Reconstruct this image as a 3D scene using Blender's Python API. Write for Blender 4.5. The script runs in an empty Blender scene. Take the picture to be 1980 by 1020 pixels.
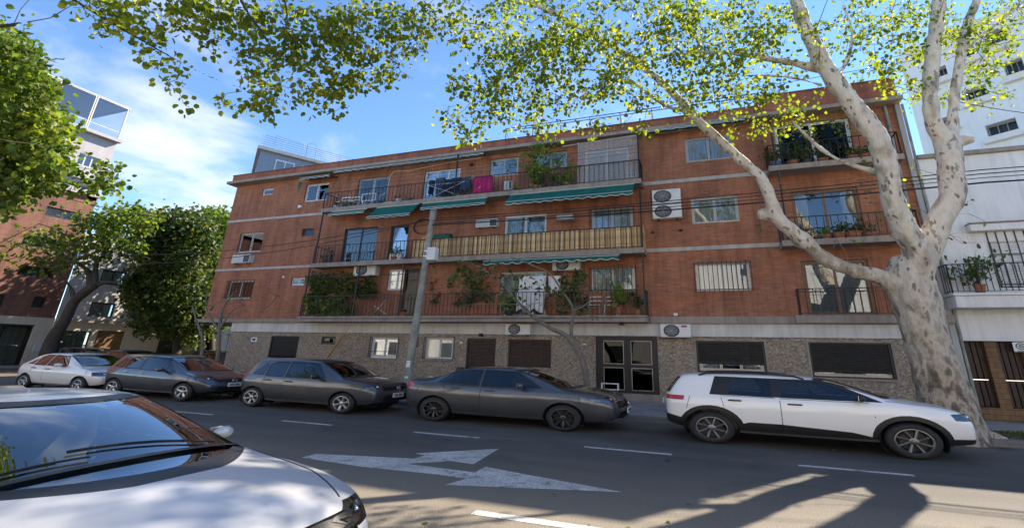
import bpy, bmesh, math, random
import numpy as np
from mathutils import Vector, Matrix
from mathutils.bvhtree import BVHTree
random.seed(7); rng = np.random.default_rng(7)
SC = bpy.context.scene
COL = SC.collection
R_ = math.radians

# ------------------------------------------------------------------ camera (wide phone lens, tilted up, small lens shift)
W_, H_ = 1980.0, 1020.0
CX, CY, FOC = 1064.286, 382.466, 885.324
EYE = Vector((0.0, 0.0, 1.92))
RX = Vector((0.94687521, 0.32085774, 0.02185503))      # camera right
RY = Vector((-0.0826837, 0.30855148, -0.94760719))     # camera down
RZ = Vector((-0.3107905, 0.89545871, 0.31868945))      # camera forward
cd = bpy.data.cameras.new('camera'); cam = bpy.data.objects.new('camera', cd); COL.objects.link(cam)
mw = Matrix.Identity(4)
for i in range(3):
    mw[i][0] = RX[i]; mw[i][1] = -RY[i]; mw[i][2] = -RZ[i]; mw[i][3] = EYE[i]
cam.matrix_world = mw
cd.sensor_fit = 'HORIZONTAL'; cd.sensor_width = 36.0; cd.lens = FOC / W_ * 36.0
cd.shift_x = (W_ / 2 - CX) / W_
cd.shift_y = (CY - H_ / 2) / W_
cd.clip_start = 0.05; cd.clip_end = 2000
SC.camera = cam

def ray(px, py):
    u = (px - CX) / FOC; v = (py - CY) / FOC
    return RX * u + RY * v + RZ
def atY(px, py, Y):
    d = ray(px, py); return EYE + d * (Y / d.y)
def atZ(px, py, Z=0.0):
    d = ray(px, py); return EYE + d * ((Z - EYE.z) / d.z)
def atX(px, py, X):
    d = ray(px, py); return EYE + d * (X / d.x)
def atD(px, py, D):
    d = ray(px, py); return EYE + d * D

# ------------------------------------------------------------------ sun and sky
SUN = Vector((0.70, 1.03, 1.0)).normalized()     # towards the sun: over the brick building, from the right
sl = bpy.data.lights.new('sun', 'SUN'); sl.energy = 3.3; sl.angle = R_(0.53); sl.color = (1.0, 0.87, 0.70)
so = bpy.data.objects.new('sun', sl); COL.objects.link(so)
so.rotation_euler = SUN.to_track_quat('Z', 'Y').to_euler()
world = bpy.data.worlds.new('World'); SC.world = world; world.use_nodes = True
wt = world.node_tree; wn = wt.nodes; wl = wt.links
wn.clear()
sky = wn.new('ShaderNodeTexSky'); sky.sky_type = 'NISHITA'; sky.sun_disc = False
sky.sun_elevation = math.asin(SUN.z); sky.sun_rotation = math.atan2(SUN.x, SUN.y)
sky.altitude = 20; sky.air_density = 0.85; sky.dust_density = 0.0; sky.ozone_density = 3.0
bg = wn.new('ShaderNodeBackground'); bg.inputs[1].default_value = 0.075
wo = wn.new('ShaderNodeOutputWorld')
tc = wn.new('ShaderNodeTexCoord')
def wmath(op, a, b=None, c=None):
    n = wn.new('ShaderNodeMath'); n.operation = op
    for i, v in enumerate((a, b, c)):
        if v is None: continue
        if isinstance(v, (int, float)): n.inputs[i].default_value = v
        else: wl.new(v, n.inputs[i])
    return n.outputs[0]
sep = wn.new('ShaderNodeSeparateXYZ'); wl.new(tc.outputs['Generated'], sep.inputs[0])
zc_ = wmath('ADD', wmath('MAXIMUM', sep.outputs[2], 0.0), 0.14)
comb = wn.new('ShaderNodeCombineXYZ')
wl.new(wmath('DIVIDE', sep.outputs[0], zc_), comb.inputs[0]); wl.new(wmath('DIVIDE', sep.outputs[1], zc_), comb.inputs[1])
comb.inputs[2].default_value = 3.7
nz = wn.new('ShaderNodeTexNoise'); nz.inputs['Scale'].default_value = 2.3; nz.inputs['Detail'].default_value = 9; nz.inputs['Roughness'].default_value = 0.56
nz.inputs['Distortion'].default_value = 0.25
wl.new(comb.outputs[0], nz.inputs['Vector'])
acc = None      # cumulus banks stand where the photograph shows them, thinner scattered cloud elsewhere
for (px, py, wd, amp) in ((200, 90, 0.19, .30), (350, 95, .15, .22), (330, 330, .12, .38), (330, 385, .17, .36), (480, 60, .2, .22), (800, 130, .16, .26), (190, 150, .05, .18), (720, 190, .05, .2), (60, 60, .15, .1)):
    d = ray(px, py).normalized()
    dn = wn.new('ShaderNodeVectorMath'); dn.operation = 'DISTANCE'; wl.new(tc.outputs['Generated'], dn.inputs[0]); dn.inputs[1].default_value = d
    g = wmath('MULTIPLY', wmath('POWER', 2.718, wmath('MULTIPLY', wmath('POWER', wmath('DIVIDE', dn.outputs['Value'], wd * .8), 2.0), -1.0)), amp * .40)
    acc = g if acc is None else wmath('ADD', acc, g)
dens = wmath('ADD', nz.outputs['Fac'], acc)
mr = wn.new('ShaderNodeMapRange'); mr.interpolation_type = 'SMOOTHSTEP'
mr.inputs['From Min'].default_value = 0.58; mr.inputs['From Max'].default_value = 0.90; mr.inputs['To Max'].default_value = 0.85
wl.new(dens, mr.inputs['Value'])
mx = wn.new('ShaderNodeMixRGB'); wl.new(mr.outputs[0], mx.inputs[0]); mx.inputs[2].default_value = (3.6, 3.8, 4.1, 1)
sg = wn.new('ShaderNodeMixRGB'); sg.blend_type = 'MULTIPLY'; sg.inputs[0].default_value = 1.0; sg.inputs[2].default_value = (0.80, 0.92, 1.02, 1)
wl.new(sky.outputs[0], sg.inputs[1])
wl.new(sg.outputs[0], mx.inputs[1]); wl.new(mx.outputs[0], bg.inputs[0]); wl.new(bg.outputs[0], wo.inputs[0])

SC.render.engine = 'CYCLES'
SC.view_settings.view_transform = 'Standard'; SC.view_settings.look = 'None'
SC.view_settings.exposure = 2.1; SC.view_settings.gamma = 1.0
SC.view_settings.use_curve_mapping = False
SC.cycles.max_bounces = 8; SC.cycles.transparent_max_bounces = 12; SC.cycles.use_denoising = True
SC.cycles.caustics_reflective = False; SC.cycles.caustics_refractive = False
SC.cycles.sample_clamp_indirect = 6.0

# ------------------------------------------------------------------ object helpers
WLOC = {}
def tag(o, label=None, cat=None, group=None, kind=None):
    if label: o['label'] = label
    if cat: o['category'] = cat
    if group: o['group'] = group
    if kind: o['kind'] = kind
    return o
def empty(name, loc=(0, 0, 0), label=None, cat=None, group=None, kind=None):
    o = bpy.data.objects.new(name, None); COL.objects.link(o); o.location = loc; o.empty_display_size = 0.2
    WLOC[o.name] = Vector(loc)
    return tag(o, label, cat, group, kind)
def link(name, me, parent=None):
    o = bpy.data.objects.new(name, me); COL.objects.link(o)
    if parent is not None: o.parent = parent
    WLOC[o.name] = WLOC.get(parent.name, Vector()) if parent is not None else Vector()
    return o
def kids(o): return [c for c in bpy.data.objects if c.parent is o]
def copy_tree(o, parent=None):
    c = o.copy(); COL.objects.link(c); c.parent = parent
    WLOC[c.name] = WLOC.get(o.name, Vector())
    for ch in list(o.children): copy_tree(ch, c)
    return c
def smooth(me, ang=35):
    me.shade_smooth()
    if ang < 180:
        me.set_sharp_from_angle(angle=R_(ang))

class MB:
    """collects boxes, tubes, plates; build() links them as one mesh object"""
    def __init__(s): s.v = []; s.f = []; s.m = []; s.cur = 0
    def mat(s, i): s.cur = i; return s
    def add(s, vs, fs):
        b = len(s.v); s.v += [tuple(p) for p in vs]; s.f += [tuple(b + i for i in f) for f in fs]; s.m += [s.cur] * len(fs); return s
    def box(s, x0, x1, y0, y1, z0, z1):
        return s.add([(x0, y0, z0), (x1, y0, z0), (x1, y1, z0), (x0, y1, z0), (x0, y0, z1), (x1, y0, z1), (x1, y1, z1), (x0, y1, z1)],
                     [(0, 3, 2, 1), (4, 5, 6, 7), (0, 1, 5, 4), (1, 2, 6, 5), (2, 3, 7, 6), (3, 0, 4, 7)])
    def bbox(s, x0, x1, y0, y1, z0, z1, b=0.01):
        """box with bevelled edges"""
        bm = bmesh.new(); bmesh.ops.create_cube(bm, size=1)
        for v in bm.verts:
            v.co = Vector((x0 + (v.co.x + .5) * (x1 - x0), y0 + (v.co.y + .5) * (y1 - y0), z0 + (v.co.z + .5) * (z1 - z0)))
        bmesh.ops.bevel(bm, geom=bm.edges[:], offset=b, segments=1, affect='EDGES')
        bm.verts.index_update()
        s.add([v.co[:] for v in bm.verts], [[v.index for v in f.verts] for f in bm.faces]); bm.free(); return s
    def obox(s, p, q, w, h, up=(0, 0, 1)):
        """bar of section w x h from p to q"""
        p = Vector(p); q = Vector(q); d = (q - p).normalized(); u = Vector(up)
        a = d.cross(u)
        if a.length < 1e-4: a = d.cross(Vector((1, 0, 0)))
        a.normalize(); b = a.cross(d); a *= w / 2; b *= h / 2
        return s.add([p - a - b, p + a - b, p + a + b, p - a + b, q - a - b, q + a - b, q + a + b, q - a + b],
                     [(0, 3, 2, 1), (4, 5, 6, 7), (0, 1, 5, 4), (1, 2, 6, 5), (2, 3, 7, 6), (3, 0, 4, 7)])
    def tube(s, pts, r, n=8, cap=True):
        pts = [Vector(p) for p in pts]
        rs = r if hasattr(r, '__len__') else [r] * len(pts)
        b = len(s.v); u = None
        for i, p in enumerate(pts):
            d = (pts[min(i + 1, len(pts) - 1)] - pts[max(i - 1, 0)])
            if d.length < 1e-9: d = Vector((0, 0, 1))
            d.normalize()
            if u is None:
                u = d.orthogonal().normalized()
            else:
                u = u - d * u.dot(d)
                u = u.normalized() if u.length > 1e-6 else d.orthogonal().normalized()
            w = d.cross(u)
            for k in range(n):
                a = 2 * math.pi * k / n
                s.v.append(tuple(p + (u * math.cos(a) + w * math.sin(a)) * rs[i]))
        for i in range(len(pts) - 1):
            for k in range(n):
                k2 = (k + 1) % n
                s.f.append((b + i * n + k, b + i * n + k2, b + (i + 1) * n + k2, b + (i + 1) * n + k)); s.m.append(s.cur)
        if cap:
            s.f.append(tuple(b + k for k in reversed(range(n)))); s.m.append(s.cur)
            e = b + (len(pts) - 1) * n
            s.f.append(tuple(e + k for k in range(n))); s.m.append(s.cur)
        return s
    def lathe(s, prof, o=(0, 0, 0), ax='Z', n=20, sc=(1, 1, 1)):
        """prof: (radius, height) along axis"""
        b = len(s.v); o = Vector(o)
        for (r, h) in prof:
            for k in range(n):
                a = 2 * math.pi * k / n; c, d = r * math.cos(a), r * math.sin(a)
                p = {'Z': (c, d, h), 'Y': (c, h, d), 'X': (h, c, d)}[ax]
                s.v.append((o.x + p[0] * sc[0], o.y + p[1] * sc[1], o.z + p[2] * sc[2]))
        for i in range(len(prof) - 1):
            for k in range(n):
                k2 = (k + 1) % n
                f = (b + i * n + k, b + i * n + k2, b + (i + 1) * n + k2, b + (i + 1) * n + k)
                s.f.append(f if ax == 'Z' else f[::-1]); s.m.append(s.cur)
        return s
    def prism(s, poly, a0, a1, ax='Y'):
        """convex or simple polygon extruded along an axis; poly in the other two coordinates in order"""
        n = len(poly)
        def P(u, v, a): return {'Y': (u, a, v), 'X': (a, u, v), 'Z': (u, v, a)}[ax]
        vs = [P(u, v, a0) for u, v in poly] + [P(u, v, a1) for u, v in poly]
        fs = [tuple(range(n)), tuple(reversed(range(n, 2 * n)))] + [(i, i + n, (i + 1) % n + n, (i + 1) % n) for i in range(n)]
        return s.add(vs, fs)
    def sheet(s, grid):
        """grid of points, rows x cols"""
        r, c = len(grid), len(grid[0]); b = len(s.v)
        for row in grid: s.v += [tuple(p) for p in row]
        for i in range(r - 1):
            for j in range(c - 1):
                s.f.append((b + i * c + j, b + i * c + j + 1, b + (i + 1) * c + j + 1, b + (i + 1) * c + j)); s.m.append(s.cur)
        return s
    def ball(s, c, r, n=10, sc=(1, 1, 1)):
        return s.lathe([(max(1e-4, r * math.sin(math.pi * i / n)), -r * math.cos(math.pi * i / n)) for i in range(n + 1)], c, 'Z', n * 2, sc)
    def mesh(s, name, mats, off=Vector()):
        me = bpy.data.meshes.new(name)
        vs = s.v if off.length == 0 else [(x - off.x, y - off.y, z - off.z) for x, y, z in s.v]
        me.from_pydata(vs, [], s.f)
        if not isinstance(mats, (list, tuple)): mats = [mats]
        for m in mats: me.materials.append(m)
        if len(mats) > 1: me.polygons.foreach_set('material_index', s.m)
        me.update()
        return me
    def build(s, name, mats, parent=None, sm=None, label=None, cat=None, group=None, kind=None, fix=True):
        off = WLOC.get(parent.name, Vector()) if parent is not None else Vector()
        me = s.mesh(name, mats, off)
        if fix:
            bm = bmesh.new(); bm.from_mesh(me); bmesh.ops.recalc_face_normals(bm, faces=bm.faces); bm.to_mesh(me); bm.free()
        if sm is not None: smooth(me, sm)
        o = link(name, me, parent)
        return tag(o, label, cat, group, kind)

# ------------------------------------------------------------------ materials
class NT:
    def __init__(s, name):
        s.m = bpy.data.materials.new(name); s.m.use_nodes = True
        s.n = s.m.node_tree.nodes; s.l = s.m.node_tree.links
        s.b = s.n['Principled BSDF']; s.out = s.n['Material Output']
        s.tc = s.n.new('ShaderNodeTexCoord'); s.pos = None
    def P(s, **k):
        for a, v in k.items():
            key = a.replace('_', ' ')
            i = s.b.inputs[key]
            if hasattr(v, 'is_output') or isinstance(v, bpy.types.NodeSocket): s.l.new(v, i)
            elif isinstance(v, tuple) and len(v) == 3: i.default_value = (*v, 1)
            else: i.default_value = v
        return s
    def wpos(s):
        if s.pos is None:
            s.pos = s.n.new('ShaderNodeNewGeometry').outputs['Position']
        return s.pos
    def scale(s, v, sc):
        n = s.n.new('ShaderNodeVectorMath'); n.operation = 'MULTIPLY'; s.l.new(v, n.inputs[0]); n.inputs[1].default_value = sc; return n.outputs[0]
    def noise(s, v, sc, det=3, rough=.5, dist=0, out='Fac'):
        n = s.n.new('ShaderNodeTexNoise'); n.inputs['Scale'].default_value = sc; n.inputs['Detail'].default_value = det
        n.inputs['Roughness'].default_value = rough; n.inputs['Distortion'].default_value = dist
        if v is not None: s.l.new(v, n.inputs['Vector'])
        return n.outputs[out]
    def vor(s, v, sc, feature='F1', out='Distance', rnd=1):
        n = s.n.new('ShaderNodeTexVoronoi'); n.feature = feature; n.inputs['Scale'].default_value = sc
        n.inputs['Randomness'].default_value = rnd
        if v is not None: s.l.new(v, n.inputs['Vector'])
        return n.outputs[out]
    def ramp(s, f, stops, interp='LINEAR'):
        n = s.n.new('ShaderNodeValToRGB'); s.l.new(f, n.inputs[0]); e = n.color_ramp.elements; n.color_ramp.interpolation = interp
        while len(e) < len(stops): e.new(.5)
        for i, (p, c) in enumerate(stops):
            e[i].position = p; e[i].color = (*c, 1) if isinstance(c, tuple) else (c, c, c, 1)
        return n.outputs[0]
    def mix(s, f, a, b, mode='MIX'):
        n = s.n.new('ShaderNodeMixRGB'); n.blend_type = mode
        for i, v in enumerate((f, a, b)):
            if isinstance(v, (int, float)): n.inputs[i].default_value = v if i == 0 else (v, v, v, 1)
            elif isinstance(v, tuple): n.inputs[i].default_value = (*v, 1)
            else: s.l.new(v, n.inputs[i])
        return n.outputs[0]
    def math(s, op, a, b=0.0):
        n = s.n.new('ShaderNodeMath'); n.operation = op
        for i, v in enumerate((a, b)):
            if isinstance(v, (int, float)): n.inputs[i].default_value = v
            else: s.l.new(v, n.inputs[i])
        return n.outputs[0]
    def bump(s, h, strength=.3, dist=.01):
        n = s.n.new('ShaderNodeBump'); n.inputs['Strength'].default_value = strength; n.inputs['Distance'].default_value = dist
        s.l.new(h, n.inputs['Height']); s.l.new(n.outputs[0], s.b.inputs['Normal']); return n.outputs[0]
M = {}
def simple(name, col, rough=.6, metal=0.0, var=.12, sc=6.0, bump=0.0, bsc=60, **k):
    """one colour with mottling, grime and fine relief"""
    t = NT(name); v = t.tc.outputs['Object']
    a = tuple(max(0, c * (1 - var)) for c in col); b = tuple(min(1, c * (1 + var)) for c in col)
    f = t.noise(v, sc, 5, .6)
    t.P(Base_Color=t.ramp(f, [(.3, a), (.7, b)]), Roughness=rough, Metallic=metal, **k)
    if bump: t.bump(t.noise(v, bsc, 4, .6), bump, .01)
    M[name] = t.m; return t.m

def brick_mat(name, c1, c2, mortar, bw=.36, bh=.0755, var=.5, ms=.009):
    t = NT(name); p = t.wpos()
    sp = t.n.new('ShaderNodeSeparateXYZ'); t.l.new(p, sp.inputs[0])
    cb = t.n.new('ShaderNodeCombineXYZ'); t.l.new(t.math('ADD', sp.outputs[0], sp.outputs[1]), cb.inputs[0]); t.l.new(sp.outputs[2], cb.inputs[1])
    b = t.n.new('ShaderNodeTexBrick'); t.l.new(cb.outputs[0], b.inputs['Vector'])
    b.inputs['Scale'].default_value = 1; b.inputs['Brick Width'].default_value = bw; b.inputs['Row Height'].default_value = bh
    b.inputs['Mortar Size'].default_value = ms; b.inputs['Mortar Smooth'].default_value = .15; b.inputs['Bias'].default_value = 0
    b.inputs['Color1'].default_value = (*c1, 1); b.inputs['Color2'].default_value = (*c2, 1); b.inputs['Mortar'].default_value = (*mortar, 1)
    n1 = t.noise(cb.outputs[0], .55, 6, .62); n2 = t.noise(t.scale(cb.outputs[0], (1.2, .25, 1)), 1.1, 5, .65)
    n3 = t.noise(cb.outputs[0], 9, 3, .6)
    c = t.mix(.5, b.outputs['Color'], t.ramp(n1, [(.3, .5), (.7, 1.05)]), 'MULTIPLY')
    n4 = t.noise(t.scale(cb.outputs[0], (3.2, .16, 1)), 1.3, 5, .7)
    c = t.mix(var, c, t.ramp(n2, [(.36, .35), (.56, 1.0)]), 'MULTIPLY')
    c = t.mix(.4, c, t.ramp(n4, [(.34, .35), (.50, 1.0)]), 'MULTIPLY')
    c = t.mix(.35, c, t.ramp(n3, [(.3, .5), (.7, 1.0)]), 'MULTIPLY')
    t.P(Base_Color=c, Roughness=.85)
    t.bump(t.math('SUBTRACT', t.math('MULTIPLY', n3, .4), b.outputs['Fac']), .6, .012)
    M[name] = t.m; return t.m
brick_mat('brick', (.58, .215, .105), (.44, .15, .075), (.29, .18, .12))
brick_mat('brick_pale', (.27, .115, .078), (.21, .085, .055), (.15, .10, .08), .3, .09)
brick_mat('brick_parapet', (.50, .16, .085), (.40, .12, .065), (.26, .15, .11), .36, .08)
brick_mat('tile_dark', (.05, .042, .042), (.032, .028, .028), (.015, .014, .014), .5, .09)
brick_mat('tile_tan', (.30, .17, .075), (.24, .13, .06), (.12, .07, .04), .34, .16)

def pebble():
    t = NT('pebble_dash'); p = t.wpos(); p = t.scale(p, (.72, .72, 1.0))
    nz_ = t.noise(p, 4, 3, .6, out='Color'); w = t.mix(.09, p, nz_, 'ADD')
    a = t.vor(w, 19, out='Color'); d = t.vor(w, 19); a2 = t.vor(w, 46, out='Color')
    bw = t.n.new('ShaderNodeRGBToBW'); t.l.new(a, bw.inputs[0]); bw2 = t.n.new('ShaderNodeRGBToBW'); t.l.new(a2, bw2.inputs[0])
    c = t.ramp(bw.outputs[0], [(.15, (.17, .12, .08)), (.42, (.30, .225, .16)), (.62, (.43, .34, .25)), (.86, (.62, .54, .43))])
    c2 = t.ramp(bw2.outputs[0], [(.2, (.19, .14, .10)), (.55, (.36, .28, .205)), (.85, (.62, .55, .45))])
    c = t.mix(.5, c, c2)
    c = t.mix(.5, c, t.ramp(t.noise(t.wpos(), .5, 5, .6), [(.3, .5), (.7, 1.)]), 'MULTIPLY')
    t.P(Base_Color=c, Roughness=.9); t.bump(t.math('ADD', d, bw2.outputs[0]), .9, .02); M['pebble_dash'] = t.m
pebble()

def plaster(name, col, dirt=.45, sc=.7, streak=True, bump=.15):
    t = NT(name); p = t.wpos()
    n = t.noise(p, sc, 6, .65); s = t.noise(t.scale(p, (3.0, 3.0, .22)), 1.4, 5, .7)
    c = t.mix(dirt, col, t.ramp(n, [(.28, .45), (.66, 1.0)]), 'MULTIPLY')
    if streak: c = t.mix(dirt * .8, c, t.ramp(s, [(.33, .42), (.55, 1.0)]), 'MULTIPLY')
    t.P(Base_Color=c, Roughness=.85); t.bump(t.noise(p, 40, 4, .6), bump, .01); M[name] = t.m; return t.m
plaster('white_plaster', (.80, .79, .76), .35, .5)
plaster('white_tower', (.86, .84, .79), .16, .3)
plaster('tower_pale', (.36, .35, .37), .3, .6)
plaster('band_white', (.68, .66, .62), .45, .8)
plaster('grey_plaster', (.42, .41, .40), .45, .5)
plaster('cream', (.55, .48, .38), .4, .5)
plaster('concrete', (.36, .30, .25), .6, 1.3, True, .5)
plaster('concrete_light', (.52, .47, .42), .5, 1.3, True, .4)
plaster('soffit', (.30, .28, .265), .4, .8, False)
plaster('kerb_stone', (.20, .19, .175), .6, 1.5, False, .5)
plaster('paver', (.34, .305, .275), .55, 1.1, False, .3)
plaster('paver_dark', (.27, .245, .22), .55, 1.1, False, .3)
simple('grout', (.12, .11, .10), .9)

def asphalt():
    t = NT('asphalt'); p = t.wpos(); q = t.scale(p, (.75, .75, 1))
    f = t.noise(q, 95, 3, .7); g = t.vor(q, 62); big = t.noise(q, .33, 6, .6); mid = t.noise(t.scale(p, (.35, 1.6, 1)), .9, 5, .6)
    c = t.ramp(f, [(.32, (.038, .036, .034)), (.52, (.082, .077, .070)), (.72, (.24, .22, .19))])
    c = t.mix(.55, c, t.ramp(big, [(.3, .55), (.72, 1.2)]), 'MULTIPLY')
    c = t.mix(.6, c, t.ramp(mid, [(.3, .5), (.7, 1.3)]), 'MULTIPLY')
    c = t.mix(.5, c, t.ramp(t.noise(q, .16, 2, .4, 1.5), [(.47, .72), (.49, 1.05)]), 'MULTIPLY')
    crk = t.vor(t.mix(.25, q, t.noise(q, 1.6, 5, .7, out='Color'), 'ADD'), .38, 'DISTANCE_TO_EDGE')
    c = t.mix(1.0, c, t.ramp(crk, [(.0, .72), (.004, 1.0)]), 'MULTIPLY')
    # dust and grit gather in the gutter by the far kerb
    sp = t.n.new('ShaderNodeSeparateXYZ'); t.l.new(p, sp.inputs[0])
    gut = t.n.new('ShaderNodeMapRange'); t.l.new(t.math('ADD', sp.outputs[1], t.math('MULTIPLY', big, 1.2)), gut.inputs[0])
    gut.inputs[1].default_value = 14.0; gut.inputs[2].default_value = 15.7
    c = t.mix(t.math('MULTIPLY', gut.outputs[0], .55), c, (.17, .145, .11))
    trk = t.ramp(t.math('FRACT', t.math('MULTIPLY', t.math('ADD', sp.outputs[1], t.math('MULTIPLY', mid, .5)), .31)), [(.1, 1.0), (.3, .8), (.5, 1.05), (.75, .82), (.95, 1.0)])
    c = t.mix(.6, c, trk, 'MULTIPLY')
    oil = t.ramp(t.vor(t.mix(.3, q, t.noise(q, 2, 4, .6, out='Color'), 'ADD'), .55), [(.05, .45), (.16, 1.0)])
    c = t.mix(.8, c, oil, 'MULTIPLY')
    # near lane coloured lighter and tan, sunlight put into the asphalt colour
    lit_tan = t.n.new('ShaderNodeMapRange'); t.l.new(t.math('ADD', sp.outputs[1], t.math('MULTIPLY', big, 3.0)), lit_tan.inputs[0])
    lit_tan.inputs[1].default_value = 11.0; lit_tan.inputs[2].default_value = 8.0; lit_tan.inputs[3].default_value = 0; lit_tan.inputs[4].default_value = .8
    c = t.mix(lit_tan.outputs[0], c, t.ramp(f, [(.32, (.09, .076, .058)), (.52, (.19, .163, .125)), (.72, (.42, .37, .29))]))
    t.P(Base_Color=c, Roughness=.88); t.bump(t.math('ADD', f, g), .55, .006); M['asphalt'] = t.m
asphalt()
def paint():
    t = NT('road_paint'); p = t.wpos(); q = t.scale(p, (.7, .7, 1))
    w = t.ramp(t.noise(q, 3.5, 8, .78), [(.36, 1.0), (.50, 0.0)]); s = t.ramp(t.noise(q, 70, 3, .7), [(.42, .75), (.56, 0.0)])
    f = t.mix(1, w, s, 'LIGHTEN')
    c = t.mix(f, t.ramp(t.noise(q, 1.5, 5, .6), [(.3, (.50, .485, .46)), (.7, (.72, .70, .67))]), (.11, .105, .10))
    t.P(Base_Color=c, Roughness=.75); t.bump(t.noise(q, 90, 3, .7), .4, .005); M['road_paint'] = t.m
paint()
def soil():
    t = NT('soil'); p = t.wpos(); c = t.ramp(t.noise(p, 5, 6, .7), [(.3, (.06, .045, .03)), (.5, (.12, .09, .06)), (.7, (.09, .11, .035))])
    t.P(Base_Color=c, Roughness=.95); t.bump(t.noise(p, 30, 5, .7), .8, .03); M['soil'] = t.m
soil()

def leaf(name, cols, trans=.45, tint=(1.25, 1.35, .45)):
    t = NT(name)
    geo = t.n.new('ShaderNodeNewGeometry'); r = geo.outputs['Random Per Island']
    k = len(cols); c = t.ramp(r, [(i / (k - 1), col) for i, col in enumerate(cols)])
    big = t.noise(geo.outputs['Position'], .55, 3, .5)
    c = t.mix(.6, c, t.ramp(big, [(.35, (.62, .7, .6)), (.68, (1.25, 1.15, .9))]), 'MULTIPLY')
    t.P(Base_Color=c, Roughness=.5); t.b.inputs['Specular IOR Level'].default_value = .35
    tr = t.n.new('ShaderNodeBsdfTranslucent'); t.l.new(t.mix(1, c, tint, 'MULTIPLY'), tr.inputs[0])
    ms = t.n.new('ShaderNodeMixShader'); ms.inputs[0].default_value = trans
    t.l.new(t.b.outputs[0], ms.inputs[1]); t.l.new(tr.outputs[0], ms.inputs[2]); t.l.new(ms.outputs[0], t.out.inputs[0])
    M[name] = t.m
leaf('leaf_plane', [(.065, .10, .016), (.10, .14, .02), (.14, .175, .026), (.21, .205, .03)], .6, (2.3, 2.3, .8))
leaf('leaf_green', [(.04, .08, .015), (.07, .12, .02), (.11, .16, .024), (.18, .20, .028)], .5, (1.9, 2.0, .7))
leaf('leaf_dark', [(.025, .055, .016), (.045, .08, .02), (.07, .11, .024), (.14, .13, .03)], .35, (1.6, 1.7, .7))
leaf('leaf_balcony', [(.03, .07, .018), (.06, .11, .025), (.10, .15, .035), (.16, .14, .05)], .35, (1.6, 1.7, .7))
leaf('leaf_bright', [(.12, .20, .03), (.18, .27, .04), (.25, .30, .05)], .45, (1.8, 1.8, .7))
leaf('grass', [(.07, .10, .025), (.12, .15, .03), (.17, .15, .06)], .3)

def bark_plane():
    t = NT('bark_plane'); p = t.wpos(); q = t.scale(p, (1.0, 1.0, .55))
    w = t.mix(.16, q, t.noise(q, 2.2, 4, .6, out='Color'), 'ADD')
    a = t.noise(w, 1.7, 5, .62); b = t.noise(w, 4.2, 4, .55)
    c = t.ramp(a, [(.36, (.30, .25, .18)), (.45, (.50, .43, .34)), (.56, (.60, .54, .44)), (.68, (.30, .26, .19))])
    ed = t.ramp(b, [(.60, 0.0), (.63, 1.0)])
    c = t.mix(t.math('MULTIPLY', ed, .9), c, t.ramp(t.noise(w, 7, 3, .5), [(.35, (.13, .11, .085)), (.65, (.30, .26, .19))]))
    # flakes: small dark dashes
    d = t.vor(t.scale(w, (1, 1, .8)), 5.2); e = t.ramp(d, [(.17, 1.0), (.21, 0.0)])
    c = t.mix(t.math('MULTIPLY', e, .85), c, (.15, .125, .10))
    # lower trunk: older bark, darkened further with shade put into its colour
    sp = t.n.new('ShaderNodeSeparateXYZ'); t.l.new(p, sp.inputs[0])
    lo = t.n.new('ShaderNodeMapRange'); t.l.new(t.math('ADD', sp.outputs[2], t.math('MULTIPLY', a, 2.5)), lo.inputs[0])
    lo.inputs[1].default_value = 2.0; lo.inputs[2].default_value = 6.6; lo.inputs[3].default_value = .95; lo.inputs[4].default_value = 0
    c = t.mix(lo.outputs[0], c, t.ramp(b, [(.38, (.07, .053, .037)), (.45, (.19, .145, .10)), (.52, (.42, .35, .26)), (.60, (.24, .20, .145)), (.68, (.10, .08, .055))]))
    t.P(Base_Color=c, Roughness=.8); t.bump(t.math('ADD', t.math('MULTIPLY', ed, -.5), t.math('ADD', t.math('MULTIPLY', e, -.4), t.noise(w, 11, 4, .6))), .8, .04)
    M['bark_plane'] = t.m
bark_plane()
def bark(name, a, b):
    t = NT(name); p = t.wpos(); n = t.noise(t.scale(p, (1, 1, .25)), 14, 5, .65)
    t.P(Base_Color=t.ramp(n, [(.3, a), (.7, b)]), Roughness=.9); t.bump(n, .8, .03); M[name] = t.m
bark('bark_dark', (.022, .018, .014), (.07, .058, .045)); bark('bark_grey', (.10, .085, .068), (.24, .20, .16)); bark('twig', (.035, .027, .019), (.10, .075, .05))

def glassy(name, tint=(.75, .8, .82), refl=(1, 1, 1), ior=1.5, rough=.01, boost=1.0):
    """thin pane: Fresnel reflection over a tinted see-through sheet"""
    t = NT(name); n = t.n
    fr = n.new('ShaderNodeFresnel'); fr.inputs[0].default_value = ior
    gl = n.new('ShaderNodeBsdfGlossy'); gl.inputs['Roughness'].default_value = rough; gl.inputs[0].default_value = (*refl, 1)
    tr = n.new('ShaderNodeBsdfTransparent'); tr.inputs[0].default_value = (*tint, 1)
    ms = n.new('ShaderNodeMixShader')
    f = t.math('MULTIPLY', fr.outputs[0], boost) if boost != 1 else fr.outputs[0]
    t.l.new(f, ms.inputs[0]); t.l.new(tr.outputs[0], ms.inputs[1]); t.l.new(gl.outputs[0], ms.inputs[2]); t.l.new(ms.outputs[0], t.out.inputs[0])
    M[name] = t.m
glassy('pane', (.80, .83, .84), ior=1.55, boost=1.9)
glassy('pane_dark', (.25, .28, .30), ior=1.45, boost=.6)
glassy('car_glass', (.30, .34, .33), ior=1.52, boost=1.7)
glassy('car_glass_clear', (.62, .70, .67), ior=1.55, boost=2.2)
glassy('lens', (.85, .87, .88), ior=1.5, boost=1.6)

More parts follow.
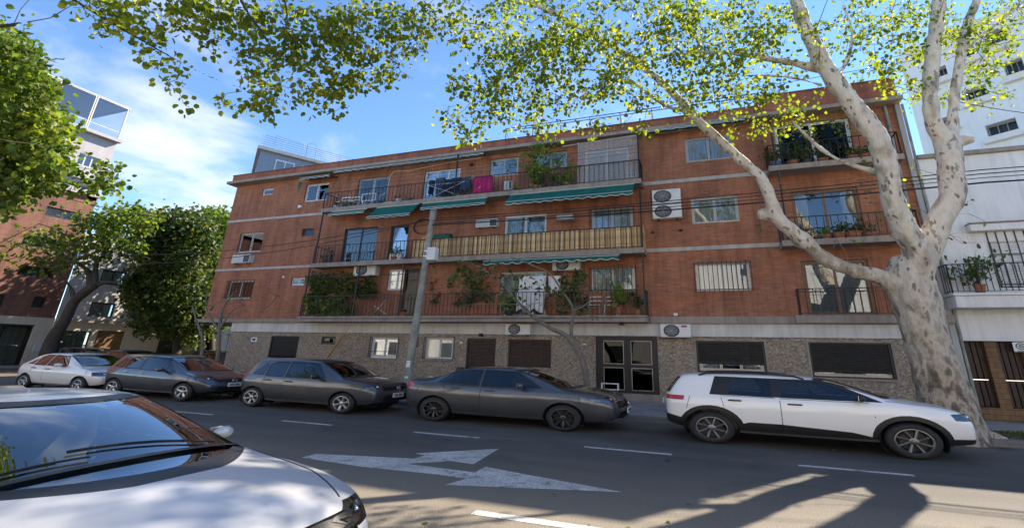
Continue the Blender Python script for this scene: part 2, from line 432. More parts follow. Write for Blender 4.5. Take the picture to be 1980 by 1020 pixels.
def curtain(name, col, emit=0):
    t = NT(name); p = t.wpos()
    w = t.noise(t.scale(p, (7, 7, .35)), 1.6, 3, .5)
    c = t.mix(.55, col, t.ramp(w, [(.35, .45), (.62, 1.0)]), 'MULTIPLY')
    t.P(Base_Color=c, Roughness=.9); t.bump(w, .8, .04); M[name] = t.m
curtain('curtain_white', (.78, .78, .76)); curtain('curtain_blue', (.50, .58, .66)); curtain('curtain_cream', (.62, .56, .44)); curtain('curtain_grey', (.36, .42, .42))

simple('black_metal', (.018, .018, .02), .45, .3, .3, 8)
simple('dark_frame', (.03, .027, .025), .5, 0, .3, 8)
simple('white_frame', (.62, .62, .61), .45, 0, .12, 4)
simple('alu_frame', (.42, .39, .35), .4, .5, .15, 5)
simple('wood_frame', (.19, .10, .055), .55, 0, .3, 6)
simple('shutter_dark', (.020, .018, .017), .55, 0, .35, 5)
simple('shutter_brown', (.060, .036, .025), .6, 0, .35, 5)
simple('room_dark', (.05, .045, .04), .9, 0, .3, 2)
simple('ac_white', (.66, .65, .62), .45, 0, .12, 3)
simple('ac_grille', (.055, .06, .065), .5, .2, .3, 10)
simple('plastic_white', (.72, .72, .70), .4, 0, .1, 4)
simple('plastic_grey', (.45, .46, .47), .45, 0, .1, 4)
simple('plastic_black', (.012, .012, .013), .5, 0, .3, 6)
simple('rubber', (.014, .014, .015), .75, 0, .3, 20, .2, 90)
simple('terracotta', (.36, .13, .06), .8, 0, .2, 6)
simple('pot_white', (.6, .6, .58), .5); simple('pot_black', (.025, .025, .025), .5); simple('pot_blue', (.08, .15, .28), .5)
simple('navy_cloth', (.012, .017, .045), .9, 0, .4, 3, .4, 12); simple('denim', (.05, .075, .13), .9, 0, .3, 4, .4, 12)
simple('magenta_cloth', (.46, .015, .13), .9, 0, .25, 3, .5, 9); simple('white_cloth', (.72, .71, .72), .9, 0, .12, 3, .5, 9)
simple('pole_paint', (.26, .27, .235), .75, 0, .35, 3, .4, 20)
simple('yellow_pipe', (.52, .29, .06), .6, 0, .2, 5); simple('beige_pipe', (.42, .35, .27), .7, 0, .25, 5)
simple('cable', (.012, .012, .013), .6, 0, .2, 5); simple('insulator', (.35, .33, .31), .35, 0, .2, 5)
simple('gate_wood', (.045, .022, .013), .6, 0, .4, 4, .3, 20)
simple('chrome', (.80, .80, .80), .08, 1.0, .04, 3); simple('rim_silver', (.36, .365, .375), .3, .85, .1, 6); simple('rim_mid', (.17, .172, .18), .3, .8, .12, 6); simple('rim_dark', (.06, .062, .068), .3, .8, .15, 6)
simple('reflector', (.20, .205, .21), .25, .9, .3, 12)
simple('seat_cloth', (.05, .05, .055), .9, 0, .2, 6); simple('dash', (.045, .043, .040), .7, 0, .2, 6); simple('seat_beige', (.22, .20, .17), .9, 0, .2, 6)
simple('bamboo_a', (.58, .38, .17), .7, 0, .35, 3); simple('bamboo_b', (.43, .26, .11), .7, 0, .35, 3); simple('bamboo_c', (.70, .50, .26), .7, 0, .3, 3)
simple('sign_white', (.74, .74, .72), .5, 0, .08, 3); simple('sign_red', (.35, .05, .04), .5); simple('sign_black', (.02, .02, .02), .5)
def awning():
    t = NT('awning_green'); p = t.wpos(); n = t.noise(t.scale(p, (1, 1, .5)), 2.0, 5, .6); s = t.noise(t.scale(p, (9, 1, 1)), 1.1, 2, .5)
    c = t.mix(.4, t.ramp(n, [(.3, (.006, .13, .095)), (.7, (.012, .21, .155))]), t.ramp(s, [(.35, .55), (.6, 1.0)]), 'MULTIPLY')
    t.P(Base_Color=c, Roughness=.8)
    tr = t.n.new('ShaderNodeBsdfTranslucent'); t.l.new(c, tr.inputs[0]); ms = t.n.new('ShaderNodeMixShader'); ms.inputs[0].default_value = .3
    t.l.new(t.b.outputs[0], ms.inputs[1]); t.l.new(tr.outputs[0], ms.inputs[2]); t.l.new(ms.outputs[0], t.out.inputs[0]); M['awning_green'] = t.m
awning()
simple('awning_old', (.022, .09, .06), .85, 0, .4, 4)
def paint_mat(name, col, metal, rough=.32, flake=.25, coat=1.0, dust=.08):
    t = NT(name); v = t.tc.outputs['Object']
    c = t.mix(flake, col, t.ramp(t.vor(v, 900, out='Color'), [(.2, .6), (.8, 1.15)]), 'MULTIPLY')
    d = t.noise(v, 2.2, 6, .65)
    c = t.mix(t.math('MULTIPLY', t.ramp(d, [(.42, 0.0), (.75, 1.0)]), dust), c, (.34, .31, .27))
    t.P(Base_Color=c, Metallic=metal, Roughness=t.ramp(d, [(.3, rough), (.8, min(1, rough + .12))]), Coat_Weight=coat, Coat_Roughness=.035, Coat_IOR=1.5)
    M[name] = t.m
paint_mat('paint_grey', (.082, .086, .096), .62, .30); paint_mat('paint_grey_blue', (.070, .077, .092), .62, .28); paint_mat('paint_dark', (.048, .050, .057), .7, .33)
paint_mat('paint_white', (.78, .78, .77), .0, .38, .02, 1.0, .04); paint_mat('paint_silver', (.47, .48, .50), .25, .45, .2, .5, .04)
paint_mat('paint_offwhite', (.72, .73, .74), .1, .38, .1, 1.0, .1); paint_mat('paint_black', (.02, .021, .025), .5, .3)
simple('tail_red', (.42, .012, .015), .15, 0, .25, 9, Coat_Weight=1.0); simple('amber', (.6, .2, .03), .2)
# ------------------------------------------------------------------ cars
KX_, KY_ = 1.512, 1.342       # how long and wide things stand along and across the street next to their height
def clip(bm, faces, poly, U, V):
    """cut FACES along a convex outline seen along a direction (U, V span the view); returns the faces inside it"""
    U = Vector(U); V = Vector(V); n = len(poly)
    area = sum(poly[i][0] * poly[(i + 1) % n][1] - poly[(i + 1) % n][0] * poly[i][1] for i in range(n))
    if area < 0: poly = poly[::-1]
    N = U.cross(V)
    cur = list(faces)
    for i in range(n):
        if not cur: return []
        a = poly[i]; b = poly[(i + 1) % n]
        # solve a point and an outward normal in 3D: signed distance = nu*(p.U-a0)+nv*(p.V-a1)
        nu, nv = (b[1] - a[1]), -(b[0] - a[0]); l = math.hypot(nu, nv); nu /= l; nv /= l
        no = U * nu + V * nv; c0 = nu * a[0] + nv * a[1]
        co = no * (c0 / no.length_squared)
        ed = {e for f in cur for e in f.edges}; vs = {v for f in cur for v in f.verts}
        r = bmesh.ops.bisect_plane(bm, geom=list(vs) + list(ed) + cur, dist=1e-5, plane_co=co, plane_no=no)
        cur = [g for g in r['geom'] if isinstance(g, bmesh.types.BMFace)]
        cur = [f for f in cur if f.is_valid and no.dot(f.calc_center_median()) - c0 < 0]
    return cur
def take(bm, faces, move=Vector()):
    """copy faces out of BM into vertex/face lists, delete them there"""
    ix = {}; vs = []; fs = []
    for f in faces:
        q = []
        for v in f.verts:
            if v not in ix: ix[v] = len(vs); vs.append((v.co + (v.normal * move.x if move.x else Vector())).copy())
            q.append(ix[v])
        fs.append(tuple(q))
    bmesh.ops.delete(bm, geom=list(faces), context='FACES')
    return vs, fs
def S(x, zb, w, zs, wt, zt, zc, d3=0, d4=0, d5=0, d6=0): return (x, zb, w, zs, wt, zt, zc, d3, d4, d5, d6)
def ring(s):
    x, zb, w, zs, wt, zt, zc, d3, d4, d5, d6 = s
    return [Vector(p) for p in ((x, w - .07, zb), (x, w - .004, zb + (zs - zb) * .26), (x, w + .004, zb + (zs - zb) * .74), (x + d3, w - .035, zs),
            (x + d4, wt, zt), (x + d5, wt * .62, zt + (zc - zt) * .75), (x + d6, 0, zc))]
def car_shell(sec, crear, cfront, bulge=(.05, .09), crease_belt=.35, crease_roof=.35):
    bm = bmesh.new(); R = [ring(s) for s in sec]; n = len(R)
    full = []
    for r in R:
        vr = [bm.verts.new(p) for p in r]
        vl = [bm.verts.new((p.x, -p.y, p.z)) for p in r[:-1]]
        full.append((vr, vl + [vr[-1]]))
    for side in (0, 1):
        for i in range(n - 1):
            for j in range(6):
                q = (full[i][side][j], full[i][side][j + 1], full[i + 1][side][j + 1], full[i + 1][side][j])
                bm.faces.new(q if side == 0 else q[::-1])
    for end, c, bl in ((0, crear, -bulge[0]), (n - 1, cfront, bulge[1])):
        for side in (0, 1):
            vr = full[end][side]
            rows = c + 1; cols = 7 - c        # side edge goes up j=0..c, top edge runs c..6
            g = [[None] * cols for _ in range(rows)]
            for i in range(rows): g[i][0] = vr[i]
            for k in range(cols): g[c][k] = vr[c + k]
            key = ('cap', end)
            ctr = car_shell.__dict__.setdefault('c', {}) if side == 0 else car_shell.c
            if side == 0: ctr.clear()
            for i in range(rows - 1):
                a = vr[i].co; top0 = vr[c].co; z = a.z
                for k in range(1, cols):
                    fr = abs(vr[c + k].co.y) / abs(top0.y)
                    y = a.y * fr
                    # the cap leans with the upper edge
                    u = (i / (rows - 1)) ** 1.6
                    x = a.x * (1 - u) + (a.x + (vr[c + k].co.x - vr[c].co.x)) * u + bl * (1 - fr * fr)
                    if k == cols - 1:
                        if side == 0: ctr[i] = bm.verts.new((x, 0, z))
                        g[i][k] = ctr[i]
                    else: g[i][k] = bm.verts.new((x, y, z))
            for i in range(rows - 1):
                for k in range(cols - 1):
                    q = (g[i][k], g[i][k + 1], g[i + 1][k + 1], g[i + 1][k])
                    try: bm.faces.new(q)
                    except ValueError: pass
    bmesh.ops.recalc_face_normals(bm, faces=bm.faces)
    cl = bm.edges.layers.float.new('crease_edge')
    for side in (0, 1):
        for i in range(n - 1):
            for j, cr in ((3, crease_belt), (4, crease_roof), (0, .8), (2, .55)):
                e = bm.edges.get((full[i][side][j], full[i + 1][side][j]))
                if e: e[cl] = cr
    me = bpy.data.meshes.new('shell'); bm.to_mesh(me); bm.free()
    o = bpy.data.objects.new('shell', me); COL.objects.link(o)
    md = o.modifiers.new('s', 'SUBSURF'); md.levels = 3; md.render_levels = 3
    dg = bpy.context.evaluated_depsgraph_get(); m2 = bpy.data.meshes.new_from_object(o.evaluated_get(dg))
    bpy.data.objects.remove(o); bm = bmesh.new(); bm.from_mesh(m2); bpy.data.meshes.remove(m2); bpy.data.meshes.remove(me)
    bm.normal_update()
    return bm

def wheel(parent, x, y, r, rr, spokes, rim_mat, side, width=.2, name='wheel', wide=.5, twist=0.0, pairs=False):
    """tyre with tread shoulder, rim ring, spokes, hub and disc; axis along y, outer face at side"""
    s = side; w = width
    K = (KX_, KY_, 1)
    def sc(mb):
        mb.v = [((px * KX_), (py * KY_), pz) for px, py, pz in mb.v]; return mb
    o = (x, y, r)
    t = MB(); pr = [(rr - .012, -s * .0), (rr + .01, s * .008), (rr + .03, s * .012), (r - .035, s * .004), (r - .012, -s * .012), (r, -s * .035), (r, -s * (w - .03)), (r - .03, -s * w), (rr, -s * w)]
    t.lathe(pr, o, 'Y', 40)
    for k in range(3):
        h = -s * (.06 + k * .04); t.lathe([(r + .0005, h - .004), (r - .006, h), (r + .0005, h + .004)], o, 'Y', 40)
    wo_ = sc(t).build(name, M['rubber'], parent, 40)
    m = MB()
    m.lathe([(rr + .004, s * .004), (rr - .012, s * .006), (rr - .022, -s * .004), (rr - .028, -s * .03), (rr - .035, -s * .12)], o, 'Y', 40)
    hub = rr * .26
    m.lathe([(.001, s * .004), (hub * .55, s * .002), (hub * .62, -s * .008), (hub, -s * .012), (hub, -s * .05)], o, 'Y', 24)
    for k in range(spokes):
        a0 = 2 * math.pi * k / spokes + .3
        for dd in ((-.09, .09) if pairs else (0,)):
            a = a0 + dd; wd = wide * rr * (.5 if pairs else 1) / spokes * 3.2
            ca, sa = math.cos(a), math.sin(a); ca2, sa2 = math.cos(a + twist), math.sin(a + twist)
            p0 = Vector((x + hub * .8 * ca, 0, r + hub * .8 * sa)); p1 = Vector((x + (rr - .012) * ca2, 0, r + (rr - .012) * sa2))
            d = (p1 - p0).normalized(); nn = Vector((-d.z, 0, d.x))
            w0, w1 = wd * .42, wd * .62
            yo, yi = y - s * .003, y - s * .04
            vs = []
            for (p, ww, yy) in ((p0, w0, y - s * .014), (p1, w1, yo)):
                vs += [p + nn * ww + Vector((0, yy - s * .012, 0)), p + nn * ww * .3 + Vector((0, yy, 0)), p - nn * ww * .3 + Vector((0, yy, 0)), p - nn * ww + Vector((0, yy - s * .012, 0)), p - nn * ww * .9 + Vector((0, yi, 0)), p + nn * ww * .9 + Vector((0, yi, 0))]
            m.add([tuple(v) for v in vs], [(i, (i + 1) % 6, (i + 1) % 6 + 6, i + 6) for i in range(6)])
    sc(m).build('rim', M[rim_mat], wo_, 30)
    b = MB(); b.lathe([(.001, -s * .055), (rr * .72, -s * .055), (rr * .72, -s * .07)], o, 'Y', 24)
    b.lathe([(.001, -s * .1), (rr - .03, -s * .1)], o, 'Y', 24)
    sc(b).build('brake_disc', M['black_metal'] if True else None, wo_, 30)
    return wo_

def make_car(nm, P):
    """P: dictionary of one model. Faces +x, stands on z=0 at the origin; both flanks are built."""
    bm = car_shell(P['sec'], P.get('crear', 4), P.get('cfront', 3), P.get('bulge', (.05, .09)), P.get('cb', .35), P.get('cr', .35))
    root = empty(nm, (0, 0, 0), P['label'], 'car', P.get('group'))
    paint = M[P['paint']]
    def K(vs): return [(p[0] * KX_, p[1] * KY_, p[2]) for p in vs]
    def emit(name, data, mat, parent=root, ang=60):
        mb = MB(); mb.add(K(data[0]), data[1]); return mb.build(name, mat, parent, ang, fix=False)
    XA, YA, ZA = (1, 0, 0), (0, 1, 0), (0, 0, 1)
    black = 1
    r, xr, xf = P['r'], P['xr'], P['xf']; arch = P.get('arch', r + .055)
    def faces(fn):
        out = []
        for f in bm.faces:
            c = f.calc_center_median()
            if fn(c, f.normal): out.append(f)
        return out
    sides = (-1, 1)
    for sd in sides:
        # wheel arches
        for xc in (xr, xf):
            fs = faces(lambda c, n: c.y * sd > .4 and abs(c.x - xc) < arch * 1.6 and c.z < r + arch + .25)
            if P.get('clad'):
                ro = arch + .085
                poly = [(xc + ro * math.cos(a), r + ro * math.sin(a)) for a in [2 * math.pi * i / 28 for i in range(28)]]
                ins = clip(bm, fs, poly, XA, ZA)
                for f in ins: f.material_index = 1
                fs = ins
            poly = [(xc + arch * math.cos(a), r + arch * math.sin(a)) for a in [2 * math.pi * i / 28 for i in range(28)]]
            ins = clip(bm, fs, poly, XA, ZA)
            # keep the cut edge rolled inwards
            bmesh.ops.delete(bm, geom=ins, context='FACES')
            W = P['hw']
            mb = MB(); mb.lathe([(arch + .004, sd * (W + .0 - P.get('lip', .03))), (arch - .012, sd * (W - .06)), (arch - .012, sd * (W - .42)), (.01, sd * (W - .42))], (xc, 0, r), 'Y', 40)
            mb.v = [(a * KX_, b * KY_, c) for a, b, c in mb.v]
            mb.f = [f for f in mb.f if sum(mb.v[i][2] for i in f) / 4 > P['sec'][3][1] - .08]; mb.m = [0] * len(mb.f)
            mb.build('wheel_well', M['plastic_black'], root, 60)
        if P.get('clad'):
            fs = faces(lambda c, n: c.y * sd > .4 and c.z < .62)
            for poly in P['clad']:
                fs2 = [f for f in fs if f.is_valid]
                for f in clip(bm, fs2, poly, XA, ZA): f.material_index = 1
                fs = faces(lambda c, n: c.y * sd > .4 and c.z < .62)
        # side glass: black surround, then the pane a little behind it
        wpolys = P['side']
        zmin = min(p[1] for w in wpolys for p in w) - .05
        if P.get('pillar'):
            fs = faces(lambda c, n: c.y * sd > .3 and c.z > zmin - .1 and abs(n.y) > .35)
            for f in clip(bm, fs, P['pillar'], XA, ZA): f.material_index = 1
        for w in wpolys:
            cx_ = sum(p[0] for p in w) / len(w); cz_ = sum(p[1] for p in w) / len(w)
            g = .022
            big = [(p[0] + math.copysign(g, p[0] - cx_), p[1] + math.copysign(g, p[1] - cz_)) for p in w]
            fs = faces(lambda c, n: c.y * sd > .3 and c.z > zmin and abs(n.y) > .35)
            o = clip(bm, fs, big, XA, ZA)
            for f in o: f.material_index = 1
            i = clip(bm, o, w, XA, ZA)
            d = take(bm, i); d = ([v - Vector((0, sd * .006, 0)) for v in d[0]], d[1])
            emit('window', d, M[P.get('glass', 'car_glass')])
        # doors with a shut line round them
        for k, dp in enumerate(P['doors']):
            cx_ = sum(p[0] for p in dp) / len(dp); cz_ = sum(p[1] for p in dp) / len(dp); g = .0105
            sm_ = [(p[0] - math.copysign(g, p[0] - cx_), p[1] - math.copysign(g, p[1] - cz_)) for p in dp]
            fs = faces(lambda c, n: c.y * sd > .4 and c.z < zmin + .12 and abs(n.y) > .3)
            o = clip(bm, fs, dp, XA, ZA); i = clip(bm, o, sm_, XA, ZA)
            rest = [f for f in o if f.is_valid and f not in set(i)]
            bmesh.ops.delete(bm, geom=rest, context='FACES')
            mi = [f.material_index for f in i]
            d = take(bm, i)
            mb = MB(); mb.add(K(d[0]), d[1]); mb.m = mi
            door = mb.build('door', [paint, M['plastic_black']], root, 60, fix=False)
            hx, hz = P['handles'][k]
            yy = max((abs(v[1]) for v in d[0] if abs(v[0] - hx) < .15 and abs(v[2] - hz) < .08), default=P['hw'])
            h = MB(); h.v = []; h.bbox(hx - .10, hx + .10, sd * (yy + .006) - .014, sd * (yy + .006) + .014, hz - .015, hz + .015, .01)
            h.v = K(h.v); h.build('handle', M[P.get('handle_mat', P['paint'])], door, 40)
            # dark hollow behind the shut line
            bk = MB(); xs = [p[0] for p in dp]; zs_ = [p[1] for p in dp]
            bk.box(min(xs) - .03, max(xs) + .03, sd * (P['hw'] - .11) - .005, sd * (P['hw'] - .11) + .005, min(zs_) - .0, max(zs_) - .02)
            bk.v = K(bk.v); bk.build('door_lining', M['plastic_black'], root)
        for (poly, mat, axis) in P.get('patch', []):
            ax = Vector(axis); ax.y *= sd; u = Vector((abs(ax.y), -ax.x * sd, 0)).normalized()
            end = P['sec'][-1] if ax.x > 0 else P['sec'][0]
            ref = Vector((end[0], end[2] * sd, 0)); poly = [(a_ + ref.dot(u), b_) for a_, b_ in poly]
            fs = faces(lambda c, n: c.y * sd > .05 and n.dot(ax) > .1 and abs(c.x - ref.x) < .9)
            ins = clip(bm, fs, poly, u, ZA)
            kind, depth = mat
            if kind == 'black':
                for f in ins: f.material_index = 1
                continue
            d = take(bm, ins)
            nrm = ax.normalized()
            d2 = ([v - nrm * depth for v in d[0]], d[1])
            if kind == 'headlight':
                hl = emit('headlight', d2, M['reflector'], root, 30)
                emit('lens', (d[0], d[1]), M['lens'], hl, 60)
                c = sum(d[0], Vector()) / max(1, len(d[0]))
                for q, rr_ in ((-.055, .042), (.06, .036)):
                    b = MB(); cc = c + u * q * sd - nrm * (depth * .55); b.ball(tuple(cc), rr_, 8); b.v = K(b.v); b.build('bulb', M['chrome'], hl, 60)
                    b = MB(); b.tube([cc + nrm * .0 + u * math.cos(t_) * rr_ * 1.35 + Vector((0, 0, 1)) * math.sin(t_) * rr_ * 1.35 for t_ in [i * .393 for i in range(17)]], .006, 5); b.v = K(b.v); b.build('bezel', M['plastic_black'], hl, 60)
            elif kind == 'tail':
                emit('tail_light', d2, M['tail_red'], root, 40)
    # windscreen and rear window, seen from the front
    for (poly, xs, nm2, gm) in P['screens']:
        lo, hi = xs; sgn = 1 if nm2 == 'windscreen' else -1
        fs = faces(lambda c, n: lo < c.x < hi and n.x * sgn > .12 and n.z > -.2)
        cy = 0; cz_ = sum(p[1] for p in poly) / len(poly); g = .03
        big = [(p[0] + math.copysign(g, p[0]), p[1] + math.copysign(g, p[1] - cz_)) for p in poly]
        o = clip(bm, fs, big, YA, ZA)
        for f in o: f.material_index = 1
        i = clip(bm, o, poly, YA, ZA)
        d = take(bm, i); d = ([v - Vector((sgn * .004, 0, .004)) for v in d[0]], d[1])
        P.setdefault('_scr', {})[nm2] = emit(nm2, d, M[gm])
    for (poly, kind, xs) in P.get('front', []):     # grille, bumper openings, seen along x
        lo, hi = xs; sgn = 1 if (lo + hi) > 0 else -1
        fs = faces(lambda c, n: lo < c.x < hi and n.x * sgn > .25)
        ins = clip(bm, fs, poly, YA, ZA)
        if kind == 'black':
            for f in ins: f.material_index = 1
        else:
            d = take(bm, ins); d = ([v - Vector((sgn * .03, 0, 0)) for v in d[0]], d[1]); gr = emit('grille', d, M['plastic_black'])
            ys = [p[0] for p in poly]; zs_ = [p[1] for p in poly]; xm = sum(v[0] for v in d[0]) / max(1, len(d[0]))
            b = MB(); nn = 4
            for q in range(nn):
                z = min(zs_) + (q + .5) / nn * (max(zs_) - min(zs_))
                row = [v for v in d[0] if abs(v[2] - z) < .05]
                if len(row) < 3: continue
                pts = []
                for yy in [min(ys) * .93 + (max(ys) - min(ys)) * .93 * t_ / 8 for t_ in range(9)]:
                    near = min(row, key=lambda v: abs(v[1] - yy)); pts.append((near[0] + sgn * .012, yy, z))
                b.tube(pts, .007, 4)
            if b.v: b.v = K(b.v); b.build('grille_bar', M[P.get('bar', 'black_metal')], gr, 40)
    # seams drawn as thin black strips just proud of the body (bonnet, tailgate)
    bm.faces.ensure_lookup_table()
    tree = BVHTree.FromBMesh(bm)
    sm = MB()
    for pts, mode in P.get('seams', []):
        for sd in sides:
            out = []
            for i in range(len(pts) - 1):
                for q in range(8):
                    t_ = q / 8; a = Vector(pts[i]); b = Vector(pts[i + 1]); p = a * (1 - t_) + b * t_
                    out.append(p)
            out.append(Vector(pts[-1]))
            pr = []
            for p in out:
                if mode == 'top': o_ = Vector((p.x, p.y * sd, 3)); d_ = Vector((0, 0, -1))
                elif mode == 'side': o_ = Vector((p.x, 3 * sd, p.y)); d_ = Vector((0, -sd, 0))
                else: o_ = Vector((4 * mode, p.x * sd, p.y)); d_ = Vector((-mode, 0, 0))
                h = tree.ray_cast(o_, d_)
                if h[0]: pr.append(h[0] - d_ * .0005)
            if len(pr) > 2: sm.tube(pr, .006, 4)
    if sm.v: sm.v = K(sm.v); sm.build('panel_seam', M['plastic_black'], root, 60, kind='stuff')
    # body
    me = bpy.data.meshes.new('body')
    for v in bm.verts: v.co = Vector((v.co.x * KX_, v.co.y * KY_, v.co.z))
    bm.to_mesh(me); bm.free(); me.materials.append(paint); me.materials.append(M['plastic_black']); smooth(me, 50)
    body = link('body', me, root)
    # underside, cabin
    x0, x1 = P['sec'][0][0], P['sec'][-1][0]; W = P['hw']; zb = P['sec'][3][1]
    u = MB(); u.box(x0 + .25, x1 - .25, -(W - .28), W - .28, zb - .03, zb + .15); u.box(xr + arch, xf - arch, -(W - .05), W - .05, zb + .01, zb + .12)
    u.tube([(xr - .5, .3, .2), (xr + .9, .3, .19)], .04, 8); u.v = K(u.v); u.build('underbody', M['plastic_black'], root)
    zfl = zb + .12
    c = MB(); sx = P['cabin']          # (rear bulkhead x, dash x, belt z, roof z)
    c.box(sx[0], sx[1], -(W - .16), W - .16, zfl, zfl + .05)
    c.bbox(sx[0] - .25, sx[0] + .02, -(W - .14), W - .14, zfl, sx[2] - .12, .02)
    c.v = K(c.v); c.build('cabin_floor', M['dash'], root)
    d = MB(); d.bbox(sx[1] - .38, sx[1] + .30, -(W - .14), W - .14, sx[2] - .32, sx[2] - .07, .05); d.v = K(d.v); d.build('dashboard', M['dash'], root, 40)
    st = MB(); a = sx[1] - .48; zz = sx[2] - .03
    ct = Vector((a, -.36 if P.get('drive', 1) < 0 else .36, zz)); st.tube([ct + Vector((math.sin(t_) * -.05, math.cos(t_) * .18, math.sin(t_) * .17)) for t_ in [i * .3927 for i in range(17)]], .015, 6)
    st.obox(ct + Vector((0, -.17, 0)), ct + Vector((0, .17, 0)), .03, .03); st.v = K(st.v); st.build('steering_wheel', M['plastic_black'], root, 60)
    xs_f = sx[1] - 1.05; xs_r = sx[0] + .30
    sl_ = M[P.get('seat', 'seat_cloth')]
    for (xx, yy, ww) in ((xs_f, .36, .25), (xs_f, -.36, .25), (xs_r, .33, .30), (xs_r, -.33, .30)):
        s_ = MB(); s_.bbox(xx - .05, xx + .45, yy - ww, yy + ww, zfl + .05, zfl + .30, .04)
        s_.add([(xx - .10 + a_ * -.17 + e, yy + b_, zfl + .25 + a_ * .62) for a_ in (0, 1) for b_ in (-ww, ww) for e in (0, .12)], [(0, 1, 3, 2), (4, 6, 7, 5), (0, 4, 5, 1), (2, 3, 7, 6), (0, 2, 6, 4), (1, 5, 7, 3)])
        s_.v = K(s_.v); so_ = s_.build('seat', sl_, root, 40)
        h = MB(); h.bbox(xx - .31, xx - .20, yy - .12, yy + .12, zfl + .89, zfl + 1.06, .03); h.v = K(h.v); h.build('headrest', sl_, so_, 40)
    if P.get('rails'):
        for sd in sides:
            pts = []
            for k in range(13):
                x = -1.45 + 1.55 * k / 12; y = sd * (P['sec'][3][4] - .035); h = tree.ray_cast(Vector((x, y, 3)), Vector((0, 0, -1))); z = h[0].z if h[0] else 1.5
                pts.append((x * KX_, y * KY_, z + (.045 if 0 < k < 12 else .0)))
            MB().tube(pts, .019, 6).build('roof_rail', M['plastic_black'], root, 60)
    # wheels
    for xc in (xr, xf):
        for sd in sides:
            wheel(root, xc, sd * (W - .012 if not P.get('clad') else W - .005), r, P['rr'], P['spokes'], P['rim'], sd, twist=P.get('twist', 0), pairs=P.get('pairs', False), wide=P.get('wide', .5))
    # mirrors
    mx_, mz_ = P['mirror']
    for sd in sides:
        m = MB(); yb = P['mirror_y']
        m.ball((mx_, sd * (yb + .13), mz_ + .05), P.get('mirror_r', .1), 7, (.62, 1.05, .72)); m.v = [(min(v[0], mx_ + .06) if False else v[0], v[1], v[2]) for v in m.v]
        m.v = [((max(v[0], mx_ - .035)), v[1], v[2]) for v in m.v]
        m.v = K(m.v); mo = m.build('mirror', M[P.get('mirror_mat', P['paint'])], root, 60)
        f = MB(); f.obox((mx_ + .0, sd * (yb - .06), mz_ - .01), (mx_ + .0, sd * (yb + .08), mz_ + .02), .07, .035); f.v = K(f.v); f.build('mirror_foot', M['plastic_black'], mo)
        g = MB(); g.box(mx_ - .04, mx_ - .0365, sd * (yb + .13) - .085, sd * (yb + .13) + .085, mz_ - .005, mz_ + .105); g.v = K(g.v); g.build('mirror_glass', M['chrome'], mo)
    # number plate front and rear
    for (px_, pz_, sg_) in P['plates']:
        p = MB(); p.bbox(px_ - .008, px_ + .008, -.20, .20, pz_ - .065, pz_ + .065, .004); p.v = K(p.v); pl = p.build('number_plate', M['plastic_white'], root)
        t_ = MB()
        for q, (a_, b_) in enumerate(((-.15, .035), (-.10, .03), (-.055, .035), (.01, .03), (.055, .035), (.10, .03))):
            t_.box(px_ + sg_ * .0085, px_ + sg_ * .0095, a_, a_ + b_, pz_ - .035, pz_ + .03)
        t_.v = K(t_.v); t_.build('plate_character', M['sign_black'], pl)
    if P.get('emblem'):
        ex, ez, kind = P['emblem']; e = MB()
        e.tube([(ex, math.cos(t_) * .06, ez + math.sin(t_) * .052) for t_ in [i * .3927 for i in range(17)]], .007, 5)
        if kind == 'vw':
            e.obox((ex, -.035, ez + .035), (ex, 0, ez - .035), .008, .008); e.obox((ex, .035, ez + .035), (ex, 0, ez - .035), .008, .008)
        elif kind == 'h':
            e.obox((ex, -.025, ez + .035), (ex, -.03, ez - .035), .008, .01); e.obox((ex, .025, ez + .035), (ex, .03, ez - .035), .008, .01); e.obox((ex, -.03, ez), (ex, .03, ez), .008, .01)
        else: e.obox((ex, -.05, ez), (ex, .05, ez), .008, .012)
        e.v = K(e.v); e.build('emblem', M['chrome'], root, 60)
    return root
def on_body(root, x, y):
    """height of the car's skin above a point (model metres)"""
    b = [c for c in root.children if c.name.startswith(('body', 'windscreen', 'rear_window'))]
    z = None
    for o in b:
        t = BVHTree.FromPolygons([v.co for v in o.data.vertices], [p.vertices[:] for p in o.data.polygons])
        h = t.ray_cast(Vector((x * KX_, y * KY_, 4)), Vector((0, 0, -1)))
        if h[0] and (z is None or h[0].z > z): z = h[0].z
    return z
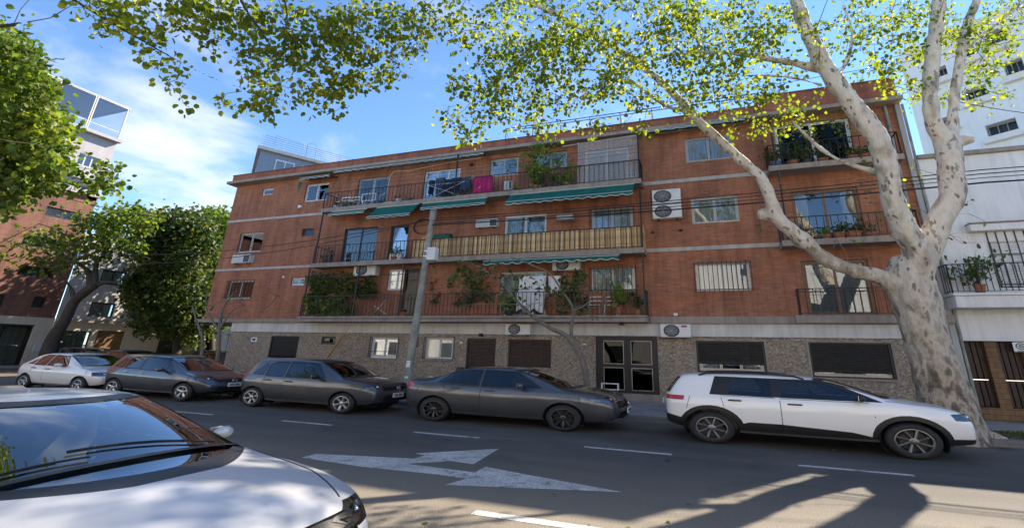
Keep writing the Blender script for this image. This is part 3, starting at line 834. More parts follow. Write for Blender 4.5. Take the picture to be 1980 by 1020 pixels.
HATCH = dict(   # compact five-door: dark metallic grey
    label='dark grey compact hatchback with silver five-spoke wheels, parked beside the utility pole', paint='paint_grey', hw=.83, r=.295, rr=.205, xr=-1.29, xf=1.165, spokes=6, rim='rim_silver', wide=.55,
    sec=[S(-1.83, .42, .70, .97, .55, 1.44, 1.47, d3=.04, d4=.30, d5=.26, d6=.24), S(-1.66, .31, .79, .985, .58, 1.475, 1.51, d4=.22, d5=.2, d6=.18), S(-1.15, .25, .83, .975, .61, 1.49, 1.54), S(-.6, .23, .835, .955, .62, 1.50, 1.55), S(0, .23, .835, .94, .62, 1.485, 1.545),
         S(.36, .23, .835, .935, .60, 1.43, 1.50, d6=.06), S(.72, .23, .835, .93, .64, 1.19, 1.26, d6=.1), S(1.02, .24, .83, .93, .72, .965, 1.02, d5=.06, d6=.12), S(1.25, .25, .825, .92, .71, .95, 1.01), S(1.57, .27, .81, .88, .66, .91, .955), S(1.79, .30, .75, .80, .58, .84, .875), S(1.87, .34, .69, .68, .53, .74, .76)],
    side=[[(-1.02, 1.0), (-.52, .985), (-.52, 1.41), (-.86, 1.40), (-1.02, 1.30)], [(-.44, .985), (.30, .97), (.62, 1.0), (.27, 1.39), (-.44, 1.42)], [(-1.42, 1.03), (-1.10, 1.01), (-1.10, 1.30), (-1.2, 1.34)]],
    doors=[[(-1.02, .98), (-.50, .965), (-.50, .33), (-.80, .33), (-1.06, .75)], [(-.46, .965), (.66, .95), (.76, .60), (.72, .33), (-.46, .33)]], handles=[(-.90, .86), (-.30, .84)],
    patch=[([(-.20, .70), (.20, .73), (.26, .80), (.05, .86), (-.24, .79)], ('headlight', .035), (.75, .66, 0)), ([(-.15, .86), (.16, .86), (.14, 1.14), (.0, 1.16), (-.12, 1.0)], ('tail', .0), (-.75, .66, 0))],
    screens=[([(-.64, 1.03), (.64, 1.03), (.54, 1.42), (-.54, 1.42)], (.3, 1.25), 'windscreen', 'car_glass'), ([(-.58, 1.03), (.58, 1.03), (.50, 1.40), (-.50, 1.40)], (-1.9, -1.3), 'rear_window', 'car_glass')],
    front=[([(-.42, .66), (.42, .66), (.44, .76), (-.44, .76)], 'grille', (1.5, 2.2)), ([(-.46, .36), (.46, .36), (.40, .53), (-.40, .53)], 'grille', (1.5, 2.2))],
    seams=[([(1.05, .70, 0), (1.45, .64, 0), (1.72, .50, 0)], 'top'), ([(-1.02, .96, 0), (-.9, .95, 0)], 'side'), ([(1.35, .86, 0), (1.36, .68, 0)], 'side')],
    cabin=(-1.15, .82, .97, 1.5), mirror=(.50, .98), mirror_y=.80, mirror_mat='plastic_black', handle_mat='plastic_black', plates=[(1.985, .52, 1), (-1.90, .62, -1)], emblem=(1.975, .73, 'vw'))
MPV = dict(HATCH,
    label='dark grey tall hatchback with a sloping bonnet and split front quarter window', paint='paint_grey_blue', hw=.845, r=.30, rr=.20, xr=-1.24, xf=1.26, spokes=5, wide=.62,
    sec=[S(-1.84, .42, .72, .98, .56, 1.43, 1.46, d3=.04, d4=.30, d5=.26, d6=.24), S(-1.66, .31, .80, .995, .59, 1.47, 1.505, d4=.2, d5=.18, d6=.16), S(-1.15, .25, .845, .985, .62, 1.49, 1.53), S(-.6, .23, .845, .965, .63, 1.495, 1.535), S(-.1, .23, .845, .94, .63, 1.47, 1.525),
         S(.22, .23, .845, .925, .61, 1.41, 1.48, d6=.08), S(.70, .23, .845, .91, .66, 1.16, 1.25, d6=.16), S(1.16, .24, .84, .89, .73, .93, .99, d5=.08, d6=.16), S(1.36, .25, .83, .86, .70, .885, .94), S(1.60, .27, .81, .80, .63, .82, .87), S(1.80, .30, .74, .71, .54, .74, .77), S(1.89, .34, .66, .60, .48, .64, .66)],
    side=[[(-1.02, 1.02), (-.52, 1.0), (-.52, 1.39), (-.86, 1.385), (-1.02, 1.30)], [(-.44, .99), (.38, .96), (.38, 1.31), (.15, 1.385), (-.44, 1.40)], [(-1.46, 1.06), (-1.10, 1.03), (-1.10, 1.29), (-1.25, 1.33)], [(.45, .95), (.86, .93), (.45, 1.23)]],
    doors=[[(-1.02, 1.0), (-.50, .985), (-.50, .33), (-.78, .33), (-1.04, .75)], [(-.46, .98), (.66, .93), (.78, .60), (.74, .33), (-.46, .33)]], handles=[(-.90, .88), (-.30, .86)],
    patch=[([(-.30, .66), (.16, .66), (.20, .73), (-.02, .83), (-.36, .84)], ('headlight', .035), (.75, .66, 0)), ([(-.15, .90), (.16, .90), (.14, 1.16), (.0, 1.18), (-.12, 1.04)], ('tail', .0), (-.75, .66, 0))],
    screens=[([(-.64, 1.0), (.64, 1.0), (.54, 1.40), (-.54, 1.40)], (.2, 1.5), 'windscreen', 'car_glass'), ([(-.58, 1.05), (.58, 1.05), (.50, 1.38), (-.50, 1.38)], (-1.9, -1.3), 'rear_window', 'car_glass')],
    front=[([(-.40, .63), (.40, .63), (.44, .72), (-.44, .72)], 'grille', (1.5, 2.2)), ([(-.50, .36), (.50, .36), (.42, .50), (-.42, .50)], 'grille', (1.5, 2.2))],
    cabin=(-1.15, .82, .97, 1.5), mirror=(.50, .96), mirror_y=.81, mirror_mat='paint_grey_blue', handle_mat='chrome', plates=[(1.97, .54, 1), (-1.90, .62, -1)], emblem=(1.95, .68, 'h'))
SEDAN = dict(
    label='dark grey four-door saloon with a high boot and dark multi-spoke wheels', paint='paint_grey', hw=.86, r=.315, rr=.225, xr=-1.33, xf=1.22, spokes=10, rim='rim_dark', wide=.55, crear=3, bulge=(.10, .14),
    sec=[S(-2.10, .40, .66, 1.00, .52, 1.06, 1.09, d4=.03, d5=-.01, d6=-.02), S(-1.98, .33, .77, 1.02, .58, 1.09, 1.13), S(-1.66, .27, .845, 1.01, .62, 1.10, 1.14), S(-1.40, .25, .86, .995, .62, 1.15, 1.20), S(-1.0, .24, .865, .98, .60, 1.36, 1.42), S(-.62, .23, .865, .96, .60, 1.435, 1.49), S(-.1, .23, .865, .945, .61, 1.45, 1.505),
         S(.30, .23, .865, .945, .60, 1.41, 1.475, d6=.06), S(.74, .23, .865, .945, .65, 1.20, 1.27, d6=.12), S(1.12, .24, .86, .94, .74, .985, 1.04, d5=.08, d6=.14), S(1.38, .25, .855, .925, .72, .955, 1.01), S(1.72, .26, .84, .88, .67, .91, .955), S(1.99, .28, .77, .80, .60, .84, .87), S(2.08, .32, .69, .68, .54, .74, .76)],
    side=[[(-1.30, 1.045), (-1.06, 1.035), (-1.06, 1.28), (-1.12, 1.26)], [(-1.01, 1.03), (-.44, 1.01), (-.44, 1.375), (-.72, 1.37), (-1.01, 1.30)], [(-.36, 1.0), (.46, .99), (.80, 1.01), (.28, 1.355), (-.36, 1.385)]],
    doors=[[(-1.16, 1.0), (-.42, .975), (-.42, .32), (-.82, .32), (-1.12, .72)], [(-.38, .97), (.70, .95), (.80, .62), (.78, .32), (-.38, .32)]], handles=[(-.90, .905), (-.20, .88)],
    patch=[([(-.36, .73), (.12, .72), (.26, .79), (.10, .85), (-.40, .81)], ('headlight', .03), (.66, .75, 0)), ([(-.22, .86), (.16, .84), (.30, .95), (.16, 1.0), (-.22, .98)], ('tail', .0), (-.60, .80, 0))],
    screens=[([(-.66, 1.03), (.66, 1.03), (.54, 1.40), (-.54, 1.40)], (.15, 1.35), 'windscreen', 'car_glass'), ([(-.56, 1.16), (.56, 1.16), (.50, 1.40), (-.50, 1.40)], (-1.6, -.6), 'rear_window', 'car_glass')],
    front=[([(-.50, .58), (.50, .58), (.52, .72), (-.52, .72)], 'grille', (1.7, 2.4)), ([(-.62, .33), (.62, .33), (.44, .49), (-.44, .49)], 'grille', (1.7, 2.4))],
    seams=[([(1.06, .73, 0), (1.6, .66, 0), (1.95, .52, 0)], 'top'), ([(-1.45, .62, 0), (-1.8, .60, 0)], 'top'), ([(1.5, .86, 0), (1.52, .64, 0)], 'side'), ([(-1.72, .86, 0), (-1.78, .62, 0)], 'side')],
    cabin=(-1.12, .80, .98, 1.45), mirror=(.46, 1.0), mirror_y=.83, mirror_mat='paint_grey', handle_mat='paint_grey', plates=[(2.235, .50, 1), (-2.17, .72, -1)], emblem=(2.23, .66, 'bar'))
CROSS = dict(rails=True,
    label='white crossover with black wheel-arch cladding, black pillars and roof rails, parked beside the plane tree', paint='paint_white', hw=.865, r=.335, rr=.235, xr=-1.30, xf=1.32, spokes=8, rim='rim_mid', wide=.42, twist=.16, arch=.40, lip=.02,
    sec=[S(-1.98, .40, .70, 1.02, .58, 1.40, 1.44, d3=.02, d4=.22, d5=.18, d6=.16), S(-1.80, .31, .81, 1.035, .62, 1.455, 1.49, d4=.12, d5=.1, d6=.08), S(-1.3, .27, .865, 1.02, .64, 1.49, 1.525), S(-.7, .26, .87, 1.01, .645, 1.505, 1.54), S(-.15, .26, .87, 1.0, .64, 1.49, 1.53),
         S(.36, .26, .87, 1.02, .62, 1.445, 1.50, d6=.06), S(.78, .26, .87, 1.02, .67, 1.26, 1.33, d6=.12), S(1.12, .27, .865, 1.02, .76, 1.08, 1.13, d5=.07, d6=.12), S(1.36, .28, .86, 1.00, .75, 1.04, 1.10), S(1.70, .29, .85, .96, .70, 1.0, 1.05), S(1.98, .31, .79, .88, .62, .93, .97), S(2.09, .35, .72, .77, .55, .82, .85)],
    side=[[(-1.02, 1.075), (-.40, 1.06), (-.40, 1.40), (-.96, 1.395)], [(-.26, 1.065), (.50, 1.065), (.90, 1.08), (.36, 1.37), (-.26, 1.405)]],
    pillar=[(-1.30, 1.05), (1.05, 1.045), (.58, 1.34), (.34, 1.44), (-1.20, 1.455)],
    doors=[[(-1.14, 1.04), (-.34, 1.03), (-.34, .34), (-.80, .34), (-1.10, .80)], [(-.30, 1.03), (.88, 1.03), (.92, .66), (.88, .34), (-.30, .34)]], handles=[(-.93, .95), (-.10, .925)],
    clad=[[(-1.0, .15), (1.0, .15), (1.0, .40), (.60, .43), (.35, .50), (-.75, .50), (-.93, .43)], [(-2.3, .2), (-1.5, .2), (-1.5, .44), (-1.9, .56), (-2.3, .62)], [(1.4, .2), (2.5, .2), (2.5, .46), (1.9, .42), (1.4, .42)]],
    patch=[([(-.24, .76), (.10, .76), (.22, .82), (.12, .91), (-.26, .88)], ('headlight', .03), (.66, .75, 0)), ([(-.10, .90), (.28, .90), (.28, 1.0), (-.10, 1.0)], ('tail', .0), (-.66, .75, 0))],
    screens=[([(-.68, 1.14), (.68, 1.14), (.56, 1.44), (-.56, 1.44)], (.2, 1.4), 'windscreen', 'car_glass'), ([(-.60, 1.08), (.60, 1.08), (.54, 1.38), (-.54, 1.38)], (-2.0, -1.4), 'rear_window', 'car_glass')],
    front=[([(-.60, .36), (.60, .36), (.55, .56), (-.55, .56)], 'black', (1.7, 2.4)), ([(-.6, .36), (.6, .36), (.6, .62), (-.6, .62)], 'black', (-2.4, -1.7))],
    seams=[([(1.08, .78, 0), (1.5, .72, 0), (1.85, .60, 0)], 'top'), ([(-1.60, 1.0, 0), (-1.66, .72, 0)], 'side')],
    cabin=(-1.2, .82, 1.03, 1.45), mirror=(.74, 1.07), mirror_y=.84, mirror_mat='plastic_black', handle_mat='plastic_black', plates=[(2.20, .58, 1), (-2.07, .80, -1)], emblem=(2.19, .80, 'bar'))
OLDHATCH = dict(HATCH,
    label='silver-white older five-door hatchback at the far end of the row, nearest the corner tree', paint='paint_offwhite', hw=.81, r=.285, rr=.19, xr=-1.22, xf=1.18, spokes=5,
    sec=[S(-1.80, .42, .70, .93, .56, 1.0, 1.04, d3=.02, d4=.10, d5=.06, d6=.04), S(-1.66, .31, .77, .95, .57, 1.10, 1.15, d4=.05), S(-1.30, .25, .81, .945, .56, 1.33, 1.38), S(-.8, .23, .815, .93, .565, 1.41, 1.45), S(-.2, .23, .815, .92, .565, 1.41, 1.455),
         S(.14, .23, .815, .915, .55, 1.36, 1.42, d6=.05), S(.54, .23, .815, .91, .60, 1.14, 1.20, d6=.08), S(.86, .24, .81, .90, .69, .94, .99, d6=.1), S(1.15, .25, .80, .87, .68, .90, .945), S(1.50, .27, .78, .80, .60, .83, .87), S(1.74, .30, .71, .70, .52, .74, .77), S(1.83, .34, .65, .58, .46, .64, .66)],
    side=[[(-1.0, .975), (-.50, .965), (-.50, 1.33), (-.80, 1.33), (-1.0, 1.24)], [(-.43, .96), (.22, .95), (.46, .97), (.10, 1.31), (-.43, 1.34)], [(-1.36, 1.0), (-1.08, .985), (-1.08, 1.19)]],
    doors=[[(-1.02, .955), (-.48, .945), (-.48, .33), (-.78, .33), (-1.02, .72)], [(-.44, .945), (.54, .92), (.60, .60), (.60, .33), (-.44, .33)]], handles=[(-.90, .84), (-.26, .82)],
    screens=[([(-.60, .99), (.60, .99), (.50, 1.35), (-.50, 1.35)], (.1, 1.15), 'windscreen', 'car_glass'), ([(-.52, 1.10), (.52, 1.10), (.47, 1.34), (-.47, 1.34)], (-1.9, -1.1), 'rear_window', 'car_glass')],
    patch=[([(-.24, .62), (.20, .64), (.20, .72), (.05, .78), (-.26, .76)], ('headlight', .03), (.75, .66, 0)), ([(-.15, .78), (.14, .78), (.14, .94), (-.12, .94)], ('tail', .0), (-.75, .66, 0))],
    cabin=(-1.1, .66, .94, 1.4), mirror=(.34, .94), mirror_y=.78, mirror_mat='paint_offwhite', handle_mat='plastic_black', plates=[(1.91, .50, 1), (-1.87, .62, -1)], emblem=(1.89, .70, 'bar'))
NEAR = dict(SEDAN,
    label='light silver saloon filling the lower left corner, sky and branches mirrored in its windscreen', paint='paint_silver', hw=.86, r=.31, rr=.21, xr=-1.34, xf=1.28, spokes=7, rim='rim_silver',
    sec=[S(-2.25, .40, .66, .98, .52, 1.02, 1.05), S(-2.1, .33, .77, 1.0, .60, 1.06, 1.09), S(-1.75, .27, .845, 1.0, .64, 1.08, 1.12), S(-1.42, .25, .86, .99, .62, 1.17, 1.22), S(-1.0, .24, .865, .97, .60, 1.36, 1.41), S(-.62, .23, .865, .955, .60, 1.415, 1.465), S(-.1, .23, .865, .94, .61, 1.42, 1.475),
         S(.16, .23, .865, .93, .60, 1.385, 1.45, d5=.04, d6=.06), S(.58, .23, .865, .92, .66, 1.17, 1.245, d5=.09, d6=.13), S(.96, .24, .86, .915, .75, .955, 1.015, d5=.12, d6=.20), S(1.26, .25, .855, .89, .73, .92, .99, d5=.06, d6=.1), S(1.62, .26, .835, .84, .66, .875, .935), S(1.93, .28, .76, .75, .57, .80, .85), S(2.07, .32, .66, .60, .50, .68, .71)],
    screens=[([(-.70, 1.005), (.70, 1.005), (.55, 1.395), (-.55, 1.395)], (.1, 1.35), 'windscreen', 'car_glass_clear'), ([(-.56, 1.14), (.56, 1.14), (.50, 1.38), (-.50, 1.38)], (-1.6, -.6), 'rear_window', 'car_glass')],
    patch=[([(-.32, .62), (.12, .60), (.22, .68), (.06, .76), (-.34, .72)], ('headlight', .03), (.75, .66, 0)), ([(-.22, .84), (.16, .82), (.30, .93), (.16, .98), (-.22, .96)], ('tail', .0), (-.60, .80, 0))],
    seams=[([(1.02, .76, 0), (1.6, .67, 0), (1.95, .50, 0)], 'top')], side=[[(-1.30, 1.03), (-1.06, 1.02), (-1.06, 1.26), (-1.12, 1.24)], [(-1.01, 1.02), (-.44, 1.0), (-.44, 1.35), (-.72, 1.345), (-1.01, 1.28)], [(-.36, .99), (.40, .98), (.66, .98), (.18, 1.32), (-.36, 1.355)]],
    doors=[[(-1.16, .985), (-.42, .965), (-.42, .32), (-.82, .32), (-1.12, .72)], [(-.38, .96), (.70, .94), (.80, .62), (.78, .32), (-.38, .32)]],
    cabin=(-1.12, .80, .98, 1.42), mirror=(.50, .965), mirror_y=.83, mirror_r=.078, mirror_mat='paint_silver', seat='seat_beige', plates=[(2.19, .46, 1)], emblem=(2.17, .62, 'bar'))
# ------------------------------------------------------------------ ground, road, pavements, markings
YK = 15.18         # far kerb face
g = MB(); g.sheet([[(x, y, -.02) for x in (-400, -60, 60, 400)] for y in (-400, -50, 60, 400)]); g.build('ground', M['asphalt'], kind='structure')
g = MB(); nx, ny = 120, 30
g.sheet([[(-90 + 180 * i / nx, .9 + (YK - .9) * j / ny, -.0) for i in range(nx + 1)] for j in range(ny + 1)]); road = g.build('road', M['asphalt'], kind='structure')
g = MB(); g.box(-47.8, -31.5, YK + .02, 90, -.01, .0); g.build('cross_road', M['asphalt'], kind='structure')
# far pavement: kerb stones, then slabs laid one by one where the photo shows them
pv = MB(); pv.box(-31.4, 60, YK + .30, 20.3, -.1, .132); pave = pv.build('pavement', M['grout'], kind='structure')
ks = MB(); ks.bbox(0, 1.48, 0, .30, -.1, .15, .018); kme = ks.mesh('kerb_stone', M['kerb_stone'])
kb = MB(); kb.box(-31.4, 60, YK + .02, YK + .28, -.1, .12); kerb = kb.build('kerb', M['kerb_stone'], kind='structure')
for i in range(28):
    o = bpy.data.objects.new('kerb_stone', kme); COL.objects.link(o); o.parent = kerb; o.location = (-31.3 + i * 1.5, YK - .005 + .006 * rng.random(), .002 * rng.random())
pm = []
for mt in ('paver', 'paver_dark'):
    for w in (0,):
        b = MB(); b.bbox(0, .59, 0, .53, 0, .02, .004); pm.append(b.mesh('paving_slab', M[mt]))
tw, th = .60, .54
n_ = 0
slabs = []
for j in range(9):
    y = YK + .31 + j * th
    if y + th > 20.05: break
    for i in range(70):
        x = -14.0 + i * tw + (j % 2) * .3
        if 3.2 < x < 9.3 and y < 17.0: continue      # planting strip round the tree
        slabs.append((x, y))
vis = [s for s in slabs if (-4.2 < s[0] < .3) or s[0] > 7.2]
rest = [s for s in slabs if s not in vis]
for (x, y) in vis[:300]:
    o = bpy.data.objects.new('paving_slab', pm[int(rng.random() < .35)]); COL.objects.link(o); o.parent = pave
    o.location = (x, y, .131 + .004 * rng.random()); o.rotation_euler = (.004 * rng.standard_normal(), .004 * rng.standard_normal(), 0)
b = MB()
for (x, y) in rest + vis[300:]: b.box(x, x + .59, y, y + .53, .13, .15)
b.build('far_paving', M['paver'], pave, kind='stuff')
sb = MB(); sb.box(3.3, 9.6, YK + .32, 17.1, .10, .145); sb.build('soil_strip', M['soil'], kind='structure')
# near pavement (the photographer's) and the block behind it
pv = MB(); pv.box(-90, 90, -5.6, .62, -.1, .15); pv.build('near_pavement', M['paver'], kind='structure')
kb = MB(); kb.box(-90, 90, .62, .9, -.1, .155); kb.build('near_kerb', M['kerb_stone'], kind='structure')
pv = MB(); pv.box(-51.9, -47.8, -60, 90, -.1, .15); pv.build('corner_pavement', M['paver'], kind='structure')
# painted markings
def marking(name, pts, z=.004, parent=road, jitter=.0):
    m = MB(); m.add([(p[0], p[1], z) for p in pts], [tuple(range(len(pts)))]); return m.build(name, M['road_paint'], parent, fix=False)
def dash(x0, x1, y, w):
    marking('lane_dash', [(x0, y - w / 2), (x1, y - w / 2), (x1, y + w / 2), (x0, y + w / 2)])
for x0, x1 in ((-19.5, -17.9), (-15.4, -13.8), (-11.25, -9.55), (-7.10, -5.32), (-2.83, -.99), (1.33, 3.16), (5.4, 7.2), (9.5, 11.3)): dash(x0, x1, 10.72 + .012 * (x0 + 5), .13)
for x0, x1 in ((-3.02, -.10), (2.2, 5.2), (-9.2, -6.3)): dash(x0, x1, 6.02 + .012 * (x0 + 5), .17)
ar = [(583, 884), (612, 877), (800, 886), (822, 880), (803, 876), (965, 867), (915, 897), (872, 891), (786, 896), (918, 913), (938, 902), (1203, 951), (860, 937), (902, 925), (846, 917), (700, 902)]
def gp(p): q = atZ(p[0], p[1], 0); return (q.x, q.y)
m = MB()
A = [gp(p) for p in ar]
tri = bmesh.new(); vs = [tri.verts.new((a[0], a[1], .0045)) for a in A]; f = tri.faces.new(vs); bmesh.ops.triangulate(tri, faces=[f])
if sum(q.normal.z for q in tri.faces) < 0: bmesh.ops.reverse_faces(tri, faces=tri.faces[:])
me = bpy.data.meshes.new('turn_arrow'); tri.to_mesh(me); tri.free(); me.materials.append(M['road_paint']); link('turn_arrow', me, road)

# ------------------------------------------------------------------ cars
CY_ = 13.57
def park(P, xreal, dy=0.0, rz=0.0, name='parked_car', y=None):
    c = make_car(name, dict(P, group=P.get('group', 'cars parked along the far kerb'))); c.location = (xreal * KX_, CY_ + dy if y is None else y, 0.0); c.rotation_euler = (0, 0, rz); return c
car_cross = park(CROSS, 1.17)
car_sedan = park(SEDAN, -3.76)
car_hatch = park(HATCH, -8.40, -.05)
car_mpv = park(MPV, -13.12, -.05)
car_old = park(OLDHATCH, -17.0, -.05)
NEAR['group'] = 'cars waiting on the near side'
near = make_car('parked_car', NEAR); near.location = (-4.21 * KX_ + .45, 2.84, 0)
# ------------------------------------------------------------------ the brick apartment building
YF = 20.0; YB = 19.1                       # wall face, balcony fronts
XL, XLG, XR = -28.6, -26.1, 7.75           # upper left corner, ground-floor left corner, right corner
Z1, Z2, Z3, ZT = 3.40, 6.17, 9.27, 11.70   # floor slabs, underside of the cornice
bld = empty('apartment_building', (XLG, YF, .15), 'four-storey red brick apartment building with long balconies and a pebble-dashed ground floor', 'building')
def rc(x0, y0, x1, y1, Y=YF):
    a = atY(x0, y0, Y); b = atY(x1, y1, Y); return (a.x, b.x, b.z, a.z)      # X0, X1, Z0, Z1
def wall(mb, X0, X1, Z0, Z1, Y, holes, depth=.22):
    xs = sorted({X0, X1, *[min(max(h[k], X0), X1) for h in holes for k in (0, 1)]}); zs = sorted({Z0, Z1, *[min(max(h[k], Z0), Z1) for h in holes for k in (2, 3)]})
    for i in range(len(xs) - 1):
        for j in range(len(zs) - 1):
            cx, cz = (xs[i] + xs[i + 1]) / 2, (zs[j] + zs[j + 1]) / 2
            if any(h[0] < cx < h[1] and h[2] < cz < h[3] for h in holes): continue
            mb.add([(xs[i], Y, zs[j]), (xs[i + 1], Y, zs[j]), (xs[i + 1], Y, zs[j + 1]), (xs[i], Y, zs[j + 1])], [(0, 1, 2, 3)])
    for h in holes:
        a, b, c, d = h
        if b < X0 or a > X1 or d < Z0 or c > Z1: continue
        e = Y + depth
        mb.add([(a, Y, c), (b, Y, c), (b, Y, d), (a, Y, d), (a, e, c), (b, e, c), (b, e, d), (a, e, d)], [(0, 4, 7, 3), (1, 2, 6, 5), (3, 7, 6, 2), (0, 1, 5, 4)])
    return mb
def cloth(X0, X1, Z0, Z1, Y, amp=.035, n=24, period=.16):
    mb = MB(); rows = []
    for j in range(4):
        z = Z1 - (Z1 - Z0) * j / 3; rows.append([(X0 + (X1 - X0) * i / n, Y + amp * math.sin((X0 + (X1 - X0) * i / n) / period * 2 * math.pi + .5 * math.sin(i)), z) for i in range(n + 1)])
    return mb.sheet(rows)
def window(h, Y=YF, parent=bld, frame='white_frame', leaves=2, curt='curtain_white', cover=1.0, sill=None, bars=None, pane='pane', fw=.06, depth=.09, bars_in=False, blind=None, slide=None):
    """frame in a wall opening h = (X0, X1, Z0, Z1): sashes with glass, curtain behind, sill and bars as parts"""
    X0, X1, Z0, Z1 = h; y = Y + depth
    f = MB(); fx = fw * 1.2
    f.box(X0, X1, y, y + .06, Z1 - fw, Z1); f.box(X0, X1, y, y + .06, Z0, Z0 + fw); f.box(X0, X0 + fx, y, y + .06, Z0 + fw, Z1 - fw); f.box(X1 - fx, X1, y, y + .06, Z0 + fw, Z1 - fw)
    w = f.build('window', M[frame], parent)
    n = leaves; step = (X1 - X0 - 2 * fx) / n
    for k in range(n):
        a = X0 + fx + k * step + .004; b = a + step - .008; yy = y + .02 + (.022 if k % 2 else 0)
        s = MB(); g = .035; gx = .05
        s.box(a, b, yy, yy + .02, Z1 - fw - g - .003, Z1 - fw - .003); s.box(a, b, yy, yy + .02, Z0 + fw + .003, Z0 + fw + g + .003)
        s.box(a, a + gx, yy, yy + .02, Z0 + fw + g, Z1 - fw - g); s.box(b - gx, b, yy, yy + .02, Z0 + fw + g, Z1 - fw - g)
        s.build('sash', M[frame], w)
        p = MB(); p.box(a + gx - .005, b - gx + .005, yy + .008, yy + .012, Z0 + fw + g - .004, Z1 - fw - g + .004); p.build('pane', M[pane], w)
    if curt:
        spans = [(X0 + .03, X1 - .03)] if cover >= 1 else [(X0 + .03, X0 + (X1 - X0) * cover / 2), (X1 - (X1 - X0) * cover / 2, X1 - .03)]
        if cover < 0: spans = [(X0 + .03, X0 + (X1 - X0) * -cover)]
        for a, b in spans: cloth(a, b, Z0 + .04, Z1 - .03, y + .085, .025).build('curtain', M[curt], w, 60)
    if blind:
        b = MB(); zz = Z1 - (Z1 - Z0) * blind; k = max(3, int((Z1 - zz) / .055))
        for q in range(k): b.prism([(y - .012, zz + (Z1 - zz) * q / k + .004), (y + .004, zz + (Z1 - zz) * (q + .5) / k), (y - .006, zz + (Z1 - zz) * (q + 1) / k)], X0 + fx, X1 - fx, 'X')
        b.build('roller_blind', M['plastic_white'], w)
    if sill:
        s = MB(); s.bbox(X0 - .06, X1 + .06, Y - .07, Y + depth, Z0 - .055, Z0 - .002, .008); s.build('sill', M[sill], w)
    if bars:
        nb, hor = bars; r = MB()
        yy = Y - .05; e = .05
        for k in range(nb):
            x = X0 - e + (X1 - X0 + 2 * e) * k / (nb - 1); r.box(x - .012, x + .012, yy - .01, yy + .01, Z0 - e, Z1 + e)
        for t_ in hor: z = Z0 + (Z1 - Z0) * t_; r.box(X0 - e, X1 + e, yy - .013, yy + .004, z - .012, z + .012)
        for x in (X0 - e, X1 + e):
            for z in (Z0 + .1, Z1 - .1): r.box(x - .01, x + .01, yy, Y + .01, z - .01, z + .01)
        r.build('window_bars', M['black_metal'], w, kind='stuff')
    return w
def shutter(h, Y=YF, parent=bld, mat='shutter_dark', open_=0.0, name='roller_shutter', fr=True, pitch=.062):
    X0, X1, Z0, Z1 = h; y = Y + .07; zb = Z0 + (Z1 - Z0) * open_
    f = MB(); f.box(X0, X0 + .07, Y + .02, Y + .12, Z0, Z1); f.box(X1 - .07, X1, Y + .02, Y + .12, Z0, Z1); f.box(X0 + .07, X1 - .07, Y + .02, Y + .12, Z1 - .05, Z1); f.box(X0 + .07, X1 - .07, Y + .02, Y + .12, Z0, Z0 + .04)
    w = f.build(name, M['dark_frame'], parent)
    n = max(4, int((Z1 - .05 - zb) / pitch)); st = (Z1 - .05 - zb) / n
    for k in range(n):
        s = MB(); z = zb + k * st
        s.prism([(y + .012, z + .002), (y - .004, z + st * .25), (y - .006, z + st * .7), (y + .010, z + st - .003), (y + .02, z + st - .003), (y + .02, z + .002)], X0 + .07, X1 - .07, 'X')
        s.build('slat', M[mat], w)
    return w
def bar_mesh(name, w, h, mat, hgt):
    b = MB(); b.box(-w / 2, w / 2, -w / 2, w / 2, 0, hgt); return b.mesh(name, M[mat])
def railing(pts, z0, z1, parent, gap=.20, mat='black_metal', bend=0, mid=None, label=None, name='railing', posts=None):
    """top and bottom rails with upright bars; every bar its own sub-part"""
    r = MB()
    for i in range(len(pts) - 1):
        a = Vector(pts[i]); b = Vector(pts[i + 1])
        for z, w, h in ((z1, .045, .03), (z0 + .07, .025, .018)) + (((z0 + (z1 - z0) * mid, .02, .014),) if mid else ()):
            r.obox((a.x, a.y, z), (b.x, b.y, z), w, h)
    ra = r.build(name, M[mat], parent, label=label)
    off = WLOC[ra.name]
    me = bar_mesh('baluster', .022, mat, mat, z1 - z0 - .085) if False else MB().box(-.012, .012, -.009, .009, 0, z1 - z0 - .085).mesh('baluster', M[mat])
    mp = MB().box(-.022, .022, -.018, .018, 0, z1 - z0).mesh('railing_post', M[mat])
    for i in range(len(pts) - 1):
        a = Vector((*pts[i][:2], 0)); b = Vector((*pts[i + 1][:2], 0)); L = (b - a).length; n = max(1, round(L / gap))
        for k in range(n + 1):
            p = a.lerp(b, k / n)
            post = k in (0, n)
            o = bpy.data.objects.new('railing_post' if post else 'baluster', mp if post else me); COL.objects.link(o); o.parent = ra
            o.location = (p.x - off.x, p.y - off.y, z0 + (0 if post else .07) - off.z)
    return ra

H = {}
H['w4a'] = rc(593, 357, 631, 386); H['w4s'] = rc(508.4, 365, 526.5, 375.5)
H['w3a'] = rc(465.5, 451, 503, 486); H['w3s'] = rc(585, 442.7, 605, 455)
H['w2a'] = rc(443, 543, 484, 577); H['w2s'] = rc(564, 537, 587, 551)
def door_h(x0, y0, x1, y1, z0, Y=YF):      # top corners and the floor level
    a = atY(x0, y0, Y); b = atY(x1, y1, Y); return (a.x, b.x, z0, (a.z + b.z) / 2)
H['d4a'] = door_h(694, 346, 753, 341, Z3 + .03); H['d4b'] = door_h(822, 333, 891, 323, Z3 + .03)
H['w4b'] = rc(948, 308.5, 1001, 336.4); H['w4c'] = rc(1033, 298, 1096, 324); H['d4c'] = door_h(1130, 292, 1215, 283, Z3 + .03)
H['d3a'] = door_h(668, 441, 732, 438.5, Z2 + .03); H['d3b'] = door_h(757.4, 437, 792, 434, Z2 + .03)
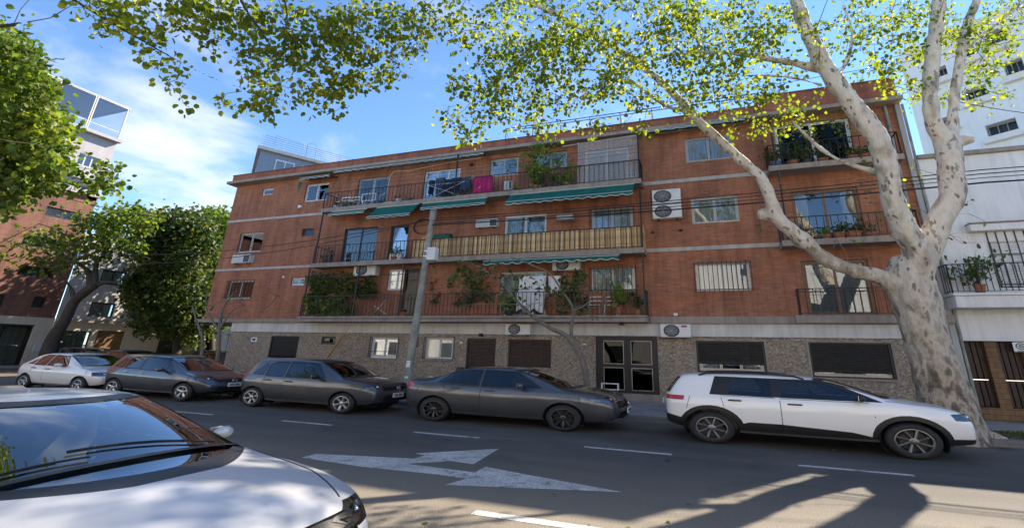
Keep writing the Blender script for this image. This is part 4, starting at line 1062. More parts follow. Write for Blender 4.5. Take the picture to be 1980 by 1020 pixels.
H['w3b'] = (atY(976, 417, YF).x, atY(1057, 413, YF).x, 7.0, atY(1015, 415, YF).z); H['w3c'] = (atY(1143, 403, YF).x, atY(1223, 398, YF).x, 7.1, atY(1180, 400.5, YF).z)
H['w2b'] = rc(751.8, 520.8, 781, 560); H['d2b'] = door_h(783, 520, 812, 519, Z1 + .03)
H['d2c'] = door_h(968, 525.7, 1057, 523.8, Z1 + .03); H['w2c'] = rc(1143, 518, 1228.5, 562)
H['w4d'] = rc(1323, 268.4, 1418, 305); H['w3d'] = rc(1335, 383, 1431, 427); H['w2d'] = rc(1343.5, 508.6, 1454.5, 560.8)
H['d4r'] = door_h(1495, 244, 1640, 228, Z3 + .03); H['d3r'] = door_h(1526.7, 370.5, 1656.4, 360, Z2 + .03); H['d2r'] = (atY(1547, 505, YF).x, atY(1697, 600, YF).x, Z1 + .04, atY(1547, 505, YF).z)
# ground floor
G = {}
G['s0'] = rc(525, 648.6, 571.7, 692.6); G['v0'] = rc(622.7, 649.8, 647, 665.4); G['w0'] = rc(719.4, 651.5, 765.6, 692.5); G['v1'] = rc(798, 651, 808, 671); G['w1'] = rc(823.7, 652.3, 874, 695)
a = atY(903.4, 653, YF); b = atY(956.6, 708, YF); G['d0'] = (a.x, b.x, .3, a.z)
G['s1'] = rc(983.5, 655, 1065.4, 711); G['door'] = rc(1151.5, 649.3, 1276, 763); G['s2'] = rc(1344.7, 658, 1484.7, 722.7); G['s3'] = rc(1562, 660.8, 1735.7, 734)
ZS = 2.64     # top of the pebble-dash
w = MB(); wall(w, XLG, XR, .13, ZS, YF, list(G.values()), .25)
w.add([(XLG, YF, .13), (XLG, YF + 14, .13), (XLG, YF + 14, ZS), (XLG, YF, ZS)], [(0, 3, 2, 1)]); w.build('ground_floor_wall', M['pebble_dash'], bld, fix=False)
w = MB(); wall(w, XL, XR, 3.14, ZT + .6, YF, list(H.values()), .22)
w.add([(XL, YF, 3.14), (XL, YF + 14, 3.14), (XL, YF + 14, ZT + .6), (XL, YF, ZT + .6)], [(0, 3, 2, 1)]); w.add([(XR, YF, .13), (XR, YF + 14, .13), (XR, YF + 14, ZT + 1.0), (XR, YF, ZT + 1.0)], [(0, 1, 2, 3)])
w.build('wall', M['brick'], bld, fix=False)
w = MB(); w.box(XL + .01, XR - .01, YF + 13.9, YF + 14.1, .13, ZT + .6); w.box(XL + .25, XR - .25, YF + .35, YF + 14, ZT + .25, ZT + .45); w.box(XLG, XR, YF + 3.0, YF + 3.2, .14, ZT + .2)
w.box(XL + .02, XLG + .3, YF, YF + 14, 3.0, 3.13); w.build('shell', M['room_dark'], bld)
w = MB()
for z in (Z1, Z2, Z3): w.box(XLG + .2, XR - .2, YF + .34, YF + 3.0, z - .15, z)
for x in (-24, -20.6, -17, -14.2, -11, -8.3, -4.5, -2.2, 1.2, 3.0): w.box(x - .08, x + .08, YF + .34, YF + 3.0, .14, ZT + .2)
w.build('inner_walls', M['cream'], bld)
# floor bands, white fascia, cornice, brick parapet
b = MB(); b.bbox(XL - .02, -20.2, YF - .045, YF + .02, Z2 - .03, Z2 + .12, .006); b.bbox(-2.45, 2.85, YF - .045, YF + .02, Z2 - .05, Z2 + .12, .006)
b.bbox(XL - .02, -20.2, YF - .045, YF + .02, Z3 - .05, Z3 + .10, .006); b.bbox(-2.45, 2.85, YF - .045, YF + .02, Z3 - .05, Z3 + .12, .006); b.build('floor_band', M['concrete_light'], bld, kind='stuff')
b = MB(); b.box(XLG + .0, XR - .0, YF - .06, YF + .1, ZS, 3.13); b.box(XLG - .02, XLG + .0, YF - .06, YF + 6, ZS, 3.13); b.build('fascia', M['band_white'], bld)
b = MB(); b.bbox(XL - .35, -20.2, YF - .22, YF + .3, 3.13, 3.33, .012); b.bbox(-2.4, 3.1, YF - .20, YF + .3, 3.13, 3.40, .012); b.build('plinth_band', M['concrete'], bld)
b = MB(); b.bbox(XL - .25, XR + .15, 19.42, YF + .3, ZT, ZT + .17, .012); b.build('cornice', M['concrete'], bld)
b = MB(); b.box(XL - .05, 2.7, 19.62, 19.86, ZT + .17, ZT + .60); b.box(2.7, XR + .05, 19.60, 19.86, ZT + .17, ZT + 1.02); b.box(XL - .05, XL + .2, 19.86, YF + 14, ZT + .3, ZT + .60); b.build('parapet', M['brick_parapet'], bld)
b = MB(); b.bbox(XL - .08, 2.7, 19.58, 19.90, ZT + .60, ZT + .64, .006); b.bbox(2.68, XR + .08, 19.56, 19.90, ZT + 1.02, ZT + 1.07, .006); b.build('parapet_cap', M['tile_tan'], bld)
# corner pier and downpipes on the right
b = MB(); b.box(XR - .02, XR + .16, YF - .12, YF + .2, .2, ZT + 1.0); b.build('corner_pier', M['grey_plaster'], bld)
b = MB()
for x, y in ((XR - .35, YF - .10), (XR + .25, YF - .06)): b.tube([(x, y, .3), (x, y, ZT)], .055, 8)
b.build('downpipe', M['pole_paint'], bld, 60)
# soldier courses over the right-hand windows
b = MB()
for h in (H['w2d'], H['w3d']):
    n = int((h[1] - h[0] + .5) / .11)
    for k in range(n): x = h[0] - .25 + (h[1] - h[0] + .5) * k / n; b.box(x, x + .095, YF - .006, YF + .02, h[3] + .03, h[3] + .27)
b.build('brick_lintel', M['brick'], bld, kind='stuff')

window(H['w4a'], frame='white_frame', curt='curtain_cream', cover=1); window(H['w4s'], leaves=1, curt=None, fw=.05); window(H['w3a'], frame='alu_frame', curt='curtain_blue', sill='concrete')
window(H['w3s'], frame='dark_frame', leaves=1, curt=None, pane='pane_dark'); window(H['w2a'], frame='alu_frame', sill='concrete', bars=(9, (.1, .9)), cover=.8); window(H['w2s'], leaves=2, curt='curtain_blue')
window(H['d4a'], frame='alu_frame', leaves=2, curt='curtain_blue'); window(H['d4b'], frame='white_frame', leaves=3, curt='curtain_white', cover=.5)
window(H['w4b'], frame='alu_frame', curt='curtain_cream', cover=-.4, pane='pane'); window(H['w4c'], frame='alu_frame', curt='curtain_grey'); window(H['d4c'], frame='white_frame', curt='curtain_white')
window(H['d3a'], frame='dark_frame', curt='curtain_cream', cover=.5); window(H['d3b'], frame='dark_frame', leaves=1, curt='curtain_cream', cover=-.4); window(H['w3b'], curt='curtain_blue', cover=.8); window(H['w3c'], frame='alu_frame', curt='curtain_white', bars=(8, (.15, .85)))
window(H['w2b'], frame='white_frame', curt='curtain_grey', cover=-.5); window(H['d2b'], frame='dark_frame', leaves=1, curt=None, pane='pane_dark'); window(H['d2c'], frame='alu_frame', leaves=2, curt='curtain_white', cover=.95); window(H['w2c'], frame='alu_frame', curt='curtain_white', bars=(12, (.06, .94)))
window(H['w4d'], frame='alu_frame', leaves=2, curt='curtain_cream', cover=.9); window(H['w3d'], frame='alu_frame', curt='curtain_white'); window(H['w2d'], frame='alu_frame', curt='curtain_white', bars=(13, (.05, .95)))
window(H['d4r'], frame='white_frame', leaves=2, curt='curtain_grey', cover=.3, pane='pane_dark'); window(H['d3r'], frame='wood_frame', leaves=2, curt='curtain_cream', cover=.5, fw=.09); window(H['d2r'], frame='wood_frame', leaves=2, curt='curtain_grey', fw=.1)
shutter(G['s0'], open_=.08); window(G['v0'], frame='dark_frame', leaves=1, curt=None, pane='pane_dark', depth=.05); window(G['w0'], curt='curtain_grey', sill='concrete', bars=(2, (.32,))); window(G['v1'], frame='dark_frame', leaves=1, curt=None, pane='pane_dark', depth=.05)
window(G['w1'], curt='curtain_white', sill='concrete', bars=(2, (.02,)), blind=.0); shutter(G['d0'], mat='shutter_brown', name='door_shutter'); shutter(G['s1'], mat='shutter_brown')
shutter(G['s2'], open_=.26, name='roller_shutter'); shutter(G['s3'], open_=.14, name='roller_shutter')
for key, o_ in (('s2', .26), ('s3', .14)):
    X0, X1, Z0, Zt = G[key]; h = (X0 + .08, X1 - .08, Z0 + .05, Z0 + (Zt - Z0) * o_ + .1)
    window(h, frame='alu_frame', curt='curtain_white' if key == 's2' else 'curtain_cream', cover=.6, depth=.13, leaves=3)
    f = MB(); e = .07                                  # stone edging round the opening
    f.box(X0 - e, X1 + e, YF - .03, YF + .02, Zt, Zt + .06); f.box(X0 - e, X1 + e, YF - .05, YF + .02, Z0 - .07, Z0); f.box(X0 - e, X0, YF - .03, YF + .02, Z0, Zt); f.box(X1, X1 + e, YF - .03, YF + .02, Z0, Zt)
    f.build('window_surround', M['concrete'], bld)
# entrance door: two leaves, two panes each, white letter flap low on the left
X0, X1, Z0, Zt = G['door']; y = YF + .10
f = MB(); f.box(X0, X1, y, y + .08, Zt - .09, Zt); f.box(X0, X0 + .16, y, y + .08, Z0, Zt - .09); f.box(X1 - .1, X1, y, y + .08, Z0, Zt - .09); dr = f.build('entrance_door', M['black_metal'], bld)
mid = (X0 + .16 + X1 - .1) / 2
for a, b in ((X0 + .165, mid - .004), (mid + .004, X1 - .105)):
    l = MB(); t1, zb = .15, Z0 + .02; zm = Z0 + (Zt - Z0) * .47; yy = y + .02
    l.box(a, b, yy, yy + .05, zb, zb + .09); l.box(a, b, yy, yy + .05, Zt - .17, Zt - .095); l.box(a, b, yy, yy + .05, zm - .07, zm + .07)
    l.box(a, a + t1, yy, yy + .05, zb + .09, zm - .07); l.box(b - t1, b, yy, yy + .05, zb + .09, zm - .07); l.box(a, a + t1, yy, yy + .05, zm + .07, Zt - .17); l.box(b - t1, b, yy, yy + .05, zm + .07, Zt - .17)
    l.build('door_leaf', M['black_metal'], dr)
    for c, d in ((zb + .09, zm - .07), (zm + .07, Zt - .17)):
        p = MB(); p.box(a + t1 + .01, b - t1 - .01, yy + .02, yy + .026, c + .01, d - .01); p.build('pane', M['pane_dark'], dr)
        e = MB(); u0, u1, w0, w1 = a + t1, b - t1, c, d; q = .018
        e.box(u0, u1, yy - .006, yy + .01, w0, w0 + q); e.box(u0, u1, yy - .006, yy + .01, w1 - q, w1); e.box(u0, u0 + q, yy - .006, yy + .01, w0 + q, w1 - q); e.box(u1 - q, u1, yy - .006, yy + .01, w0 + q, w1 - q); e.build('glazing_bead', M['alu_frame'], dr)
e = MB(); h = rc(1162, 739, 1197, 754.5, y); u0, u1, w0, w1 = h; q = .055
e.box(u0, u1, y + .0, y + .035, w0, w0 + q * .8); e.box(u0, u1, y, y + .035, w1 - q * .8, w1); e.box(u0, u0 + q * 1.3, y, y + .035, w0 + q * .8, w1 - q * .8); e.box(u1 - q * 1.3, u1, y, y + .035, w0 + q * .8, w1 - q * .8); e.build('pet_flap', M['white_frame'], dr)
st = MB(); st.bbox(X0 - .0, X1 + .12, YF - .10, YF + .6, .13, Z0 - .005, .012); st.build('door_step', M['concrete'], bld)
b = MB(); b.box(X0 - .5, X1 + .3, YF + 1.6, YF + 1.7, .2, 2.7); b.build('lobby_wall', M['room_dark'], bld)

# balconies: slab with chamfered soffit, returned ends
def slab(X0, X1, Y, Zt, th=.22, mat='concrete', up=0.0):
    s = MB()
    s.add([(X0, Y, Zt), (X1, Y, Zt), (X1, YF + .1, Zt), (X0, YF + .1, Zt), (X0, Y, Zt - th), (X1, Y, Zt - th), (X1, Y + .09, Zt - th - .0), (X0, Y + .09, Zt - th)], [(0, 1, 2, 3), (0, 4, 5, 1)])
    s.box(X0, X1, Y + .001, Y + .10, Zt - th, Zt - .001)
    s.box(X0, X0 + .1, Y + .1, YF, Zt - th, Zt - .001); s.box(X1 - .1, X1, Y + .1, YF, Zt - th, Zt - .001)
    o = s.build('balcony_slab', M[mat], bld)
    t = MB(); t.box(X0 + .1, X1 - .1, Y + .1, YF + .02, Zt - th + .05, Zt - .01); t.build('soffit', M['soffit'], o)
    n = max(1, int((X1 - X0) / 2.6)); r = MB()
    for k in range(1, n): x = X0 + (X1 - X0) * k / n; r.box(x - .02, x + .02, Y + .1, YF, Zt - th + .035, Zt - th + .055)
    if n > 1: r.build('soffit_joint', M['grout'], o)
    return o
BX0, BX1 = -20.25, -2.42
slab(BX0, BX1, YB, Z3); slab(BX0, BX1, YB, Z2); slab(BX0 - .25, BX1, YB, Z1, .26)
RX0, RX1 = 2.72, 7.35
slab(RX0, RX1, YB, Z3); slab(RX0 + .1, RX1, YB, Z2); slab(3.0, XR + .1, YF - .35, Z1 + .03, .28)
# first floor: full height posts and low rail; second: rail + reed screen; third: rail
def three(X0, X1, z, h=.98, gap=.22, mid=None): return railing([(X0 + .06, YF), (X0 + .06, YB + .06), (X1 - .06, YB + .06), (X1 - .06, YF)], z, z + h, bld, gap, mid=mid)
three(BX0, BX1, Z3, .92, .23); three(BX0, BX1, Z2, .95, .23); three(BX0 - .2, BX1, Z1, 1.02, .20)
three(RX0, RX1, Z3, .92, .25); three(RX0 + .1, RX1, Z2, .9, .25)
railing([(3.2, YF), (3.2, YF - .3), (7.5, YF - .3), (7.5, YF)], Z1 + .03, Z1 + 1.0, bld, .26, mid=.86)
b = MB()      # tall square posts and top wires of the balconies
for x, z0_, z1_ in ((-20.1, Z2, Z3 - .2), (-20.3, Z1, Z2 - .2), (-14.3, Z1, Z2 - .2), (-2.5, Z1, Z2 - .2), (-2.5, Z2, Z3 - .2), (-2.5, Z3, ZT), (-11.8, Z3, ZT - .1), (3.0, Z3, ZT - .1), (3.05, Z2, Z3 - .2), (-17.0, Z1, Z2 - .2)):
    b.box(x - .03, x + .03, YB + .03, YB + .08, z0_, z1_)
for z in (Z1 + 2.0,): b.box(-20.3, -14.3, YB + .045, YB + .065, z, z + .02)
b.build('balcony_post', M['black_metal'], bld, kind='stuff')
# reed screen on the second floor, one cane after another
scr = empty('reed_screen', ((-13.4 + BX1) / 2, YB, Z2), 'yellow-brown split cane screen tied along the second-floor balcony railing', 'screen')
SX0, SX1 = atY(796, 480, YB).x, BX1 - .02
bm_ = [MB().box(-.052, .052, -.008, .008, 0, .93).mesh('cane', M[m_]) for m_ in ('bamboo_a', 'bamboo_b', 'bamboo_c')]
n = 96; off = WLOC[scr.name]
for k in range(n):
    x = SX0 + (SX1 - SX0) * (k + .5) / n
    o = bpy.data.objects.new('cane', bm_[int(rng.choice([0, 0, 1, 1, 2]))]); COL.objects.link(o); o.parent = scr
    o.location = (x - off.x, YB + .1 + .008 * rng.standard_normal() - off.y, Z2 + .04 - off.z); o.rotation_euler = (0, .012 * rng.standard_normal(), .1 * rng.standard_normal()); o.scale = (1, 1, .97 + .035 * rng.random() + .02 * math.sin(x * 2))
for k in range(7):
    y = YB + .12 + k * .12; o = bpy.data.objects.new('cane', bm_[k % 3]); COL.objects.link(o); o.parent = scr; o.location = (SX1 - .02 - off.x, y - off.y, Z2 + .04 - off.z); o.rotation_euler = (0, 0, 1.5)
for z in (.2, .84): MB().box(SX0, SX1, YB + .085, YB + .09, Z2 + z, Z2 + z + .012).build('tie_wire', M['cable'], scr)
b = MB(); m_ = atY(800, 470, YB).x
# roof rail
rr_ = empty('roof_railing', (-8, 20.4, ZT + .6), 'rusty dark tube railing standing on the roof edge above the third-floor balconies', 'railing')
x0, x1 = atY(978, 262, 20.3).x, atY(1463, 205, 20.3).x
zr = ZT + .62
t = MB()
for z in (1.0, .86): t.tube([(x0, 20.3, zr + z), (x1, 20.3, zr + z)], .022, 6)
t.tube([(x0, 20.3, zr + .35), (x1, 20.3, zr + .35)], .014, 6); t.build('rail', M['black_metal'], rr_, 60)
for k in range(9):
    x = x0 + (x1 - x0) * k / 8; t = MB(); t.tube([(x, 20.3, zr - .2), (x, 20.3, zr + 1.02)], .022, 6); t.tube([(x, 20.3, zr + .9), (x + .05, 21.2, zr)], .012, 5); t.build('post', M['black_metal'], rr_, 60)
t = MB(); t.tube([(x1, 20.3, zr + 1.0), (x1 + .1, 22.0, zr + 1.0), (x1 + .1, 22.0, zr)], .022, 6); t.build('return_rail', M['black_metal'], rr_, 60)
# ------------------------------------------------------------------ plants: twigs grown towards target points, leaves on their ends
def leaf_mesh(name, pts, size, mat, droop=.35, dirs=None, seed=3, asp=.95):
    r = np.random.default_rng(seed); pts = np.asarray(pts, float); n = len(pts)
    base = np.array([(0, 0, 0), (-.46, .22, .10), (-.40, .72, .14), (0, 1.0, -.05), (.40, .72, .14), (.46, .22, .10), (0, .45, 0)]); base[:, 0] *= asp
    A = r.standard_normal((n, 3)); A[:, 2] -= droop * 2; 
    if dirs is not None: A = A * .7 + np.asarray(dirs) * 1.2
    A /= np.linalg.norm(A, axis=1)[:, None]
    B = r.standard_normal((n, 3)); B -= (B * A).sum(1)[:, None] * A; B /= np.linalg.norm(B, axis=1)[:, None]; C = np.cross(A, B)
    s = size * (.6 + .7 * r.random(n))
    V = pts[:, None, :] + s[:, None, None] * (base[None, :, 0, None] * B[:, None, :] + base[None, :, 1, None] * A[:, None, :] + base[None, :, 2, None] * C[:, None, :])
    V = V.reshape(-1, 3); k = np.arange(n)[:, None] * 7
    F = np.concatenate([k + np.array([0, 6, 2, 1]), k + np.array([6, 3, 2, 2])[:4], k + np.array([0, 5, 4, 6]), k + np.array([6, 4, 3, 3])[:4]], 0)
    quads = np.concatenate([k + np.array([0, 6, 2, 1]), k + np.array([0, 5, 4, 6])], 0); tris = np.concatenate([k + np.array([6, 3, 2]), k + np.array([6, 4, 3])], 0)
    me = bpy.data.meshes.new(name); me.vertices.add(len(V)); me.vertices.foreach_set('co', V.ravel())
    nl = quads.size + tris.size; me.loops.add(nl); me.loops.foreach_set('vertex_index', np.concatenate([quads.ravel(), tris.ravel()]).astype(np.int32))
    npol = len(quads) + len(tris); me.polygons.add(npol)
    tot = np.concatenate([np.full(len(quads), 4), np.full(len(tris), 3)]); st = np.concatenate([[0], np.cumsum(tot)[:-1]])
    me.polygons.foreach_set('loop_start', st.astype(np.int32)); me.update(calc_edges=True); me.validate(); me.materials.append(M[mat]); return me
def grow(skel, targets, step=.45, seed=5, gnarl=.10, r0=.012, sag=.0):
    """joins each target to the nearest point of the tree; returns polylines with radii"""
    r = np.random.default_rng(seed); N = [np.asarray(p, float) for p in skel]; T = np.asarray(targets, float); S_ = np.array(N)
    d = np.array([np.min(np.linalg.norm(S_ - t, axis=1)) for t in T]); order = np.argsort(d); buf = np.zeros((len(N) + len(T) * 12, 3)); buf[:len(N)] = S_; cnt = len(N)
    lines = []
    for i in order:
        t = T[i]; dd = np.linalg.norm(buf[:cnt] - t, axis=1); j = int(np.argmin(dd)); a = buf[j]; L = dd[j]
        if L < .06: continue
        k = min(8, max(2, int(L / step) + 1)); off = r.standard_normal(3) * gnarl * L; pts = []
        for q in range(k + 1):
            u = q / k; p = a * (1 - u) + t * u + off * math.sin(math.pi * u) + (r.standard_normal(3) * gnarl * .25 * min(L, 1.2) if 0 < q < k else 0); p[2] += sag * L * math.sin(math.pi * u); pts.append(p)
        for p in pts[1:]:
            if cnt < len(buf): buf[cnt] = p; cnt += 1
        lines.append((pts, r0 * (.45 + min(1.6, L * .45))))
    return lines
def foliage(root, skel, targets, leaf, size, per=9, spread=.22, twig='twig', step=.45, r0=.012, seed=5, droop=.35, gnarl=.10, name='foliage', sides=4, twig_name='twigs', along=.6, sag=0):
    lines = grow(skel, targets, step, seed, gnarl, r0, sag); r = np.random.default_rng(seed + 1)
    m = MB(); P = []; D = []
    for pts, rr in lines:
        n = len(pts); m.tube(pts, [max(.0035, rr * (1 - .7 * i / (n - 1))) for i in range(n)], sides, cap=False)
        k = r.poisson(per)
        A = np.array(pts); d = A[-1] - A[-2]; d /= np.linalg.norm(d) + 1e-9
        for q in range(k):
            u = 1 - along * r.random() ** 1.3; f = u * (n - 1); i = min(n - 2, int(f)); p = A[i] * (1 - (f - i)) + A[i + 1] * (f - i)
            o = r.standard_normal(3) * spread * .55; P.append(p + o); D.append(o / (np.linalg.norm(o) + 1e-9) * .6 + d * .3)
    off = WLOC[root.name]; offn = np.array(off)
    m.build(twig_name, M[twig], root, 60, kind='stuff', fix=False)
    if P:
        me = leaf_mesh(name, np.array(P) - offn, size, leaf, droop, D, seed); o = link(name, me, root); tag(o, kind='stuff')
    return len(P)
def px_targets(blobs, seed=1):
    """blobs: (px, py, rx, ry, near depth, far depth, count): world points inside a cone-shaped clump"""
    r = np.random.default_rng(seed); out = []
    for (px, py, rx, ry, d0, d1, n) in blobs:
        for _ in range(n):
            a = r.random() * 2 * math.pi; q = math.sqrt(r.random()) ; D = d0 + (d1 - d0) * r.random()
            out.append(tuple(atD(px + rx * q * math.cos(a), py + ry * q * math.sin(a), D)))
    return out
def limb(pts, Y0, Y1=None, n=None):
    """(px, py, width px) along a limb -> world points and radii, drifting from depth Y0 to Y1"""
    Y1 = Y0 if Y1 is None else Y1; P = []; R = []
    for i, (x, y, w) in enumerate(pts):
        Y = Y0 + (Y1 - Y0) * i / max(1, len(pts) - 1); p = atY(x, y, Y); D = (p - EYE).dot(RZ); P.append(p); R.append(w / 2 / FOC * D)
    return P, R
def resample(P, R, k=4):
    """Catmull-Rom through the points"""
    Q = []; S2 = []; n = len(P)
    for i in range(n - 1):
        p0, p1, p2, p3 = P[max(0, i - 1)], P[i], P[i + 1], P[min(n - 1, i + 2)]
        for q in range(k):
            t = q / k; Q.append(.5 * ((2 * p1) + (p2 - p0) * t + (2 * p0 - 5 * p1 + 4 * p2 - p3) * t * t + (3 * p1 - p0 - 3 * p2 + p3) * t ** 3)); S2.append(R[i] * (1 - t) + R[i + 1] * t)
    Q.append(P[-1]); S2.append(R[-1]); return Q, S2
def woody(root, limbs, mat, voxel=.05, lumps=.0, name='trunk', seed=4):
    """fuses limb tubes into one skin"""
    m = MB(); skel = []
    for P, R in limbs:
        Q, S2 = resample(P, R, 5); m.tube(Q, S2, 14); skel += [(p, r) for p, r in zip(Q, S2)]
    off = WLOC[root.name]; me = m.mesh(name, M[mat], off); o = link(name, me, root)
    if voxel:
        md = o.modifiers.new('r', 'REMESH'); md.mode = 'VOXEL'; md.voxel_size = voxel; md.use_smooth_shade = True
        s = o.modifiers.new('s', 'SMOOTH'); s.iterations = 3; s.factor = .6
        if lumps:
            tx = bpy.data.textures.new('lumps', 'CLOUDS'); tx.noise_scale = .4; tx.noise_depth = 3
            d = o.modifiers.new('d', 'DISPLACE'); d.texture = tx; d.strength = lumps; d.mid_level = .5; d.texture_coords = 'GLOBAL'
        dg = bpy.context.evaluated_depsgraph_get(); m2 = bpy.data.meshes.new_from_object(o.evaluated_get(dg)); o.modifiers.clear(); o.data = m2; m2.materials.clear(); m2.materials.append(M[mat])
    o.data.shade_smooth()
    return o, skel

# big plane tree on the right
TY = 15.6
base = atY(1850, 846, TY); base.z = .13
pt = empty('plane_tree', tuple(base), 'large plane tree with mottled cream bark forking behind the white crossover', 'tree')
trunk = [(1852, 868, 128), (1846, 846, 110), (1836, 800, 96), (1824, 760, 88), (1811, 715, 82), (1796, 670, 77), (1783, 625, 76), (1768, 575, 84), (1757, 535, 78), (1763, 505, 60)]
A_ = [(1765, 575, 50), (1735, 552, 42), (1695, 533, 29), (1655, 524, 26), (1625, 514, 25), (1585, 493, 26), (1554, 465, 30), (1530, 445, 26), (1504, 420, 26), (1493, 395, 26), (1484, 368, 23), (1467, 340, 21), (1437, 312, 20), (1405, 284, 19), (1343, 226, 17), (1294, 173, 15), (1253, 137, 13), (1177, 85, 12), (1086, 34, 10), (1013, -2, 8), (930, -45, 6)]
B_ = [(1765, 555, 56), (1778, 512, 50), (1770, 482, 48), (1751, 445, 46), (1732, 405, 42), (1722, 370, 38), (1717, 333, 37), (1705, 290, 40), (1684, 250, 38), (1655, 212, 36), (1612, 153, 33), (1588, 118, 30), (1561, 62, 26), (1539, 0, 24), (1522, -60, 20), (1500, -140, 14)]
C_ = [(1768, 560, 50), (1782, 515, 46), (1796, 480, 44), (1812, 436, 44), (1832, 400, 42), (1842, 375, 42), (1838, 325, 42), (1833, 285, 44), (1826, 262, 38)]
C1 = [(1828, 275, 34), (1812, 250, 30), (1801, 220, 27), (1800, 137, 25), (1812, 39, 24), (1818, -20, 22), (1822, -110, 15)]
C2 = [(1838, 285, 26), (1843, 255, 22), (1843, 220, 18), (1851, 149, 17), (1870, 51, 16), (1893, -10, 14), (1920, -80, 9)]
stub = [(1838, 285, 26), (1862, 272, 22), (1882, 270, 17)]
knob = [(1500, 412, 30), (1482, 414, 24), (1467, 415, 17)]; knob2 = [(1560, 478, 26), (1545, 460, 30), (1540, 452, 26)]
roots = [[(1850, 810, 50), (1895, 845, 30), (1925, 860, 12)], [(1840, 820, 50), (1806, 862, 30), (1785, 872, 14)], [(1865, 832, 40), (1940, 850, 14), (1965, 856, 7)]]
LA = [limb(trunk, TY), limb(A_, TY, 13.2), limb(B_, TY - .1, 13.6), limb(C_, TY + .1, TY + .2), limb(C1, TY + .2, 15.0), limb(C2, TY + .2, 16.3), limb(stub, TY + .15), limb(knob, 14.75), limb(knob2, 14.95), limb(roots[0], TY - .2), limb(roots[1], TY - .35), limb(roots[2], TY - .1)]
Bs1 = limb([(1600, 138, 18), (1560, 128, 14), (1499, 116, 12), (1403, 102, 9), (1312, 105, 6), (1256, 107, 4)], 14.6, 13.2)
Bs2 = limb([(1718, 345, 14), (1700, 335, 12), (1665, 325, 10), (1629, 312, 9), (1587, 288, 8), (1554, 258, 7), (1535, 238, 4)], 15.1, 14.4)
As1 = limb([(1345, 230, 10), (1329, 220, 8), (1290, 205, 7), (1245, 176, 6), (1190, 142, 5), (1070, 133, 4), (950, 152, 3)], 14.1, 12.6)
Cs1 = limb([(1862, 100, 7), (1895, 72, 6), (1935, 40, 5), (1990, -5, 4)], 16.2, 16.6)
Bs3 = limb([(1614, 160, 8), (1640, 110, 7), (1648, 60, 6), (1630, 10, 5)], 14.6, 14.6)
Bs4 = limb([(1590, 165, 6), (1530, 150, 5), (1460, 146, 4), (1380, 150, 3)], 14.6, 13.6)
LA += [Bs1, Bs2, As1, Cs1, Bs3, Bs4]
_, sk = woody(pt, LA, 'bark_plane', .045, .11)
skel = [tuple(p) for p, r in sk if r < .26 and p.z > 5]
blobs = [(1010, 60, 150, 80, 11.5, 15, 210), (1000, 170, 130, 75, 11.5, 14.5, 150), (1120, 130, 120, 90, 11.5, 15, 180), (1260, 60, 130, 80, 11.5, 15.5, 220), (1270, 165, 110, 55, 12, 14.5, 100), (1400, 60, 120, 75, 12, 16, 200), (1420, 170, 100, 48, 12, 14.5, 110), (1530, 90, 80, 70, 13, 16, 90),
         (905, 240, 55, 35, 12, 14, 36), (935, 190, 70, 50, 12, 14, 50), (1050, 250, 70, 25, 12.5, 14, 26), (1190, 255, 70, 22, 12.5, 14, 22), (1360, 215, 60, 22, 12.5, 14, 20), (1690, 60, 90, 70, 13, 17, 120), (1700, 150, 50, 40, 13.5, 16, 28), (1880, 110, 95, 60, 14, 18, 80), (1790, 60, 80, 60, 13.5, 17.5, 90), (1930, 40, 80, 60, 14.5, 18, 70), (1900, 190, 80, 30, 14.5, 17, 28), (1750, 165, 55, 45, 13.5, 16, 30),
         (1480, 240, 70, 28, 13.5, 15, 26), (1560, 215, 50, 25, 13.5, 15, 14), (1180, -80, 420, 70, 11, 16, 260), (1700, -90, 350, 90, 12.5, 18, 240)]
foliage(pt, skel, px_targets([(a, b - 6, c, d, e, f_, int(n * .62)) for a, b, c, d, e, f_, n in blobs], 11), 'leaf_plane', .118, per=10, spread=.24, seed=21)
bits = px_targets([(1700, 350, 70, 45, 14, 15.6, 26), (1740, 420, 40, 40, 14, 15.4, 12), (1500, 350, 50, 40, 14, 14.6, 8), (1870, 420, 50, 60, 15, 16, 12), (1640, 470, 60, 60, 14.4, 15, 5), (1530, 240, 90, 30, 14, 15, 34), (1480, 430, 30, 30, 13.9, 14.6, 4)], 5)
foliage(pt, [tuple(p) for p, r in sk if 3 < p.z < 9], bits, 'leaf_plane', .10, per=1.6, spread=.12, seed=8, gnarl=.28, twig='bark_grey', twig_name='epicormic_twigs', name='young_leaves')

# two trees on the photographer's side: trunks by the near kerb, branches over the street
def near_tree(label, loc, limbs, blobs, leaf_, size, per, seed, spread=.2, mat='bark_dark', voxel=.05, r0=.012, gnarl=.1, leafn='foliage', sag=0, along=.6):
    t = empty('street_tree', loc, label, 'tree'); _, sk = woody(t, limbs, mat, voxel, .03)
    foliage(t, [tuple(p) for p, r in sk if p.z > 2.0], px_targets(blobs, seed), leaf_, size, per=per, spread=spread, seed=seed + 1, r0=r0, gnarl=gnarl, name=leafn, sag=sag, along=along); return t
V_ = Vector
def pl(pts): return ([V_(p[:3]) for p in pts], [p[3] for p in pts])
def pxd(pts): return ([atD(x, y, D) for x, y, D, r in pts], [r for *_, r in pts])
b0 = V_((-6.8, -.5, .15)); top0 = V_((-5.2, .6, 5.6))
over = [(b0, .24), (V_((-6.7, -.4, 2)), .2), (V_((-6.2, .0, 4)), .17), (top0, .14)]
trunk0 = ([p for p, r in over], [r for p, r in over])
